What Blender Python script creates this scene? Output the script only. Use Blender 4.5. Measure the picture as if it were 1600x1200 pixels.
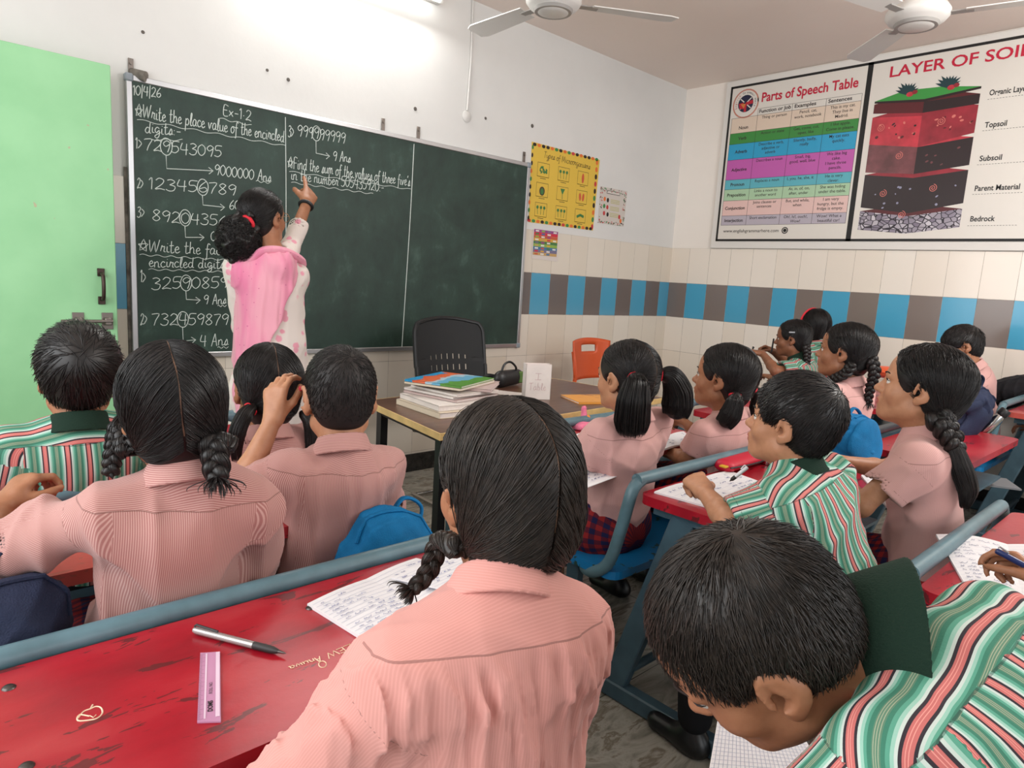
import bpy, bmesh, math, random
import numpy as np
from mathutils import Vector, Matrix, Euler

for _o in list(bpy.data.objects):
    bpy.data.objects.remove(_o)
SC = bpy.context.scene
COL = SC.collection
PI = math.pi

# ------------------------------------------------------------------ camera
CAM_POS = np.array([-5.262, -3.6106, 1.2978])
CAM_R = np.array([[0.734249655, 0.060237972, -0.676201768],
                  [-0.676236498, 0.152704972, -0.720683974],
                  [0.059846831, 0.986434275, 0.152858688]])
CAM_F = 1058.56
cam_data = bpy.data.cameras.new('camera')
cam = bpy.data.objects.new('camera', cam_data)
COL.objects.link(cam)
cam_data.sensor_fit = 'HORIZONTAL'
cam_data.sensor_width = 36.0
cam_data.lens = CAM_F / 1600.0 * 36.0
cam_data.clip_start = 0.02
_m = Matrix.Identity(4)
for _i in range(3):
    for _j in range(3):
        _m[_i][_j] = CAM_R[_i, _j]
    _m[_i][3] = CAM_POS[_i]
cam.matrix_world = _m
SC.camera = cam

# ------------------------------------------------------------------ view, world, lamps
SC.view_settings.view_transform = 'Standard'
SC.view_settings.look = 'None'
SC.view_settings.gamma = 1.0
SC.view_settings.use_curve_mapping = False
SC.view_settings.exposure = 0.22
world = bpy.data.worlds.new('daylight')
SC.world = world
world.use_nodes = True
_bg = world.node_tree.nodes['Background']
_bg.inputs[0].default_value = (0.93, 0.97, 1.0, 1)
_bg.inputs[1].default_value = 0.55


def area(name, loc, direction, sx, sy, power, col=(1, 1, 1), spread=180):
    l = bpy.data.lights.new(name, 'AREA')
    l.shape = 'RECTANGLE'
    l.size = sx
    l.size_y = sy
    l.energy = power
    l.color = col
    l.spread = math.radians(spread)
    o = bpy.data.objects.new(name, l)
    COL.objects.link(o)
    o.location = loc
    o.rotation_euler = Vector(direction).to_track_quat('-Z', 'Y').to_euler()
    return o


# daylight through the windows in the left wall and behind the class
area('window_daylight', (-6.55, -2.15, 1.75), (1, 0.05, -0.1), 3.2, 1.5, 54, (0.95, 0.98, 1.0))
area('rear_window_daylight', (-3.2, -6.6, 2.0), (0.05, 1, -0.1), 4.2, 1.6, 50, (0.96, 0.98, 1.0))
# the tube lamp high on the front wall, just above the picture
area('tube_lamp_light', (-3.3, -0.12, 2.86), (0, -0.6, -0.8), 1.15, 0.05, 10, (1, 0.99, 0.96))


def point_fill(name, loc, power, radius=0.12, col=(1, 0.985, 0.955)):
    l = bpy.data.lights.new(name, 'POINT')
    l.energy = power
    l.color = col
    l.shadow_soft_size = radius
    o = bpy.data.objects.new(name, l)
    COL.objects.link(o)
    o.location = loc


# added fill lights out of view, there to brighten ceiling and right wall
point_fill('left_fill', (-6.3, -2.2, 2.62), 16, 0.25)
point_fill('rear_fill', (-2.0, -3.9, 2.42), 84, 0.30)


def at(px, py, d):
    """scene point seen at photo pixel (px, py), d metres along the view axis"""
    v = CAM_R @ np.array([(px - 800) / CAM_F, -(py - 600) / CAM_F, -1.0])
    return CAM_POS + d * v


def onz(px, py, z):
    v = CAM_R @ np.array([(px - 800) / CAM_F, -(py - 600) / CAM_F, -1.0])
    return CAM_POS + v * ((z - CAM_POS[2]) / v[2])


def V(*a):
    return np.array(a, dtype=float)


def nrm(v):
    v = np.asarray(v, float)
    return v / (np.linalg.norm(v) + 1e-12)


# ------------------------------------------------------------------ materials
def srgb(r, g, b):
    def f(c):
        c /= 255.0
        return c / 12.92 if c <= 0.04045 else ((c + 0.055) / 1.055) ** 2.4
    return (f(r), f(g), f(b), 1.0)


class NT:
    """small helper around a node tree"""

    def __init__(s, mat):
        mat.use_nodes = True
        s.t = mat.node_tree
        s.n = s.t.nodes
        s.b = s.n['Principled BSDF']

    def new(s, typ, **kw):
        n = s.n.new(typ)
        for k, v in kw.items():
            setattr(n, k, v)
        return n

    def link(s, a, b):
        s.t.links.new(a, b)

    def val(s, x, sock):
        if isinstance(x, (int, float)):
            sock.default_value = x
        elif isinstance(x, tuple):
            sock.default_value = x
        else:
            s.link(x, sock)

    def math(s, op, a, b=0.0, c=None):
        n = s.new('ShaderNodeMath', operation=op)
        s.val(a, n.inputs[0])
        s.val(b, n.inputs[1])
        if c is not None:
            s.val(c, n.inputs[2])
        return n.outputs[0]

    def mix(s, fac, a, b):
        n = s.new('ShaderNodeMix', data_type='RGBA')
        s.val(fac, n.inputs[0])
        s.val(a, n.inputs[6])
        s.val(b, n.inputs[7])
        return n.outputs[2]

    def obj(s):
        n = s.new('ShaderNodeTexCoord')
        return n.outputs['Object']

    def xyz(s, v):
        n = s.new('ShaderNodeSeparateXYZ')
        s.link(v, n.inputs[0])
        return n.outputs

    def noise(s, scale, detail=3, vec=None, rough=0.5, dist=0.0):
        n = s.new('ShaderNodeTexNoise')
        n.inputs['Scale'].default_value = scale
        n.inputs['Detail'].default_value = detail
        n.inputs['Roughness'].default_value = rough
        n.inputs['Distortion'].default_value = dist
        s.link(vec if vec is not None else s.obj(), n.inputs['Vector'])
        return n.outputs[0]

    def mapping(s, vec, scale=(1, 1, 1), loc=(0, 0, 0), rot=(0, 0, 0)):
        n = s.new('ShaderNodeMapping')
        s.link(vec, n.inputs[0])
        n.inputs['Location'].default_value = loc
        n.inputs['Rotation'].default_value = rot
        n.inputs['Scale'].default_value = scale
        return n.outputs[0]

    def ramp(s, fac, stops, interp='LINEAR'):
        n = s.new('ShaderNodeValToRGB')
        r = n.color_ramp
        r.interpolation = interp
        while len(r.elements) > 1:
            r.elements.remove(r.elements[-1])
        r.elements[0].position = stops[0][0]
        r.elements[0].color = stops[0][1]
        for p, c in stops[1:]:
            e = r.elements.new(p)
            e.color = c
        s.link(fac, n.inputs[0])
        return n.outputs[0]

    def bump(s, h, strength=0.3, dist=0.01):
        n = s.new('ShaderNodeBump')
        n.inputs['Strength'].default_value = strength
        n.inputs['Distance'].default_value = dist
        s.link(h, n.inputs['Height'])
        s.link(n.outputs[0], s.b.inputs['Normal'])

    def col(s, c):
        s.val(c, s.b.inputs['Base Color'])


def M(name, col, rough=0.5, metal=0.0, noise=0.0, nscale=20, bump=0.0, bscale=80, spec=None, **kw):
    m = bpy.data.materials.new(name)
    t = NT(m)
    t.b.inputs['Roughness'].default_value = rough
    t.b.inputs['Metallic'].default_value = metal
    if spec is not None:
        t.b.inputs['Specular IOR Level'].default_value = spec
    if noise > 0:
        n = t.noise(nscale, 4)
        lo = tuple(max(0, c * (1 - noise)) for c in col[:3]) + (1,)
        hi = tuple(min(1, c * (1 + noise)) for c in col[:3]) + (1,)
        t.col(t.ramp(n, [(0.3, lo), (0.7, hi)]))
    else:
        t.b.inputs['Base Color'].default_value = col
    if bump > 0:
        t.bump(t.noise(bscale, 3), bump, 0.004)
    if 'emit' in kw:
        t.b.inputs['Emission Color'].default_value = col
        t.b.inputs['Emission Strength'].default_value = kw['emit']
    if 'alpha' in kw:
        t.b.inputs['Alpha'].default_value = kw['alpha']
    if 'trans' in kw:
        t.b.inputs['Transmission Weight'].default_value = kw['trans']
    if 'coat' in kw:
        t.b.inputs['Coat Weight'].default_value = kw['coat']
        t.b.inputs['Coat Roughness'].default_value = 0.15
    if 'sheen' in kw:
        t.b.inputs['Sheen Weight'].default_value = kw['sheen']
    return m


# ------------------------------------------------------------------ objects
def tag(o, label=None, cat=None, group=None, kind=None):
    if label:
        o['label'] = label
    if cat:
        o['category'] = cat
    if group:
        o['group'] = group
    if kind:
        o['kind'] = kind
    return o


def empty(name, loc, rz=0, label=None, cat=None, group=None):
    o = bpy.data.objects.new(name, None)
    COL.objects.link(o)
    o.location = loc
    o.rotation_euler = (0, 0, rz)
    o.empty_display_size = 0.05
    return tag(o, label, cat, group)


def mesh_obj(name, verts, faces, mat, parent=None, smooth=False, loc=None, world=False):
    me = bpy.data.meshes.new(name)
    verts = np.asarray(verts, dtype=np.float64).reshape(-1, 3)
    if isinstance(faces, np.ndarray):
        nf, k = faces.shape
        me.vertices.add(len(verts))
        me.vertices.foreach_set('co', verts.ravel())
        me.loops.add(nf * k)
        me.loops.foreach_set('vertex_index', faces.ravel().astype(np.int32))
        me.polygons.add(nf)
        me.polygons.foreach_set('loop_start', np.arange(0, nf * k, k, dtype=np.int32))
        me.update(calc_edges=True)
        me.validate()
    else:
        me.from_pydata([tuple(v) for v in verts], [], faces)
        me.update()
    mats = mat if isinstance(mat, (list, tuple)) else [mat]
    for m in mats:
        me.materials.append(m)
    if smooth:
        me.polygons.foreach_set('use_smooth', np.ones(len(me.polygons), dtype=bool))
    o = bpy.data.objects.new(name, me)
    COL.objects.link(o)
    if loc is not None:
        o.location = loc
    if parent is not None:
        o.parent = parent
        if world:
            set_world(o, parent)
    return o


def set_world(o, parent):
    """vertices are already in room coordinates: cancel the parent's transform"""
    m = Matrix.LocRotScale(parent.location, parent.rotation_euler, None)
    p = parent.parent
    while p is not None:
        m = Matrix.LocRotScale(p.location, p.rotation_euler, None) @ m
        p = p.parent
    o.matrix_parent_inverse = m.inverted()


class MB:
    """collects shapes (boxes, tubes, prisms) into one mesh"""

    def __init__(s):
        s.v = []
        s.f = []
        s.mi = []

    def add(s, vs, fs, mi=0):
        n = len(s.v)
        s.v += [tuple(map(float, v)) for v in vs]
        s.f += [tuple(i + n for i in f) for f in fs]
        s.mi += [mi] * len(fs)
        return s

    def box(s, c, d, R=None, bev=0.0, mi=0):
        x, y, z = [q / 2 for q in d]
        c = np.asarray(c, float)
        b = min(bev, x * .49, y * .49, z * .49)
        if b > 0:
            # chamfered box
            pts = []
            for sx in (-1, 1):
                for sy in (-1, 1):
                    for sz in (-1, 1):
                        pts += [(sx * (x - b), sy * (y - b), sz * z), (sx * (x - b), sy * y, sz * (z - b)), (sx * x, sy * (y - b), sz * (z - b))]
            bm = bmesh.new()
            vs = [bm.verts.new(p) for p in pts]
            bmesh.ops.convex_hull(bm, input=vs)
            bm.normal_update()
            bmesh.ops.dissolve_limit(bm, angle_limit=0.01, verts=bm.verts, edges=bm.edges)
            bm.verts.index_update()
            V_ = [np.array(v.co) for v in bm.verts]
            F_ = [[v.index for v in f.verts] for f in bm.faces]
            bm.free()
        else:
            V_ = [np.array((sx * x, sy * y, sz * z)) for sx in (-1, 1) for sy in (-1, 1) for sz in (-1, 1)]
            F_ = [(0, 1, 3, 2), (4, 6, 7, 5), (0, 4, 5, 1), (2, 3, 7, 6), (0, 2, 6, 4), (1, 5, 7, 3)]
        if R is not None:
            V_ = [R @ v for v in V_]
        s.add([v + c for v in V_], F_, mi)
        return s

    def tube(s, pts, r, n=10, closed=False, caps=True, mi=0, flat=None):
        pts = [np.asarray(p, float) for p in pts]
        m = len(pts)
        rs = r if isinstance(r, (list, tuple, np.ndarray)) else [r] * m
        T = []
        for i in range(m):
            if closed:
                t = pts[(i + 1) % m] - pts[(i - 1) % m]
            else:
                t = pts[min(i + 1, m - 1)] - pts[max(i - 1, 0)]
            T.append(nrm(t))
        up = np.array([0, 0, 1.0])
        if abs(T[0] @ up) > 0.9:
            up = np.array([1.0, 0, 0])
        a = nrm(np.cross(T[0], up))
        vs = []
        for i in range(m):
            a = nrm(a - T[i] * (a @ T[i]))
            b = np.cross(T[i], a)
            for k in range(n):
                th = 2 * PI * k / n
                fl = 1.0 if flat is None else flat
                vs.append(pts[i] + rs[i] * (math.cos(th) * a + fl * math.sin(th) * b))
        fs = []
        for i in range(m if closed else m - 1):
            i2 = (i + 1) % m
            for k in range(n):
                k2 = (k + 1) % n
                fs.append((i * n + k, i * n + k2, i2 * n + k2, i2 * n + k))
        if caps and not closed:
            fs.append(tuple(range(n))[::-1])
            fs.append(tuple((m - 1) * n + k for k in range(n)))
        s.add(vs, fs, mi)
        return s

    def lathe(s, prof, c=(0, 0, 0), n=24, axis=None, mi=0):
        """prof: list of (r, z) turned around the z axis (or `axis`)"""
        c = np.asarray(c, float)
        if axis is None:
            A, B_, Z_ = V(1, 0, 0), V(0, 1, 0), V(0, 0, 1)
        else:
            Z_ = nrm(axis)
            h = V(0, 0, 1) if abs(Z_[2]) < .9 else V(1, 0, 0)
            A = nrm(np.cross(h, Z_))
            B_ = np.cross(Z_, A)
        vs, fs = [], []
        for r, z in prof:
            for k in range(n):
                th = 2 * PI * k / n
                vs.append(c + A * r * math.cos(th) + B_ * r * math.sin(th) + Z_ * z)
        for i in range(len(prof) - 1):
            for k in range(n):
                k2 = (k + 1) % n
                fs.append((i * n + k, i * n + k2, (i + 1) * n + k2, (i + 1) * n + k))
        fs.append(tuple(range(n))[::-1])
        fs.append(tuple((len(prof) - 1) * n + k for k in range(n)))
        s.add(vs, fs, mi)
        return s

    def prism(s, poly, z0, z1, mi=0, xf=None):
        n = len(poly)
        vs = [(x, y, z0) for x, y in poly] + [(x, y, z1) for x, y in poly]
        if xf is not None:
            vs = [xf(np.array(v)) for v in vs]
        fs = [tuple(range(n))[::-1], tuple(range(n, 2 * n))]
        for i in range(n):
            j = (i + 1) % n
            fs.append((i, j, n + j, n + i))
        s.add(vs, fs, mi)
        return s

    def build(s, name, mat, parent=None, smooth=False, loc=None, world=False, autosmooth=None):
        o = mesh_obj(name, np.array(s.v), s.f, mat, parent, False, loc, world)
        me = o.data
        if len(me.materials) > 1:
            me.polygons.foreach_set('material_index', np.array(s.mi, dtype=np.int32))
        bm = bmesh.new()
        bm.from_mesh(me)
        bmesh.ops.recalc_face_normals(bm, faces=bm.faces)
        if smooth:
            for f in bm.faces:
                f.smooth = True
            for e in bm.edges:
                if len(e.link_faces) == 2 and e.calc_face_angle(0) > 0.7:
                    e.smooth = False
        bm.to_mesh(me)
        bm.free()
        return o


def rot_z(a):
    c, s = math.cos(a), math.sin(a)
    return np.array([[c, -s, 0], [s, c, 0], [0, 0, 1.0]])


def rot_x(a):
    c, s = math.cos(a), math.sin(a)
    return np.array([[1, 0, 0], [0, c, -s], [0, s, c.real]])


def rot_y(a):
    c, s = math.cos(a), math.sin(a)
    return np.array([[c, 0, s], [0, 1.0, 0], [-s, 0, c]])


def smooth_path(pts, n=8, closed=False):
    """Catmull-Rom through points"""
    P = [np.asarray(p, float) for p in pts]
    m = len(P)
    out = []
    rng = m if closed else m - 1
    for i in range(rng):
        if closed:
            p0, p1, p2, p3 = P[(i - 1) % m], P[i], P[(i + 1) % m], P[(i + 2) % m]
        else:
            p0, p1, p2, p3 = P[max(i - 1, 0)], P[i], P[i + 1], P[min(i + 2, m - 1)]
        for k in range(n):
            t = k / n
            out.append(0.5 * ((2 * p1) + (-p0 + p2) * t + (2 * p0 - 5 * p1 + 4 * p2 - p3) * t * t + (-p0 + 3 * p1 - 3 * p2 + p3) * t ** 3))
    if not closed:
        out.append(P[-1])
    return out


# ------------------------------------------------------------------ implicit surfaces (bodies, clothes, hair)
F4 = np.float32


def rc(a, b, ra, rb):
    a = np.asarray(a, F4)
    ba = np.asarray(b, F4) - a
    L2 = F4(max(float(ba @ ba), 1e-10))

    def f(P):
        q = P - a
        t = np.clip((q @ ba) / L2, 0, 1)
        q = q - t[:, None] * ba
        return np.sqrt(np.einsum('ij,ij->i', q, q)) - (F4(ra) + t * F4(rb - ra))
    return f


def el(c, r, R=None):
    c = np.asarray(c, F4)
    r = np.asarray(r if hasattr(r, '__len__') else (r, r, r), F4)
    Rm = None if R is None else np.asarray(R, F4)

    def f(P):
        q = P - c
        if Rm is not None:
            q = q @ Rm
        q = q / r
        k0 = np.sqrt(np.einsum('ij,ij->i', q, q))
        q = q / r
        k1 = np.sqrt(np.einsum('ij,ij->i', q, q)) + F4(1e-6)
        return k0 * (k0 - 1) / k1
    return f


def rcs(a, b, ra, rb, R, sc):
    """round cone squashed along the axes of R by sc"""
    a = np.asarray(a, float)
    b = np.asarray(b, float)
    R = np.asarray(R, float)
    sc = np.asarray(sc, float)
    Wm = (R / sc).astype(F4)
    g = rc((a @ R) / sc, (b @ R) / sc, ra, rb)
    ms = F4(sc.min())

    def f(P):
        return g(P @ Wm) * ms
    return f


def plane(c, n):
    c = np.asarray(c, F4)
    n = np.asarray(nrm(n), F4)

    def f(P):
        return (P - c) @ n
    return f


def inter(*fs):
    def f(P):
        d = fs[0](P)
        for g in fs[1:]:
            d = np.maximum(d, g(P))
        return d
    return f


class SDF:
    def __init__(s):
        s.pr = []
        s.disp = None

    def u(s, f, k=0.01):
        s.pr.append(('u', f, F4(k)))
        return s

    def s(s, f, k=0.005):
        s.pr.append(('s', f, F4(k)))
        return s

    def c(s, f, k=0.005):
        """cut made after the folds are laid on"""
        s.pr.append(('c', f, F4(k)))
        return s

    def i(s, f, k=0.005):
        s.pr.append(('i', f, F4(k)))
        return s

    def __call__(s, P, idx=None):
        d = None
        done = s.disp is None
        for j in (range(len(s.pr)) if idx is None else idx):
            op, f, k = s.pr[j]
            if op == 'c':
                if not done:
                    d = d + s.disp(P) if d is not None else None
                    done = True
                op = 's'
            e = f(P)
            if d is None:
                d = e if op == 'u' else np.full(len(P), 1.0, F4)
                if op == 'u':
                    continue
            if op == 'u':
                h = np.maximum(k - np.abs(d - e), 0)
                d = np.minimum(d, e) - h * h / (4 * k)
            else:
                if op == 's':
                    e = -e
                h = np.maximum(k - np.abs(d - e), 0)
                d = np.maximum(d, e) + h * h / (4 * k)
        if not done:
            d = d + s.disp(P)
        return d

    def cull(s, c, R):
        es = [float(f(c)[0]) for _, f, _ in s.pr]
        us = [e for e, p in zip(es, s.pr) if p[0] == 'u']
        mu = min(us)
        idx = []
        for j, (e, p) in enumerate(zip(es, s.pr)):
            if p[0] == 'u':
                if e - R <= mu + R + p[2] + 0.02:
                    idx.append(j)
            elif p[0] in 'sc':
                if e < R + p[2] + 0.02:
                    idx.append(j)
            elif e > -(R + p[2] + 0.02):
                idx.append(j)
        return idx, mu


def polygonize(sdf, lo, hi, h):
    """surface nets on a sparse grid; returns verts, quads"""
    lo = np.asarray(lo, float)
    hi = np.asarray(hi, float)
    C, Bk = 32, 8
    nch = np.maximum(1, np.ceil((hi - lo) / (C * h)).astype(int))
    off8 = np.stack(np.meshgrid(*[np.arange(4)] * 3, indexing='ij'), -1).reshape(-1, 3) * Bk
    off9 = np.stack(np.meshgrid(*[np.arange(9)] * 3, indexing='ij'), -1).reshape(-1, 3)
    Rc = C * h * 0.866 * 1.35
    Rb = Bk * h * 0.866 * 1.5 + 0.004
    blocks, vals = [], []
    for ci in np.ndindex(*nch):
        base = np.array(ci) * C
        cen = (lo + (base + C / 2) * h).astype(F4)[None]
        idx, mu = sdf.cull(cen, Rc)
        if mu > Rc + 0.03 or not idx:
            continue
        bo = base + off8
        bc = (lo + (bo + Bk / 2) * h).astype(F4)
        d = sdf(bc, idx)
        bo = bo[np.abs(d) < Rb]
        if len(bo) == 0:
            continue
        G = bo[:, None, :] + off9[None]
        P = (lo + G.reshape(-1, 3) * h).astype(F4)
        vv = sdf(P, idx).reshape(-1, 9, 9, 9)
        act = (vv.min((1, 2, 3)) < 0) & (vv.max((1, 2, 3)) >= 0)
        if act.any():
            blocks.append(bo[act])
            vals.append(vv[act])
    if not blocks:
        return np.zeros((0, 3)), np.zeros((0, 4), int)
    bo = np.concatenate(blocks)
    vv = np.concatenate(vals)
    N = 1 << 20
    ins = vv < 0
    cnt = np.zeros((len(bo), 8, 8, 8), np.int8)
    for dx in (0, 1):
        for dy in (0, 1):
            for dz in (0, 1):
                cnt += ins[:, dx:dx + 8, dy:dy + 8, dz:dz + 8]
    cb, cx, cy, cz = np.nonzero((cnt > 0) & (cnt < 8))
    g = bo[cb] + np.stack([cx, cy, cz], 1)
    key = (g[:, 0] * N + g[:, 1]) * N + g[:, 2]
    acc = np.zeros((len(cb), 3))
    num = np.zeros(len(cb))
    cor = [(0, 0, 0), (1, 0, 0), (0, 1, 0), (1, 1, 0), (0, 0, 1), (1, 0, 1), (0, 1, 1), (1, 1, 1)]
    cv = [vv[cb, cx + a, cy + b, cz + c] for a, b, c in cor]
    for i in range(8):
        for ax in range(3):
            j = i | (1 << ax)
            if j == i:
                continue
            a, b = cv[i], cv[j]
            m = (a < 0) != (b < 0)
            t = np.where(m, a / np.where(m, a - b, 1), 0)
            pt = np.array(cor[i], float)[None] + t[:, None] * np.eye(3)[ax][None]
            acc[m] += pt[m]
            num[m] += 1
    vert = lo + (g + acc / num[:, None]) * h
    order = np.argsort(key)
    ks = key[order]
    quads = []
    for ax in range(3):
        A = ins[:, :8, :8, :8]
        sl = [slice(0, 8)] * 3
        sl[ax] = slice(1, 9)
        B_ = ins[(slice(None),) + tuple(sl)]
        eb, ex, ey, ez = np.nonzero(A != B_)
        ge = bo[eb] + np.stack([ex, ey, ez], 1)
        o1, o2 = [(1, 2), (2, 0), (0, 1)][ax]
        u = np.eye(3, dtype=int)[o1]
        w = np.eye(3, dtype=int)[o2]
        q = []
        ok = np.ones(len(ge), bool)
        for d in (0 * u, u, u + w, w):
            gg = ge - d
            kk = (gg[:, 0] * N + gg[:, 1]) * N + gg[:, 2]
            p = np.clip(np.searchsorted(ks, kk), 0, len(ks) - 1)
            ok &= ks[p] == kk
            q.append(order[p])
        q = np.stack(q, 1)
        fl = ~A[eb, ex, ey, ez]
        q[fl] = q[fl][:, ::-1]
        quads.append(q[ok])
    return vert, np.concatenate(quads)


def sdf_obj(name, sdf, lo, hi, h, mat, parent=None, world=True):
    v, q = polygonize(sdf, np.asarray(lo) - 2 * h, np.asarray(hi) + 2 * h, h)
    return mesh_obj(name, v, q, mat, parent, True, None, world and parent is not None)


def wavy(seed, amp, freq, warp=0.6, stretch=(1, 1, 1), n=6):
    r = np.random.RandomState(seed)
    K = (r.normal(size=(n, 3)) * freq / np.asarray(stretch)).astype(F4)
    ph = (r.rand(n) * 6.28).astype(F4)
    K2 = (r.normal(size=(n, 3)) * freq * .5).astype(F4)

    def f(P):
        o = np.zeros(len(P), F4)
        for i in range(n):
            o += np.sin(P @ K[i] + ph[i] + F4(warp) * np.sin(P @ K2[i] + ph[(i + 1) % n]) * 2)
        return o * F4(amp / math.sqrt(n))
    return f


def ridges(seed, amp, freq, stretch=(1, 1, 1), n=4):
    """sharp-edged folds"""
    r = np.random.RandomState(seed)
    K = (r.normal(size=(n, 3)) * freq / np.asarray(stretch)).astype(F4)
    ph = (r.rand(n) * 6.28).astype(F4)
    K2 = (r.normal(size=(n, 3)) * freq * .4 / np.asarray(stretch)).astype(F4)

    def f(P):
        o = np.zeros(len(P), F4)
        for i in range(n):
            w = np.sin(P @ K[i] + ph[i] + np.sin(P @ K2[i] + ph[(i + 1) % n]) * F4(1.2))
            w = np.sqrt(w * w + F4(.015))
            o += w * (2 - w) - F4(.70)
        return o * F4(amp / math.sqrt(n) * 1.4)
    return f


def project(sdf, P, off, it=3):
    P = P.astype(F4)
    e = F4(0.0015)
    for _ in range(it):
        d = sdf(P)
        g = np.stack([sdf(P + np.eye(3, dtype=F4)[k] * e) - d for k in range(3)], 1)
        g /= np.sqrt((g * g).sum(1, keepdims=True)) + F4(1e-9)
        P = P - (d - off)[:, None] * g
    return P


def strand_tubes(paths, r, sides=3):
    """paths (N, n, 3) -> verts, quads for thin tapering tubes"""
    paths = np.asarray(paths, float)
    N, n, _ = paths.shape
    T = np.gradient(paths, axis=1)
    T /= np.linalg.norm(T, axis=2, keepdims=True) + 1e-9
    ref = np.array([0.31, 0.52, 0.79])
    A = np.cross(T, ref)
    A /= np.linalg.norm(A, axis=2, keepdims=True) + 1e-9
    Bv = np.cross(T, A)
    prof = np.interp(np.linspace(0, 1, n), [0, .1, .7, 1], [.6, 1, .9, .15])
    rr = (np.asarray(r).reshape(-1, 1) if hasattr(r, '__len__') else np.full((N, 1), r)) * prof[None]
    vs = []
    for k in range(sides):
        th = 2 * PI * k / sides
        vs.append(paths + rr[..., None] * (math.cos(th) * A + math.sin(th) * Bv))
    vs = np.stack(vs, 2).reshape(-1, 3)
    b = (np.arange(N)[:, None, None] * n + np.arange(n - 1)[None, :, None]) * sides
    k = np.arange(sides)[None, None, :]
    k2 = (k + 1) % sides
    q = np.stack([b + k, b + k2, b + sides + k2, b + sides + k], -1).reshape(-1, 4)
    return vs, q
# =================================================================== ROOM
TILE_H, BAND = 0.305, 1.048


def wall_tiles(name, axis, first):
    m = bpy.data.materials.new(name)
    t = NT(m)
    o = t.xyz(t.obj())
    u = t.math('MULTIPLY', t.math('ADD', o[axis], first), -5.0)       # tile columns, 0.2 m wide
    w = t.math('MULTIPLY', t.math('SUBTRACT', o[2], BAND), 1 / TILE_H)  # tile rows
    fu, fw = t.math('FRACT', u), t.math('FRACT', w)
    iu, iw = t.math('FLOOR', u), t.math('FLOOR', w)
    par = t.math('FRACT', t.math('MULTIPLY', t.math('ADD', iu, 100.0), 0.5))
    odd = t.math('GREATER_THAN', par, 0.25)
    band = t.math('COMPARE', iw, 0.0, 0.1)
    cell = t.new('ShaderNodeCombineXYZ')
    t.link(iu, cell.inputs[0])
    t.link(iw, cell.inputs[1])
    wn = t.new('ShaderNodeTexWhiteNoise', noise_dimensions='2D')
    t.link(cell.outputs[0], wn.inputs['Vector'])
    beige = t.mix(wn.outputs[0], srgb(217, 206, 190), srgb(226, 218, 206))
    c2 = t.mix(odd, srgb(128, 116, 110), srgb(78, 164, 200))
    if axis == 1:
        beige = t.mix(wn.outputs[0], srgb(236, 225, 211), srgb(241, 233, 223))  # beige raised on the right wall to imitate stronger light there
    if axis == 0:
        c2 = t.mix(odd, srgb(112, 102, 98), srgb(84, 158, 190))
    c = t.mix(band, beige, c2)
    gu = t.math('LESS_THAN', t.math('MINIMUM', fu, t.math('SUBTRACT', 1.0, fu)), 0.006)
    gw = t.math('LESS_THAN', t.math('MINIMUM', fw, t.math('SUBTRACT', 1.0, fw)), 0.004)
    g = t.math('MAXIMUM', gu, gw)
    gcol = t.ramp(t.noise(14, 2), [(0.35, srgb(96, 84, 72)), (0.65, srgb(176, 164, 150))])
    c = t.mix(t.math('MULTIPLY', g, 0.8), c, gcol)
    t.col(c)
    t.val(t.math('ADD', t.math('MULTIPLY', g, 0.5), 0.16), t.b.inputs['Roughness'])
    h = t.math('ADD', t.math('MULTIPLY', g, -1.0), t.math('MULTIPLY', t.noise(7, 2), 0.6))
    t.bump(h, 0.2, 0.004)
    return m


def plaster(name, c, stain=0.06):
    m = bpy.data.materials.new(name)
    t = NT(m)
    n = t.noise(1.6, 5, rough=0.6)
    lo = tuple(x * (1 - stain) for x in c[:3]) + (1,)
    t.col(t.ramp(n, [(0.3, lo), (0.6, c)]))
    t.b.inputs['Roughness'].default_value = 0.75
    t.b.inputs['Specular IOR Level'].default_value = 0.25
    t.bump(t.noise(35, 4), 0.06, 0.01)
    return m


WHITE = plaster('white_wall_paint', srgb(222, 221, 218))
WHITE_R_LIT = plaster('white_wall_paint_right_lit', srgb(246, 239, 231), 0.03)  # paler than the front wall: brighter light put into the paint colour
CEIL = plaster('ceiling_paint', srgb(242, 229, 220), 0.02)


def floor_mat():
    m = bpy.data.materials.new('veined_marble_floor')
    t = NT(m)
    o = t.mapping(t.obj(), (1.0, 3.2, 1), rot=(0, 0, 0.5))
    n = t.noise(3.0, 6, o, 0.62, 1.6)
    c = t.ramp(n, [(0.28, srgb(78, 76, 70)), (0.42, srgb(134, 129, 118)), (0.52, srgb(158, 153, 142)), (0.58, srgb(116, 106, 92)), (0.72, srgb(168, 164, 154))])
    x = t.xyz(t.obj())
    fx = t.math('FRACT', t.math('MULTIPLY', x[0], 1 / 0.6))
    fy = t.math('FRACT', t.math('MULTIPLY', x[1], 1 / 0.6))
    g = t.math('LESS_THAN', t.math('MINIMUM', fx, fy), 0.006)
    c = t.mix(g, c, srgb(70, 66, 60))
    t.col(c)
    t.b.inputs['Roughness'].default_value = 0.25
    return m


FLOOR = floor_mat()
BLACK_STONE = M('black_marble', srgb(38, 36, 34), 0.25, noise=.6, nscale=30)


def slab(name, lo, hi, mat):
    c = [(a + b) / 2 for a, b in zip(lo, hi)]
    o = MB().box(c, [b - a for a, b in zip(lo, hi)]).build(name, mat)
    o['kind'] = 'structure'
    return o


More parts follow.
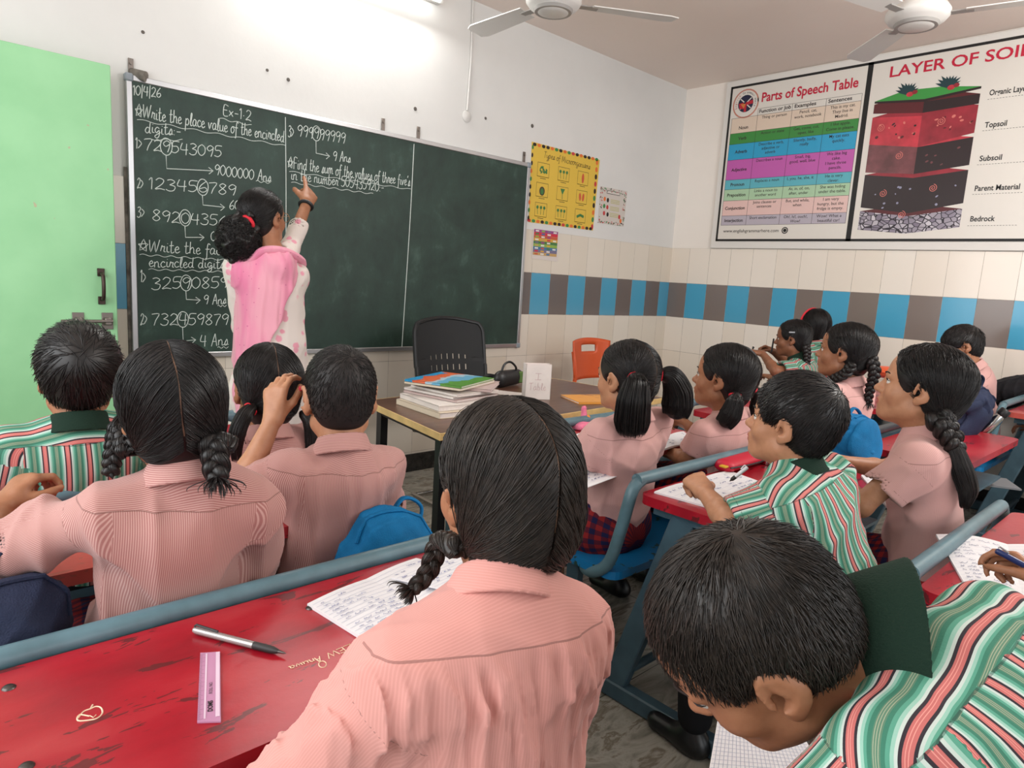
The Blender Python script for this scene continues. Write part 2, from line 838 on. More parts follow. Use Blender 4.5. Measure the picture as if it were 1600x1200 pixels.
XL = -6.6
slab('floor', (XL, -7.2, -0.1), (0.2, 0.2, 0), FLOOR)
slab('ceiling', (XL, -7.2, 3.015), (0.2, 0.2, 3.115), CEIL)
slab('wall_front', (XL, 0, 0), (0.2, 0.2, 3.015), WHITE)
slab('wall_right', (0, -7.2, 0), (0.2, 0, 3.015), WHITE_R_LIT)
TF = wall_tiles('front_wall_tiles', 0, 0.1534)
TR_LIT = wall_tiles('right_wall_tiles_lit', 1, -0.007)
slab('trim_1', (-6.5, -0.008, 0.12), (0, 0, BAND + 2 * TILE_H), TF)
slab('trim_2', (-0.008, -7.2, 0.12), (0, -0.008, BAND + 2 * TILE_H), TR_LIT)
slab('baseboard_front', (-6.5, -0.014, 0), (0, 0, 0.12), BLACK_STONE)
slab('baseboard_right', (-0.014, -7.2, 0), (0, -0.014, 0.12), BLACK_STONE)
CEMENT = M('raw_cement', srgb(112, 106, 98), 0.95, noise=.45, nscale=26, bump=.5, bscale=60)
slab('trim_3', (-4.408, -0.014, 0.80), (-4.374, -0.008, 1.70), CEMENT)
# left wall with its window opening (out of the picture; the daylight comes through it)
wl = MB()
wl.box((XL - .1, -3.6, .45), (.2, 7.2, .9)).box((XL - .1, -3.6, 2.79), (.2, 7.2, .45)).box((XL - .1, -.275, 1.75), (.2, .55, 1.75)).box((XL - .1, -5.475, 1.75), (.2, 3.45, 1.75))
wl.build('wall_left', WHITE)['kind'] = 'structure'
ALU = M('aluminium', srgb(188, 188, 190), 0.35, 0.85)
wf = MB()
for yy in (-.55, -2.15, -3.75):
    wf.box((XL - .05, yy, 1.7), (.05, .05, 1.64))
for zz in (.9, 2.54):
    wf.box((XL - .05, -2.15, zz), (.05, 3.2, .05))
wf.build('window_1', ALU)['kind'] = 'structure'

# ------------------------------------------------------------------ green door leaf standing open by the board
DGREEN = bpy.data.materials.new('mint_green_door_paint')
_t = NT(DGREEN)
_n = _t.noise(5, 5)
_c = _t.ramp(_n, [(0.3, srgb(144, 203, 150)), (0.7, srgb(156, 213, 161))])
_sp = _t.noise(16, 2, _t.mapping(_t.obj(), (1, 1, 1), (3.1, 0.7, 1.3)))
_c = _t.mix(_t.math('MULTIPLY', _t.math('GREATER_THAN', _sp, 0.735), 0.6), _c, srgb(196, 150, 130))
_t.col(_c)
_t.b.inputs['Roughness'].default_value = 0.45
BRONZE = M('dark_bronze', srgb(70, 56, 50), 0.4, 0.7)
STEEL = M('worn_steel', srgb(126, 118, 112), 0.38, 0.8)
de = np.array([-4.477, -0.13, 0.0])
dd_ = nrm(V(-.97, .024, 0) if False else V(-1.0, 0.0, 0))
# the leaf runs left from its free edge, slightly tilted towards the room
dang = math.radians(1.0)
DR = np.stack([V(-math.cos(dang), -math.sin(dang), 0), V(0, 0, 1), V(-math.sin(dang), math.cos(dang), 0)], 1)


def dpt(u, z, w=0.0):
    return de + DR[:, 0] * u + V(0, 0, z) - DR[:, 2] * w


door = MB()
Rd = np.stack([-DR[:, 0], DR[:, 2], V(0, 0, 1)], 1)
door.box(dpt(.46, 1.056, -.0175), (.92, .035, 2.092), Rd, .003)
door_o = door.build('door_1', DGREEN)
door_o['kind'] = 'structure'
hd_ = smooth_path([dpt(.062, 1.212, .0), dpt(.062, 1.208, .035), dpt(.062, 1.175, .045), dpt(.062, 1.137, .045), dpt(.062, 1.104, .035), dpt(.062, 1.10, 0)], 6)
hb = MB().tube(hd_, .008, 10)
hb.box(dpt(.062, 1.218, .004), (.028, .01, .035), Rd, .002).box(dpt(.062, 1.094, .004), (.028, .01, .035), Rd, .002)
hb.build('handle', BRONZE, door_o, True)
bl = MB()
bl.tube([dpt(.222, 1.002, .022), dpt(.025, 1.002, .022)], .008, 10)
for u in (.042, .155):
    bl.box(dpt(u, 1.002, .014), (.03, .028, .035), Rd, .004)
    bl.box(dpt(u, 1.002, .003), (.045, .005, .075), Rd, .002)
bl.tube([dpt(.14, 1.002, .022), dpt(.14, .995, .05)], .007, 8)
bl.build('sliding_bolt', STEEL, door_o, True)

# ------------------------------------------------------------------ lettering helpers
FONT_CACHE = {}


def glyphs(s, bold=0.0, shear=0.0):
    key = (s, bold, shear)
    if key in FONT_CACHE:
        return FONT_CACHE[key]
    cu = bpy.data.curves.new('lettering', 'FONT')
    cu.body = s
    cu.size = 1.0
    cu.offset = bold
    cu.shear = shear
    cu.resolution_u = 3
    o = bpy.data.objects.new('lettering', cu)
    COL.objects.link(o)
    dg = bpy.context.evaluated_depsgraph_get()
    me = o.evaluated_get(dg).to_mesh()
    v = np.array([x.co[:2] for x in me.vertices]).reshape(-1, 2)
    f = [tuple(p.vertices) for p in me.polygons]
    o.evaluated_get(dg).to_mesh_clear()
    bpy.data.objects.remove(o)
    bpy.data.curves.remove(cu)
    FONT_CACHE[key] = (v, f)
    return v, f


class Flat:
    """a printed or painted sheet: 2-D shapes laid on a plane (origin o, right x, up y)"""

    def __init__(s, o, x, y):
        s.o = np.asarray(o, float)
        s.x = nrm(x)
        s.y = nrm(y)
        s.n = np.cross(s.x, s.y)
        s.mb = MB()

    def w(s, a, b, z=0.0):
        return s.o + s.x * a + s.y * b + s.n * z

    def poly(s, pts, mi=0, z=.0004):
        s.mb.add([s.w(a, b, z) for a, b in pts], [tuple(range(len(pts)))], mi)
        return s

    def rect(s, a0, b0, a1, b1, mi=0, z=.0004):
        return s.poly([(a0, b0), (a1, b0), (a1, b1), (a0, b1)], mi, z)

    def line(s, pts, wd, mi=0, z=.0008, closed=False):
        pts = [np.asarray(p, float) for p in pts]
        if closed:
            pts = pts + [pts[0], pts[1]]
        n = len(pts)
        L, R = [], []
        for i in range(n):
            t = pts[min(i + 1, n - 1)] - pts[max(i - 1, 0)]
            t = t / (np.linalg.norm(t) + 1e-9)
            q = np.array([-t[1], t[0]]) * wd / 2
            L.append(pts[i] + q)
            R.append(pts[i] - q)
        vs = [s.w(*p, z) for p in L] + [s.w(*p, z) for p in R]
        s.mb.add(vs, [(n + i, n + i + 1, i + 1, i) for i in range(n - 1)], mi)
        return s

    def disc(s, a, b, r, mi=0, z=.0006, ry=None, n=18, rot=0):
        ry = r if ry is None else ry
        c, q = math.cos(rot), math.sin(rot)
        pts = []
        for k in range(n):
            th = 2 * PI * k / n
            x_, y_ = r * math.cos(th), ry * math.sin(th)
            pts.append((a + x_ * c - y_ * q, b + x_ * q + y_ * c))
        return s.poly(pts, mi, z)

    def ring(s, a, b, r, wd, mi=0, z=.0008, n=24, ry=None):
        ry = ry or r
        return s.line([(a + r * math.cos(2 * PI * k / n), b + ry * math.sin(2 * PI * k / n)) for k in range(n)], wd, mi, z, True)

    def text(s, t, a, b, size, mi=0, align='l', bold=0.0, z=.0012, fit=None, shear=0.0, rot=0.0):
        v, f = glyphs(t, bold, shear)
        if len(v) == 0:
            return s
        v = v * size
        w = v[:, 0].max() - v[:, 0].min()
        sx = fit / w if fit else 1.0
        x0 = v[:, 0].min() * sx
        off = {'l': -x0, 'c': -x0 - w * sx / 2, 'r': -x0 - w * sx}[align]
        p = np.stack([v[:, 0] * sx + off, v[:, 1]], 1)
        c, q = math.cos(rot), math.sin(rot)
        p = np.stack([p[:, 0] * c - p[:, 1] * q + a, p[:, 0] * q + p[:, 1] * c + b], 1)
        s.mb.add([s.w(i, j, z) for i, j in p], f, mi)
        return s

    def build(s, name, mats, parent=None):
        o = s.mb.build(name, mats, parent, world=parent is not None)
        return o


# ------------------------------------------------------------------ blackboard
def board_mat():
    m = bpy.data.materials.new('green_chalkboard')
    t = NT(m)
    n1 = t.noise(2.2, 6, t.mapping(t.obj(), (1, 1, 1.6)), 0.6, 1.2)
    n2 = t.noise(9, 5, t.mapping(t.obj(), (1, 1, .5), rot=(0, .5, 0)), 0.7)
    f = t.math('MULTIPLY', n1, n2)
    t.col(t.ramp(f, [(0.14, srgb(25, 46, 39)), (0.30, srgb(36, 60, 51)), (0.46, srgb(66, 90, 80))]))
    t.b.inputs['Roughness'].default_value = 0.55
    return m


BX0, BX1, BZ0, BZ1 = -4.382, -1.866, 0.823, 2.093
bb = empty('blackboard', ((BX0 + BX1) / 2, 0, BZ0), 0, 'large green chalkboard covered in chalk sums on the front wall', 'blackboard')
MB().box(((BX0 + BX1) / 2, -.022, (BZ0 + BZ1) / 2), (BX1 - BX0 - .02, .012, BZ1 - BZ0 - .02)).build('writing_surface', board_mat(), bb, world=True)
fr = MB()
for z in (BZ0, BZ1):
    fr.box(((BX0 + BX1) / 2, -.021, z), (BX1 - BX0 - .03, .026, .026), None, .003)
for x in (BX0, BX1):
    fr.box((x, -.021, (BZ0 + BZ1) / 2), (.026, .026, BZ1 - BZ0 - .03), None, .003)
fr.build('frame', ALU, bb, world=True)
CORNER = M('grey_plastic_corner', srgb(140, 148, 156), 0.5)
for x in (BX0, BX1):
    for z in (BZ0, BZ1):
        MB().box((x, -.023, z), (.036, .034, .036), None, .006).build('frame_corner', CORNER, bb, world=True)
for x in (BX0 + .015, -3.04, -2.79, BX1 - .03):
    b_ = MB()
    b_.box((x, -.006, BZ1 + .045), (.022, .006, .085), None, .001)
    b_.tube([(x, -.009, BZ1 + .065), (x, -.016, BZ1 + .065)], .006, 10)
    b_.build('hanging_bracket', STEEL, bb, True, world=True)

# handwriting: strokes on a cap height of 1, x height .55; each glyph is (advance, strokes)
GL = {
    '0': (.62, [[(.30, 1), (.06, .75), (.05, .3), (.28, 0), (.52, .28), (.52, .75), (.30, 1)]]),
    '1': (.34, [[(.05, .8), (.2, 1), (.2, 0)]]),
    '2': (.62, [[(.08, .8), (.25, 1), (.5, .85), (.42, .5), (.05, .02), (.3, .08), (.58, 0)]]),
    '3': (.60, [[(.08, .92), (.3, 1), (.5, .8), (.22, .53)], [(.22, .53), (.52, .4), (.45, .05), (.2, -.02), (.02, .12)]]),
    '4': (.64, [[(.16, 1), (.06, .42), (.56, .42)], [(.46, .95), (.44, -.05)]]),
    '5': (.60, [[(.55, 1), (.14, .98), (.10, .58), (.40, .58), (.52, .28), (.3, 0), (.03, .08)]]),
    '6': (.60, [[(.45, 1), (.16, .62), (.06, .22), (.28, 0), (.52, .2), (.40, .45), (.1, .3)]]),
    '7': (.58, [[(.03, .96), (.5, 1), (.3, .45), (.2, 0)]]),
    '8': (.60, [[(.48, .85), (.28, 1), (.1, .8), (.28, .54), (.5, .25), (.28, 0), (.06, .22), (.28, .52), (.48, .85)]]),
    '9': (.58, [[(.5, .85), (.28, 1), (.06, .75), (.22, .5), (.48, .72), (.5, .85), (.46, .4), (.36, 0)]]),
    'a': (.55, [[(.42, .45), (.22, .55), (.05, .25), (.18, 0), (.40, .2), (.42, .5), (.40, .1), (.55, .05)]]),
    'b': (.50, [[(.1, 1), (.08, .05), (.3, .02), (.42, .3), (.25, .5), (.08, .35)]]),
    'c': (.46, [[(.40, .45), (.22, .55), (.05, .28), (.2, 0), (.46, .12)]]),
    'd': (.56, [[(.42, .42), (.22, .52), (.05, .22), (.2, 0), (.40, .2), (.46, 1), (.43, .1), (.56, .04)]]),
    'e': (.46, [[(.06, .25), (.36, .36), (.24, .56), (.06, .3), (.2, 0), (.46, .14)]]),
    'f': (.40, [[(.42, .9), (.26, 1), (.18, .6), (.16, -.3), (.05, -.28)], [(.02, .5), (.38, .52)]]),
    'g': (.54, [[(.42, .45), (.22, .55), (.05, .28), (.2, .05), (.42, .3), (.43, -.2), (.24, -.42), (.05, -.25), (.54, .1)]]),
    'h': (.54, [[(.1, 1), (.08, 0)], [(.08, .3), (.28, .54), (.40, .35), (.40, .05), (.54, .02)]]),
    'i': (.30, [[(.12, .52), (.12, .08), (.3, .06)], [(.13, .74), (.15, .77)]]),
    'l': (.32, [[(.1, .1), (.26, .9), (.16, 1), (.1, .4), (.16, .02), (.32, .08)]]),
    'm': (.74, [[(.06, .52), (.06, 0)], [(.06, .35), (.22, .55), (.3, .3), (.3, 0)], [(.3, .3), (.48, .55), (.56, .3), (.57, .04), (.74, .06)]]),
    'n': (.54, [[(.06, .52), (.06, 0)], [(.06, .35), (.26, .55), (.38, .35), (.38, .04), (.54, .06)]]),
    'o': (.50, [[(.24, .55), (.05, .35), (.1, .05), (.3, .02), (.44, .3), (.24, .55), (.5, .48)]]),
    'p': (.52, [[(.1, .55), (.05, -.45)], [(.08, .35), (.28, .56), (.44, .3), (.28, .02), (.07, .15)]]),
    'r': (.44, [[(.04, .1), (.14, .58), (.2, .46), (.36, .5), (.3, .1), (.44, .06)]]),
    's': (.44, [[(.04, .05), (.26, .58), (.34, .2), (.18, 0), (.06, .1), (.44, .08)]]),
    't': (.40, [[(.16, 1), (.14, .1), (.26, 0), (.40, .1)], [(.0, .6), (.34, .64)]]),
    'u': (.56, [[(.05, .52), (.08, .1), (.24, .02), (.40, .2), (.42, .52), (.42, .08), (.56, .05)]]),
    'v': (.50, [[(.04, .52), (.2, .02), (.36, .5), (.5, .48)]]),
    'w': (.66, [[(.04, .52), (.14, .02), (.3, .4), (.42, .02), (.58, .5)]]),
    'x': (.50, [[(.04, .52), (.42, .02)], [(.42, .52), (.04, .02)]]),
    'A': (.62, [[(.04, -.05), (.3, 1), (.36, 1), (.52, 0)], [(.12, .4), (.48, .42)]]),
    'E': (.56, [[(.5, .95), (.12, 1), (.08, .02), (.5, 0)], [(.1, .52), (.4, .54)]]),
    'F': (.54, [[(.52, .97), (.1, 1), (.1, 0)], [(.1, .52), (.42, .54)]]),
    'W': (.90, [[(.04, 1), (.16, .0), (.44, .9), (.56, .0), (.84, 1.05)]]),
    '-': (.5, [[(.08, .4), (.42, .42)]]), '.': (.3, [[(.1, .35), (.15, .38)]]), ':': (.26, [[(.1, .42), (.13, .46)], [(.1, .05), (.13, .08)]]),
    '/': (.26, [[(.14, 1.15), (.1, -.25)]]), "'": (.2, [[(.12, 1), (.06, .8)]]), ' ': (.36, []),
    '*': (.8, [[(.0, .55), (.75, .6), (.12, .05), (.4, .98), (.62, .0), (.0, .55)]]),
    '>': (.5, [[(.04, .75), (.42, .38), (.02, .0)]]), ',': (.2, [[(.1, .05), (.05, -.15)]]), '!': (.3, [[(.12, 1), (.12, .3)], [(.12, .05), (.13, 0)]]),
}
CHALK = M('white_chalk', srgb(206, 214, 208), 0.95, noise=.12, nscale=200)


def fpt(px, py):
    v = CAM_R @ np.array([(px - 800) / CAM_F, -(py - 600) / CAM_F, -1.0])
    q = CAM_POS + v * ((-.0285 - CAM_POS[1]) / v[1])
    return np.array([q[0], q[2]])


def write(mb, s, p0, p1, cap, r=.0019, seed=0, y=-.0285, slant=.08, pix=True):
    """chalk handwriting fitted between two points of the board"""
    rnd = random.Random(seed + len(s) * 7)
    a, b = (fpt(*p0), fpt(*p1)) if pix else (np.array(p0), np.array(p1))
    tot = sum(GL[c][0] for c in s if c in GL)
    L = np.linalg.norm(b - a)
    ex = (b - a) / L
    k = L / tot
    ey = np.array([0, 1.0])
    x = 0
    cen = []
    for c in s:
        adv, st = GL.get(c, (.3, []))
        cen.append(a + ex * (x + adv * .48) * k + ey * cap * .5)
        jy = rnd.uniform(-.04, .04)
        for q in st:
            pts = []
            for (u, v) in q:
                P = a + ex * (x + u + slant * v * (cap / k) * .6) * k + ey * (v + jy) * cap
                pts.append((P[0], y, P[1]))
            if len(pts) > 2:
                pts = smooth_path(pts, 3)
            mb.tube(pts, r, 4, flat=1.0)
        x += adv
    return cen


def chalk_line(mb, pix, r=.0019, smooth=True, wave=0.0, n=40):
    pts = [fpt(*p) for p in pix]
    if wave:
        a, b = pts[0], pts[-1]
        pts = [a + (b - a) * t + np.array([0, wave * math.sin(t * n)]) for t in np.linspace(0, 1, 60)]
        smooth = False
    P = [(p[0], -.0285, p[1]) for p in pts]
    mb.tube(smooth_path(P, 5) if smooth and len(P) > 2 else P, r, 4)


def loop_(mb, c, rx, ry):
    chalk_line(mb, [(c[0] + rx * math.cos(t), c[1] + ry * math.sin(t)) for t in np.linspace(-1.4, 5.1, 16)])


LINES = [
    ('10/4/26', (207, 148), (252, 152), .042), ('Ex-1.2', (348, 179), (393, 190), .050), ('*Write the place value of the encircled', (211, 182), (444, 222), .058),
    ('digits:-', (226, 207), (283, 213), .050), ('1>', (211, 232), (222, 231), .048), ('729543095', (225, 235), (347, 246), .052), ('9000000 Ans', (335, 273), (424, 284), .050),
    ('2>', (214, 294), (224, 293), .046), ('123456789', (231, 295), (370, 305), .052), ('60000', (358, 327), (400, 330), .046),
    ('3>', (214, 340), (226, 338), .046), ('892043560', (237, 345), (368, 355), .052), ('0 Ans', (329, 376), (366, 378), .046),
    ('*Write the face value of', (216, 392), (420, 403), .056), ('encircled digits:-', (232, 417), (363, 420), .050),
    ('1>', (219, 441), (228, 440), .056), ('32590859', (236, 452), (357, 450), .056), ('9 Ans', (318, 476), (354, 475), .046),
    ('2>', (219, 508), (230, 504), .052), ('732459879', (236, 508), (358, 508), .056), ('4 Ans', (312, 540), (357, 540), .056),
    ('3>', (450, 214), (459, 213), .056), ('999999999', (464, 212), (540, 225), .058), ('9 Ans', (520, 251), (548, 254), .050),
    ("*Find the sum of the values of three five's", (449, 262), (641, 291), .060), ('in the number 505435920:-', (454, 280), (600, 300), .056),
]
RINGED = {5: (2, (257, 263), (333, 267)), 8: (5, (323, 321), (351, 324)), 11: (3, (290, 371), (319, 371)), 16: (3, (296, 468), (313, 469)), 19: (3, (282, 533), (306, 531)), 22: (3, (492, 239), (515, 244))}
for i, (s_, a_, b_, c_) in enumerate(LINES):
    mb = MB()
    cen = write(mb, s_, a_, b_, c_, seed=i)
    mb.build('chalk_writing', CHALK, bb, True, world=True)
    if i in RINGED:
        rings = MB()
        j, cor, end = RINGED[i]
        c = cen[j]
        pts = [(c[0] + .026 * math.cos(t) * (1 + .05 * math.sin(2 * t)), -.0285, c[1] + .039 * math.sin(t)) for t in np.linspace(1.7, 8.2, 22)]
        rings.tube(pts, .0019, 4)
        co, en = fpt(*cor), fpt(*end)
        rings.tube([(c[0] - .002, -.0285, c[1] - .040), (c[0], -.0285, co[1]), (en[0], -.0285, en[1])], .0019, 4)
        rings.tube([(en[0] - .022, -.0285, en[1] + .014), (en[0], -.0285, en[1]), (en[0] - .02, -.0285, en[1] - .018)], .0019, 4)
        rings.build('chalk_arrow', CHALK, bb, True, world=True)
for a_, b_ in [((343, 185), (393, 196)), ((214, 187), (446, 228)), ((225, 218), (285, 219)), ((218, 398), (352, 406)), ((232, 421), (362, 425)), ((452, 268), (642, 296)), ((455, 285), (583, 303)), ((400, 283), (423, 286)), ((340, 478), (354, 478)), ((340, 543), (357, 543))]:
    mb = MB()
    chalk_line(mb, [a_, b_], .0014, wave=.004, n=40 if b_[0] - a_[0] > 60 else 14)
    mb.build('chalk_underline', CHALK, bb, True, world=True)
mb = MB()
chalk_line(mb, [(446, 183), (447, 300), (447, 420), (449, 548)], .0022)
mb.build('chalk_divider', CHALK, bb, True, world=True)
mb = MB()
chalk_line(mb, [(647, 225), (641, 340), (634, 450), (628, 542)], .0026)
mb.build('chalk_divider', CHALK, bb, True, world=True)

# ------------------------------------------------------------------ wall marks, conduit, bracket stump
CHIP = M('chipped_plaster', srgb(98, 92, 86), 0.95)
SWITCHW = M('white_plastic', srgb(214, 212, 208), 0.45)
for px, py, r in [(226, 48, .008), (454, 123, .010), (653, 169, .012), (763, 184, .010), (421, 108, .008), (836, 196, .014)]:
    p = fpt(px, py)
    rr = random.Random(px)
    MB().lathe([(r * .2, -.003), (r, -.001), (r * .8, .002)], (p[0], -.002, p[1]), 9, V(0, -1, .0)).build('wall_chip', CHIP)
for o in [o for o in COL.objects if o.name.startswith('wall_chip')]:
    tag(o, 'small chipped hole in the white plaster of the front wall above the board', 'hole', 'plaster chips above the board')
c0, c1 = fpt(742, 4), fpt(733, 172)
cb = empty('wall_conduit', (c1[0], 0, c1[1]), 0, 'thin white conduit dropping down the front wall to a round rose', 'cord')
MB().tube([(c0[0] - .0, -.008, 3.01), (c0[0], -.008, c0[1]), ((c0[0] + c1[0]) / 2 + .01, -.008, (c0[1] + c1[1]) / 2), (c1[0], -.008, c1[1])], .006, 8).build('conduit', SWITCHW, cb, True, world=True)
MB().lathe([(.036, 0), (.036, .004), (.028, .009), (.0, .010)], (c1[0] + .004, -.001, c1[1] - .035), 24, V(0, -1, 0)).build('rose', SWITCHW, cb, True, world=True)
st = fpt(207, 115)
sb = MB()
sb.tube([(st[0] + .0, -.002, st[1] + .01), (st[0] + .05, -.045, st[1] - .005)], [.020, .024], 10)
tag(sb.build('wall_stub', CEMENT, None, True), 'grey lump of mortar sticking out above the top left board corner', 'mortar lump')

# ------------------------------------------------------------------ framed charts on the right wall
PANEL = M('white_frame_paint', srgb(226, 223, 218), 0.5)
def rw(s_, z, x=0.0):
    return V(-x, -s_, z)


pn = MB()
pn.box((-.012, -1.85, 2.3325), (.024, 2.9, 1.345), None, .004)
po = pn.build('trim_4', PANEL)
po['kind'] = 'structure'
FX = -.0245
PAPER = M('vinyl_white', srgb(226, 221, 213), 0.32)
BLACKP = M('black_print', srgb(18, 17, 17), 0.5)
INK = M('dark_print_ink', srgb(52, 44, 42), 0.6)
RED = M('crimson_print', srgb(196, 22, 58), 0.5)
ROWC = [srgb(225, 205, 186), srgb(58, 140, 62), srgb(38, 160, 205), srgb(196, 92, 176), srgb(92, 180, 196), srgb(174, 208, 172), srgb(232, 196, 190), srgb(186, 178, 190)]
ROWM = [M('table_row_%s' % n, c, 0.4) for n, c in zip(['cream', 'green', 'blue', 'magenta', 'teal', 'mint', 'rose', 'lilac'], ROWC)]
LOGO = [M('logo_rose_ring', srgb(200, 130, 112), .5), M('logo_red', srgb(190, 30, 50), .5), M('logo_navy', srgb(28, 30, 62), .5), M('logo_ochre', srgb(206, 128, 62), .5)]

ch = empty('parts_of_speech_chart', (FX, -.99, 1.72), 0, 'printed Parts of Speech Table chart with coloured rows, on the right wall', 'chart')


def chart_sheet(parent, s0, s1, z0, z1):
    MB().box((FX - .0015, -(s0 + s1) / 2, (z0 + z1) / 2), (.003, s1 - s0, z1 - z0)).build('sheet', PAPER, parent, world=True)
    f = Flat((FX - .003, 0, 0), (0, -1, 0), (0, 0, 1))
    return f


def border(f, s0, s1, z0, z1, w=.018, mi=0):
    for a, b, c, d in [(s0, z0, s1, z0 + w), (s0, z1 - w, s1, z1), (s0, z0, s0 + w, z1), (s1 - w, z0, s1, z1)]:
        f.rect(a, b, c, d, mi, .0006)


f = chart_sheet(ch, .446, 1.526, 1.718, 2.96)
border(f, .446, 1.534, 1.718, 2.96)
f.build('border', BLACKP, ch)
f = Flat((FX - .003, 0, 0), (0, -1, 0), (0, 0, 1))
f.text('Parts of Speech Table', .728, 2.806, .098, 0, fit=.735, bold=.022)
f.build('title', RED, ch)
rows = [2.706, 2.586, 2.500, 2.375, 2.216, 2.138, 2.048, 1.926, 1.849]
cols = [.482, .707, .990, 1.247, 1.499]
f = Flat((FX - .003, 0, 0), (0, -1, 0), (0, 0, 1))
for i in range(8):
    f.rect(cols[0], rows[i + 1], cols[4], rows[i], i, .0004)
f.build('table_rows', ROWM, ch)
f = Flat((FX - .003, 0, 0), (0, -1, 0), (0, 0, 1))
for z in rows + [2.756]:
    f.line([(cols[0] if z < 2.75 else cols[1], z), (cols[4], z)], .0022, 0, .0009)
for c_ in cols:
    f.line([(c_, rows[-1]), (c_, rows[0] if c_ == cols[0] else 2.756)], .0022, 0, .0009)
f.build('table_lines', INK, ch)
CELLS = [('Noun', 'Thing or person', 'Pencil, cat,|work, notebook', 'This is my cat.|They live in|Madrid.'),
         ('Verb', 'Action or state', 'Get, come, cut,|open, like', 'I like apple.|Come in please.'),
         ('Adverb', 'Describe a verb,|adjective or|adverb', 'Silently, badly,|really', 'My cat eats|quickly.'),
         ('Adjective', 'Describes a noun', 'Small, big,|good, well, blue', 'We like big|cake.|I have three|pencils.'),
         ('Pronoun', 'Replaces a noun', 'I, you, he, she, it', 'He is very|clever.'),
         ('Preposition', 'Links a noun to|another word', 'At, in, of, on,|after, under', 'She was hiding|under the table.'),
         ('Conjunction', 'Joins clauses or|sentences', 'But, and while,|when', 'I am very|hungry, but the|fridge is empty.'),
         ('Interjection', 'Short exclamation', 'Oh!, hi!, ouch!,|Wow!', 'Wow! What a|beautiful car!')]
def cell_text(items, name='cell_text'):
    f = Flat((FX - .003, 0, 0), (0, -1, 0), (0, 0, 1))
    for a_, k_ in items:
        f.text(*a_, **k_)
    f.build(name, INK, ch)


for x_, s_ in zip([(cols[1] + cols[2]) / 2, (cols[2] + .1), (cols[3] + .1)], ['Function or Job', 'Examples', 'Sentences']):
    cell_text([((s_, x_, 2.722, .038, 0, 'c', .02), dict(fit={'Function or Job': .26, 'Examples': .165, 'Sentences': .17}[s_]))], 'heading_text')
for i, rw_ in enumerate(CELLS):
    zt, zb = rows[i], rows[i + 1]
    cell_text([((rw_[0], (cols[0] + cols[1]) / 2, (zt + zb) / 2 - .012 - (.02 if i == 0 else 0), .036, 0, 'c', .02), {})])
    for j in (1, 2, 3):
        cell_text([((l_, (cols[j] + cols[j + 1]) / 2, zt - .031 - k * .0335, .0315, 0, 'c', .004), {}) for k, l_ in enumerate(rw_[j].split('|'))])
cell_text([(('www.englishgrammarhere.com', .51, 1.79, .036, 0), dict(fit=.485, bold=.004))], 'web_address')
f = Flat((FX - .003, 0, 0), (0, -1, 0), (0, 0, 1))
lc = (.591, 2.812)
f.ring(*lc, .108, .011, 0)
f.disc(*lc, .067, 2, .0006)
f.poly([(lc[0], lc[1] + .01), (lc[0] + .062, lc[1] + .022), (lc[0] + .064, lc[1] - .006), (lc[0], lc[1] - .014)], 1, .0008)
f.poly([(lc[0] - .012, lc[1] - .064), (lc[0] + .01, lc[1] - .064), (lc[0] + .008, lc[1]), (lc[0] - .010, lc[1])], 1, .0009)
f.poly([(lc[0] - .06, lc[1] + .005), (lc[0] - .02, lc[1] + .01), (lc[0] - .014, lc[1] - .04), (lc[0] - .05, lc[1] - .036)], 1, .0010)
f.poly([(lc[0] - .045, lc[1] - .0), (lc[0] - .0, lc[1] + .0), (lc[0] - .012, lc[1] - .038)], 3, .0011)
for a_ in (40, 140, 220, 320):
    c_, s_ = math.cos(math.radians(a_)), math.sin(math.radians(a_))
    f.line([(lc[0] + c_ * .018, lc[1] + s_ * .018), (lc[0] + c_ * .062, lc[1] + s_ * .062)], .008, 4, .0009)
for k, c_ in enumerate('English Grammar Here'):
    a_ = math.radians(200 - k * 11.5)
    f.text(c_, lc[0] + .078 * math.cos(a_), lc[1] + .078 * math.sin(a_), .024, 1 if k < 7 else 2, 'c', rot=a_ - PI / 2)
f.disc(1.045, 1.802, .026, 5)
f.ring(1.045, 1.802, .016, .004, 4, .0009)
f.build('emblem', LOGO + [PAPER, BLACKP], ch)

sc_ = empty('soil_layer_chart', (FX, -2.13, 1.72), 0, 'printed LAYER OF SOIL chart with a red and black earth block', 'chart')
f = chart_sheet(sc_, 1.536, 2.74, 1.718, 2.96)
border(f, 1.534, 2.742, 1.718, 2.96)
f.build('border', BLACKP, sc_)
f = Flat((FX - .003, 0, 0), (0, -1, 0), (0, 0, 1))
f.text('LAYER OF SOIL', 1.668, 2.836, .100, 0, fit=.80, bold=.016)
f.build('title', RED, sc_)
SOIL = [M('chart_grass', srgb(58, 148, 66), .35), M('chart_maroon', srgb(88, 26, 32), .35), M('chart_dark', srgb(40, 24, 27), .35), M('chart_red', srgb(190, 52, 66), .35, noise=.25, nscale=12),
        M('chart_red_shade', srgb(146, 36, 50), .35, noise=.25, nscale=12), M('chart_brown', srgb(112, 62, 66), .35, noise=.35, nscale=14), M('chart_leaf', srgb(22, 58, 64), .4), M('chart_pebble', srgb(214, 120, 110), .4), M('chart_stone', srgb(150, 150, 176), .4)]
ROCK = bpy.data.materials.new('chart_bedrock')
_t = NT(ROCK)
_v = _t.new('ShaderNodeTexVoronoi', feature='DISTANCE_TO_EDGE')
_v.inputs['Scale'].default_value = 26
_t.link(_t.mapping(_t.obj(), (1, 1, 1.4)), _v.inputs['Vector'])
_v2 = _t.new('ShaderNodeTexVoronoi')
_v2.inputs['Scale'].default_value = 26
_t.link(_t.mapping(_t.obj(), (1, 1, 1.4)), _v2.inputs['Vector'])
_h = _t.xyz(_v2.outputs['Color'])
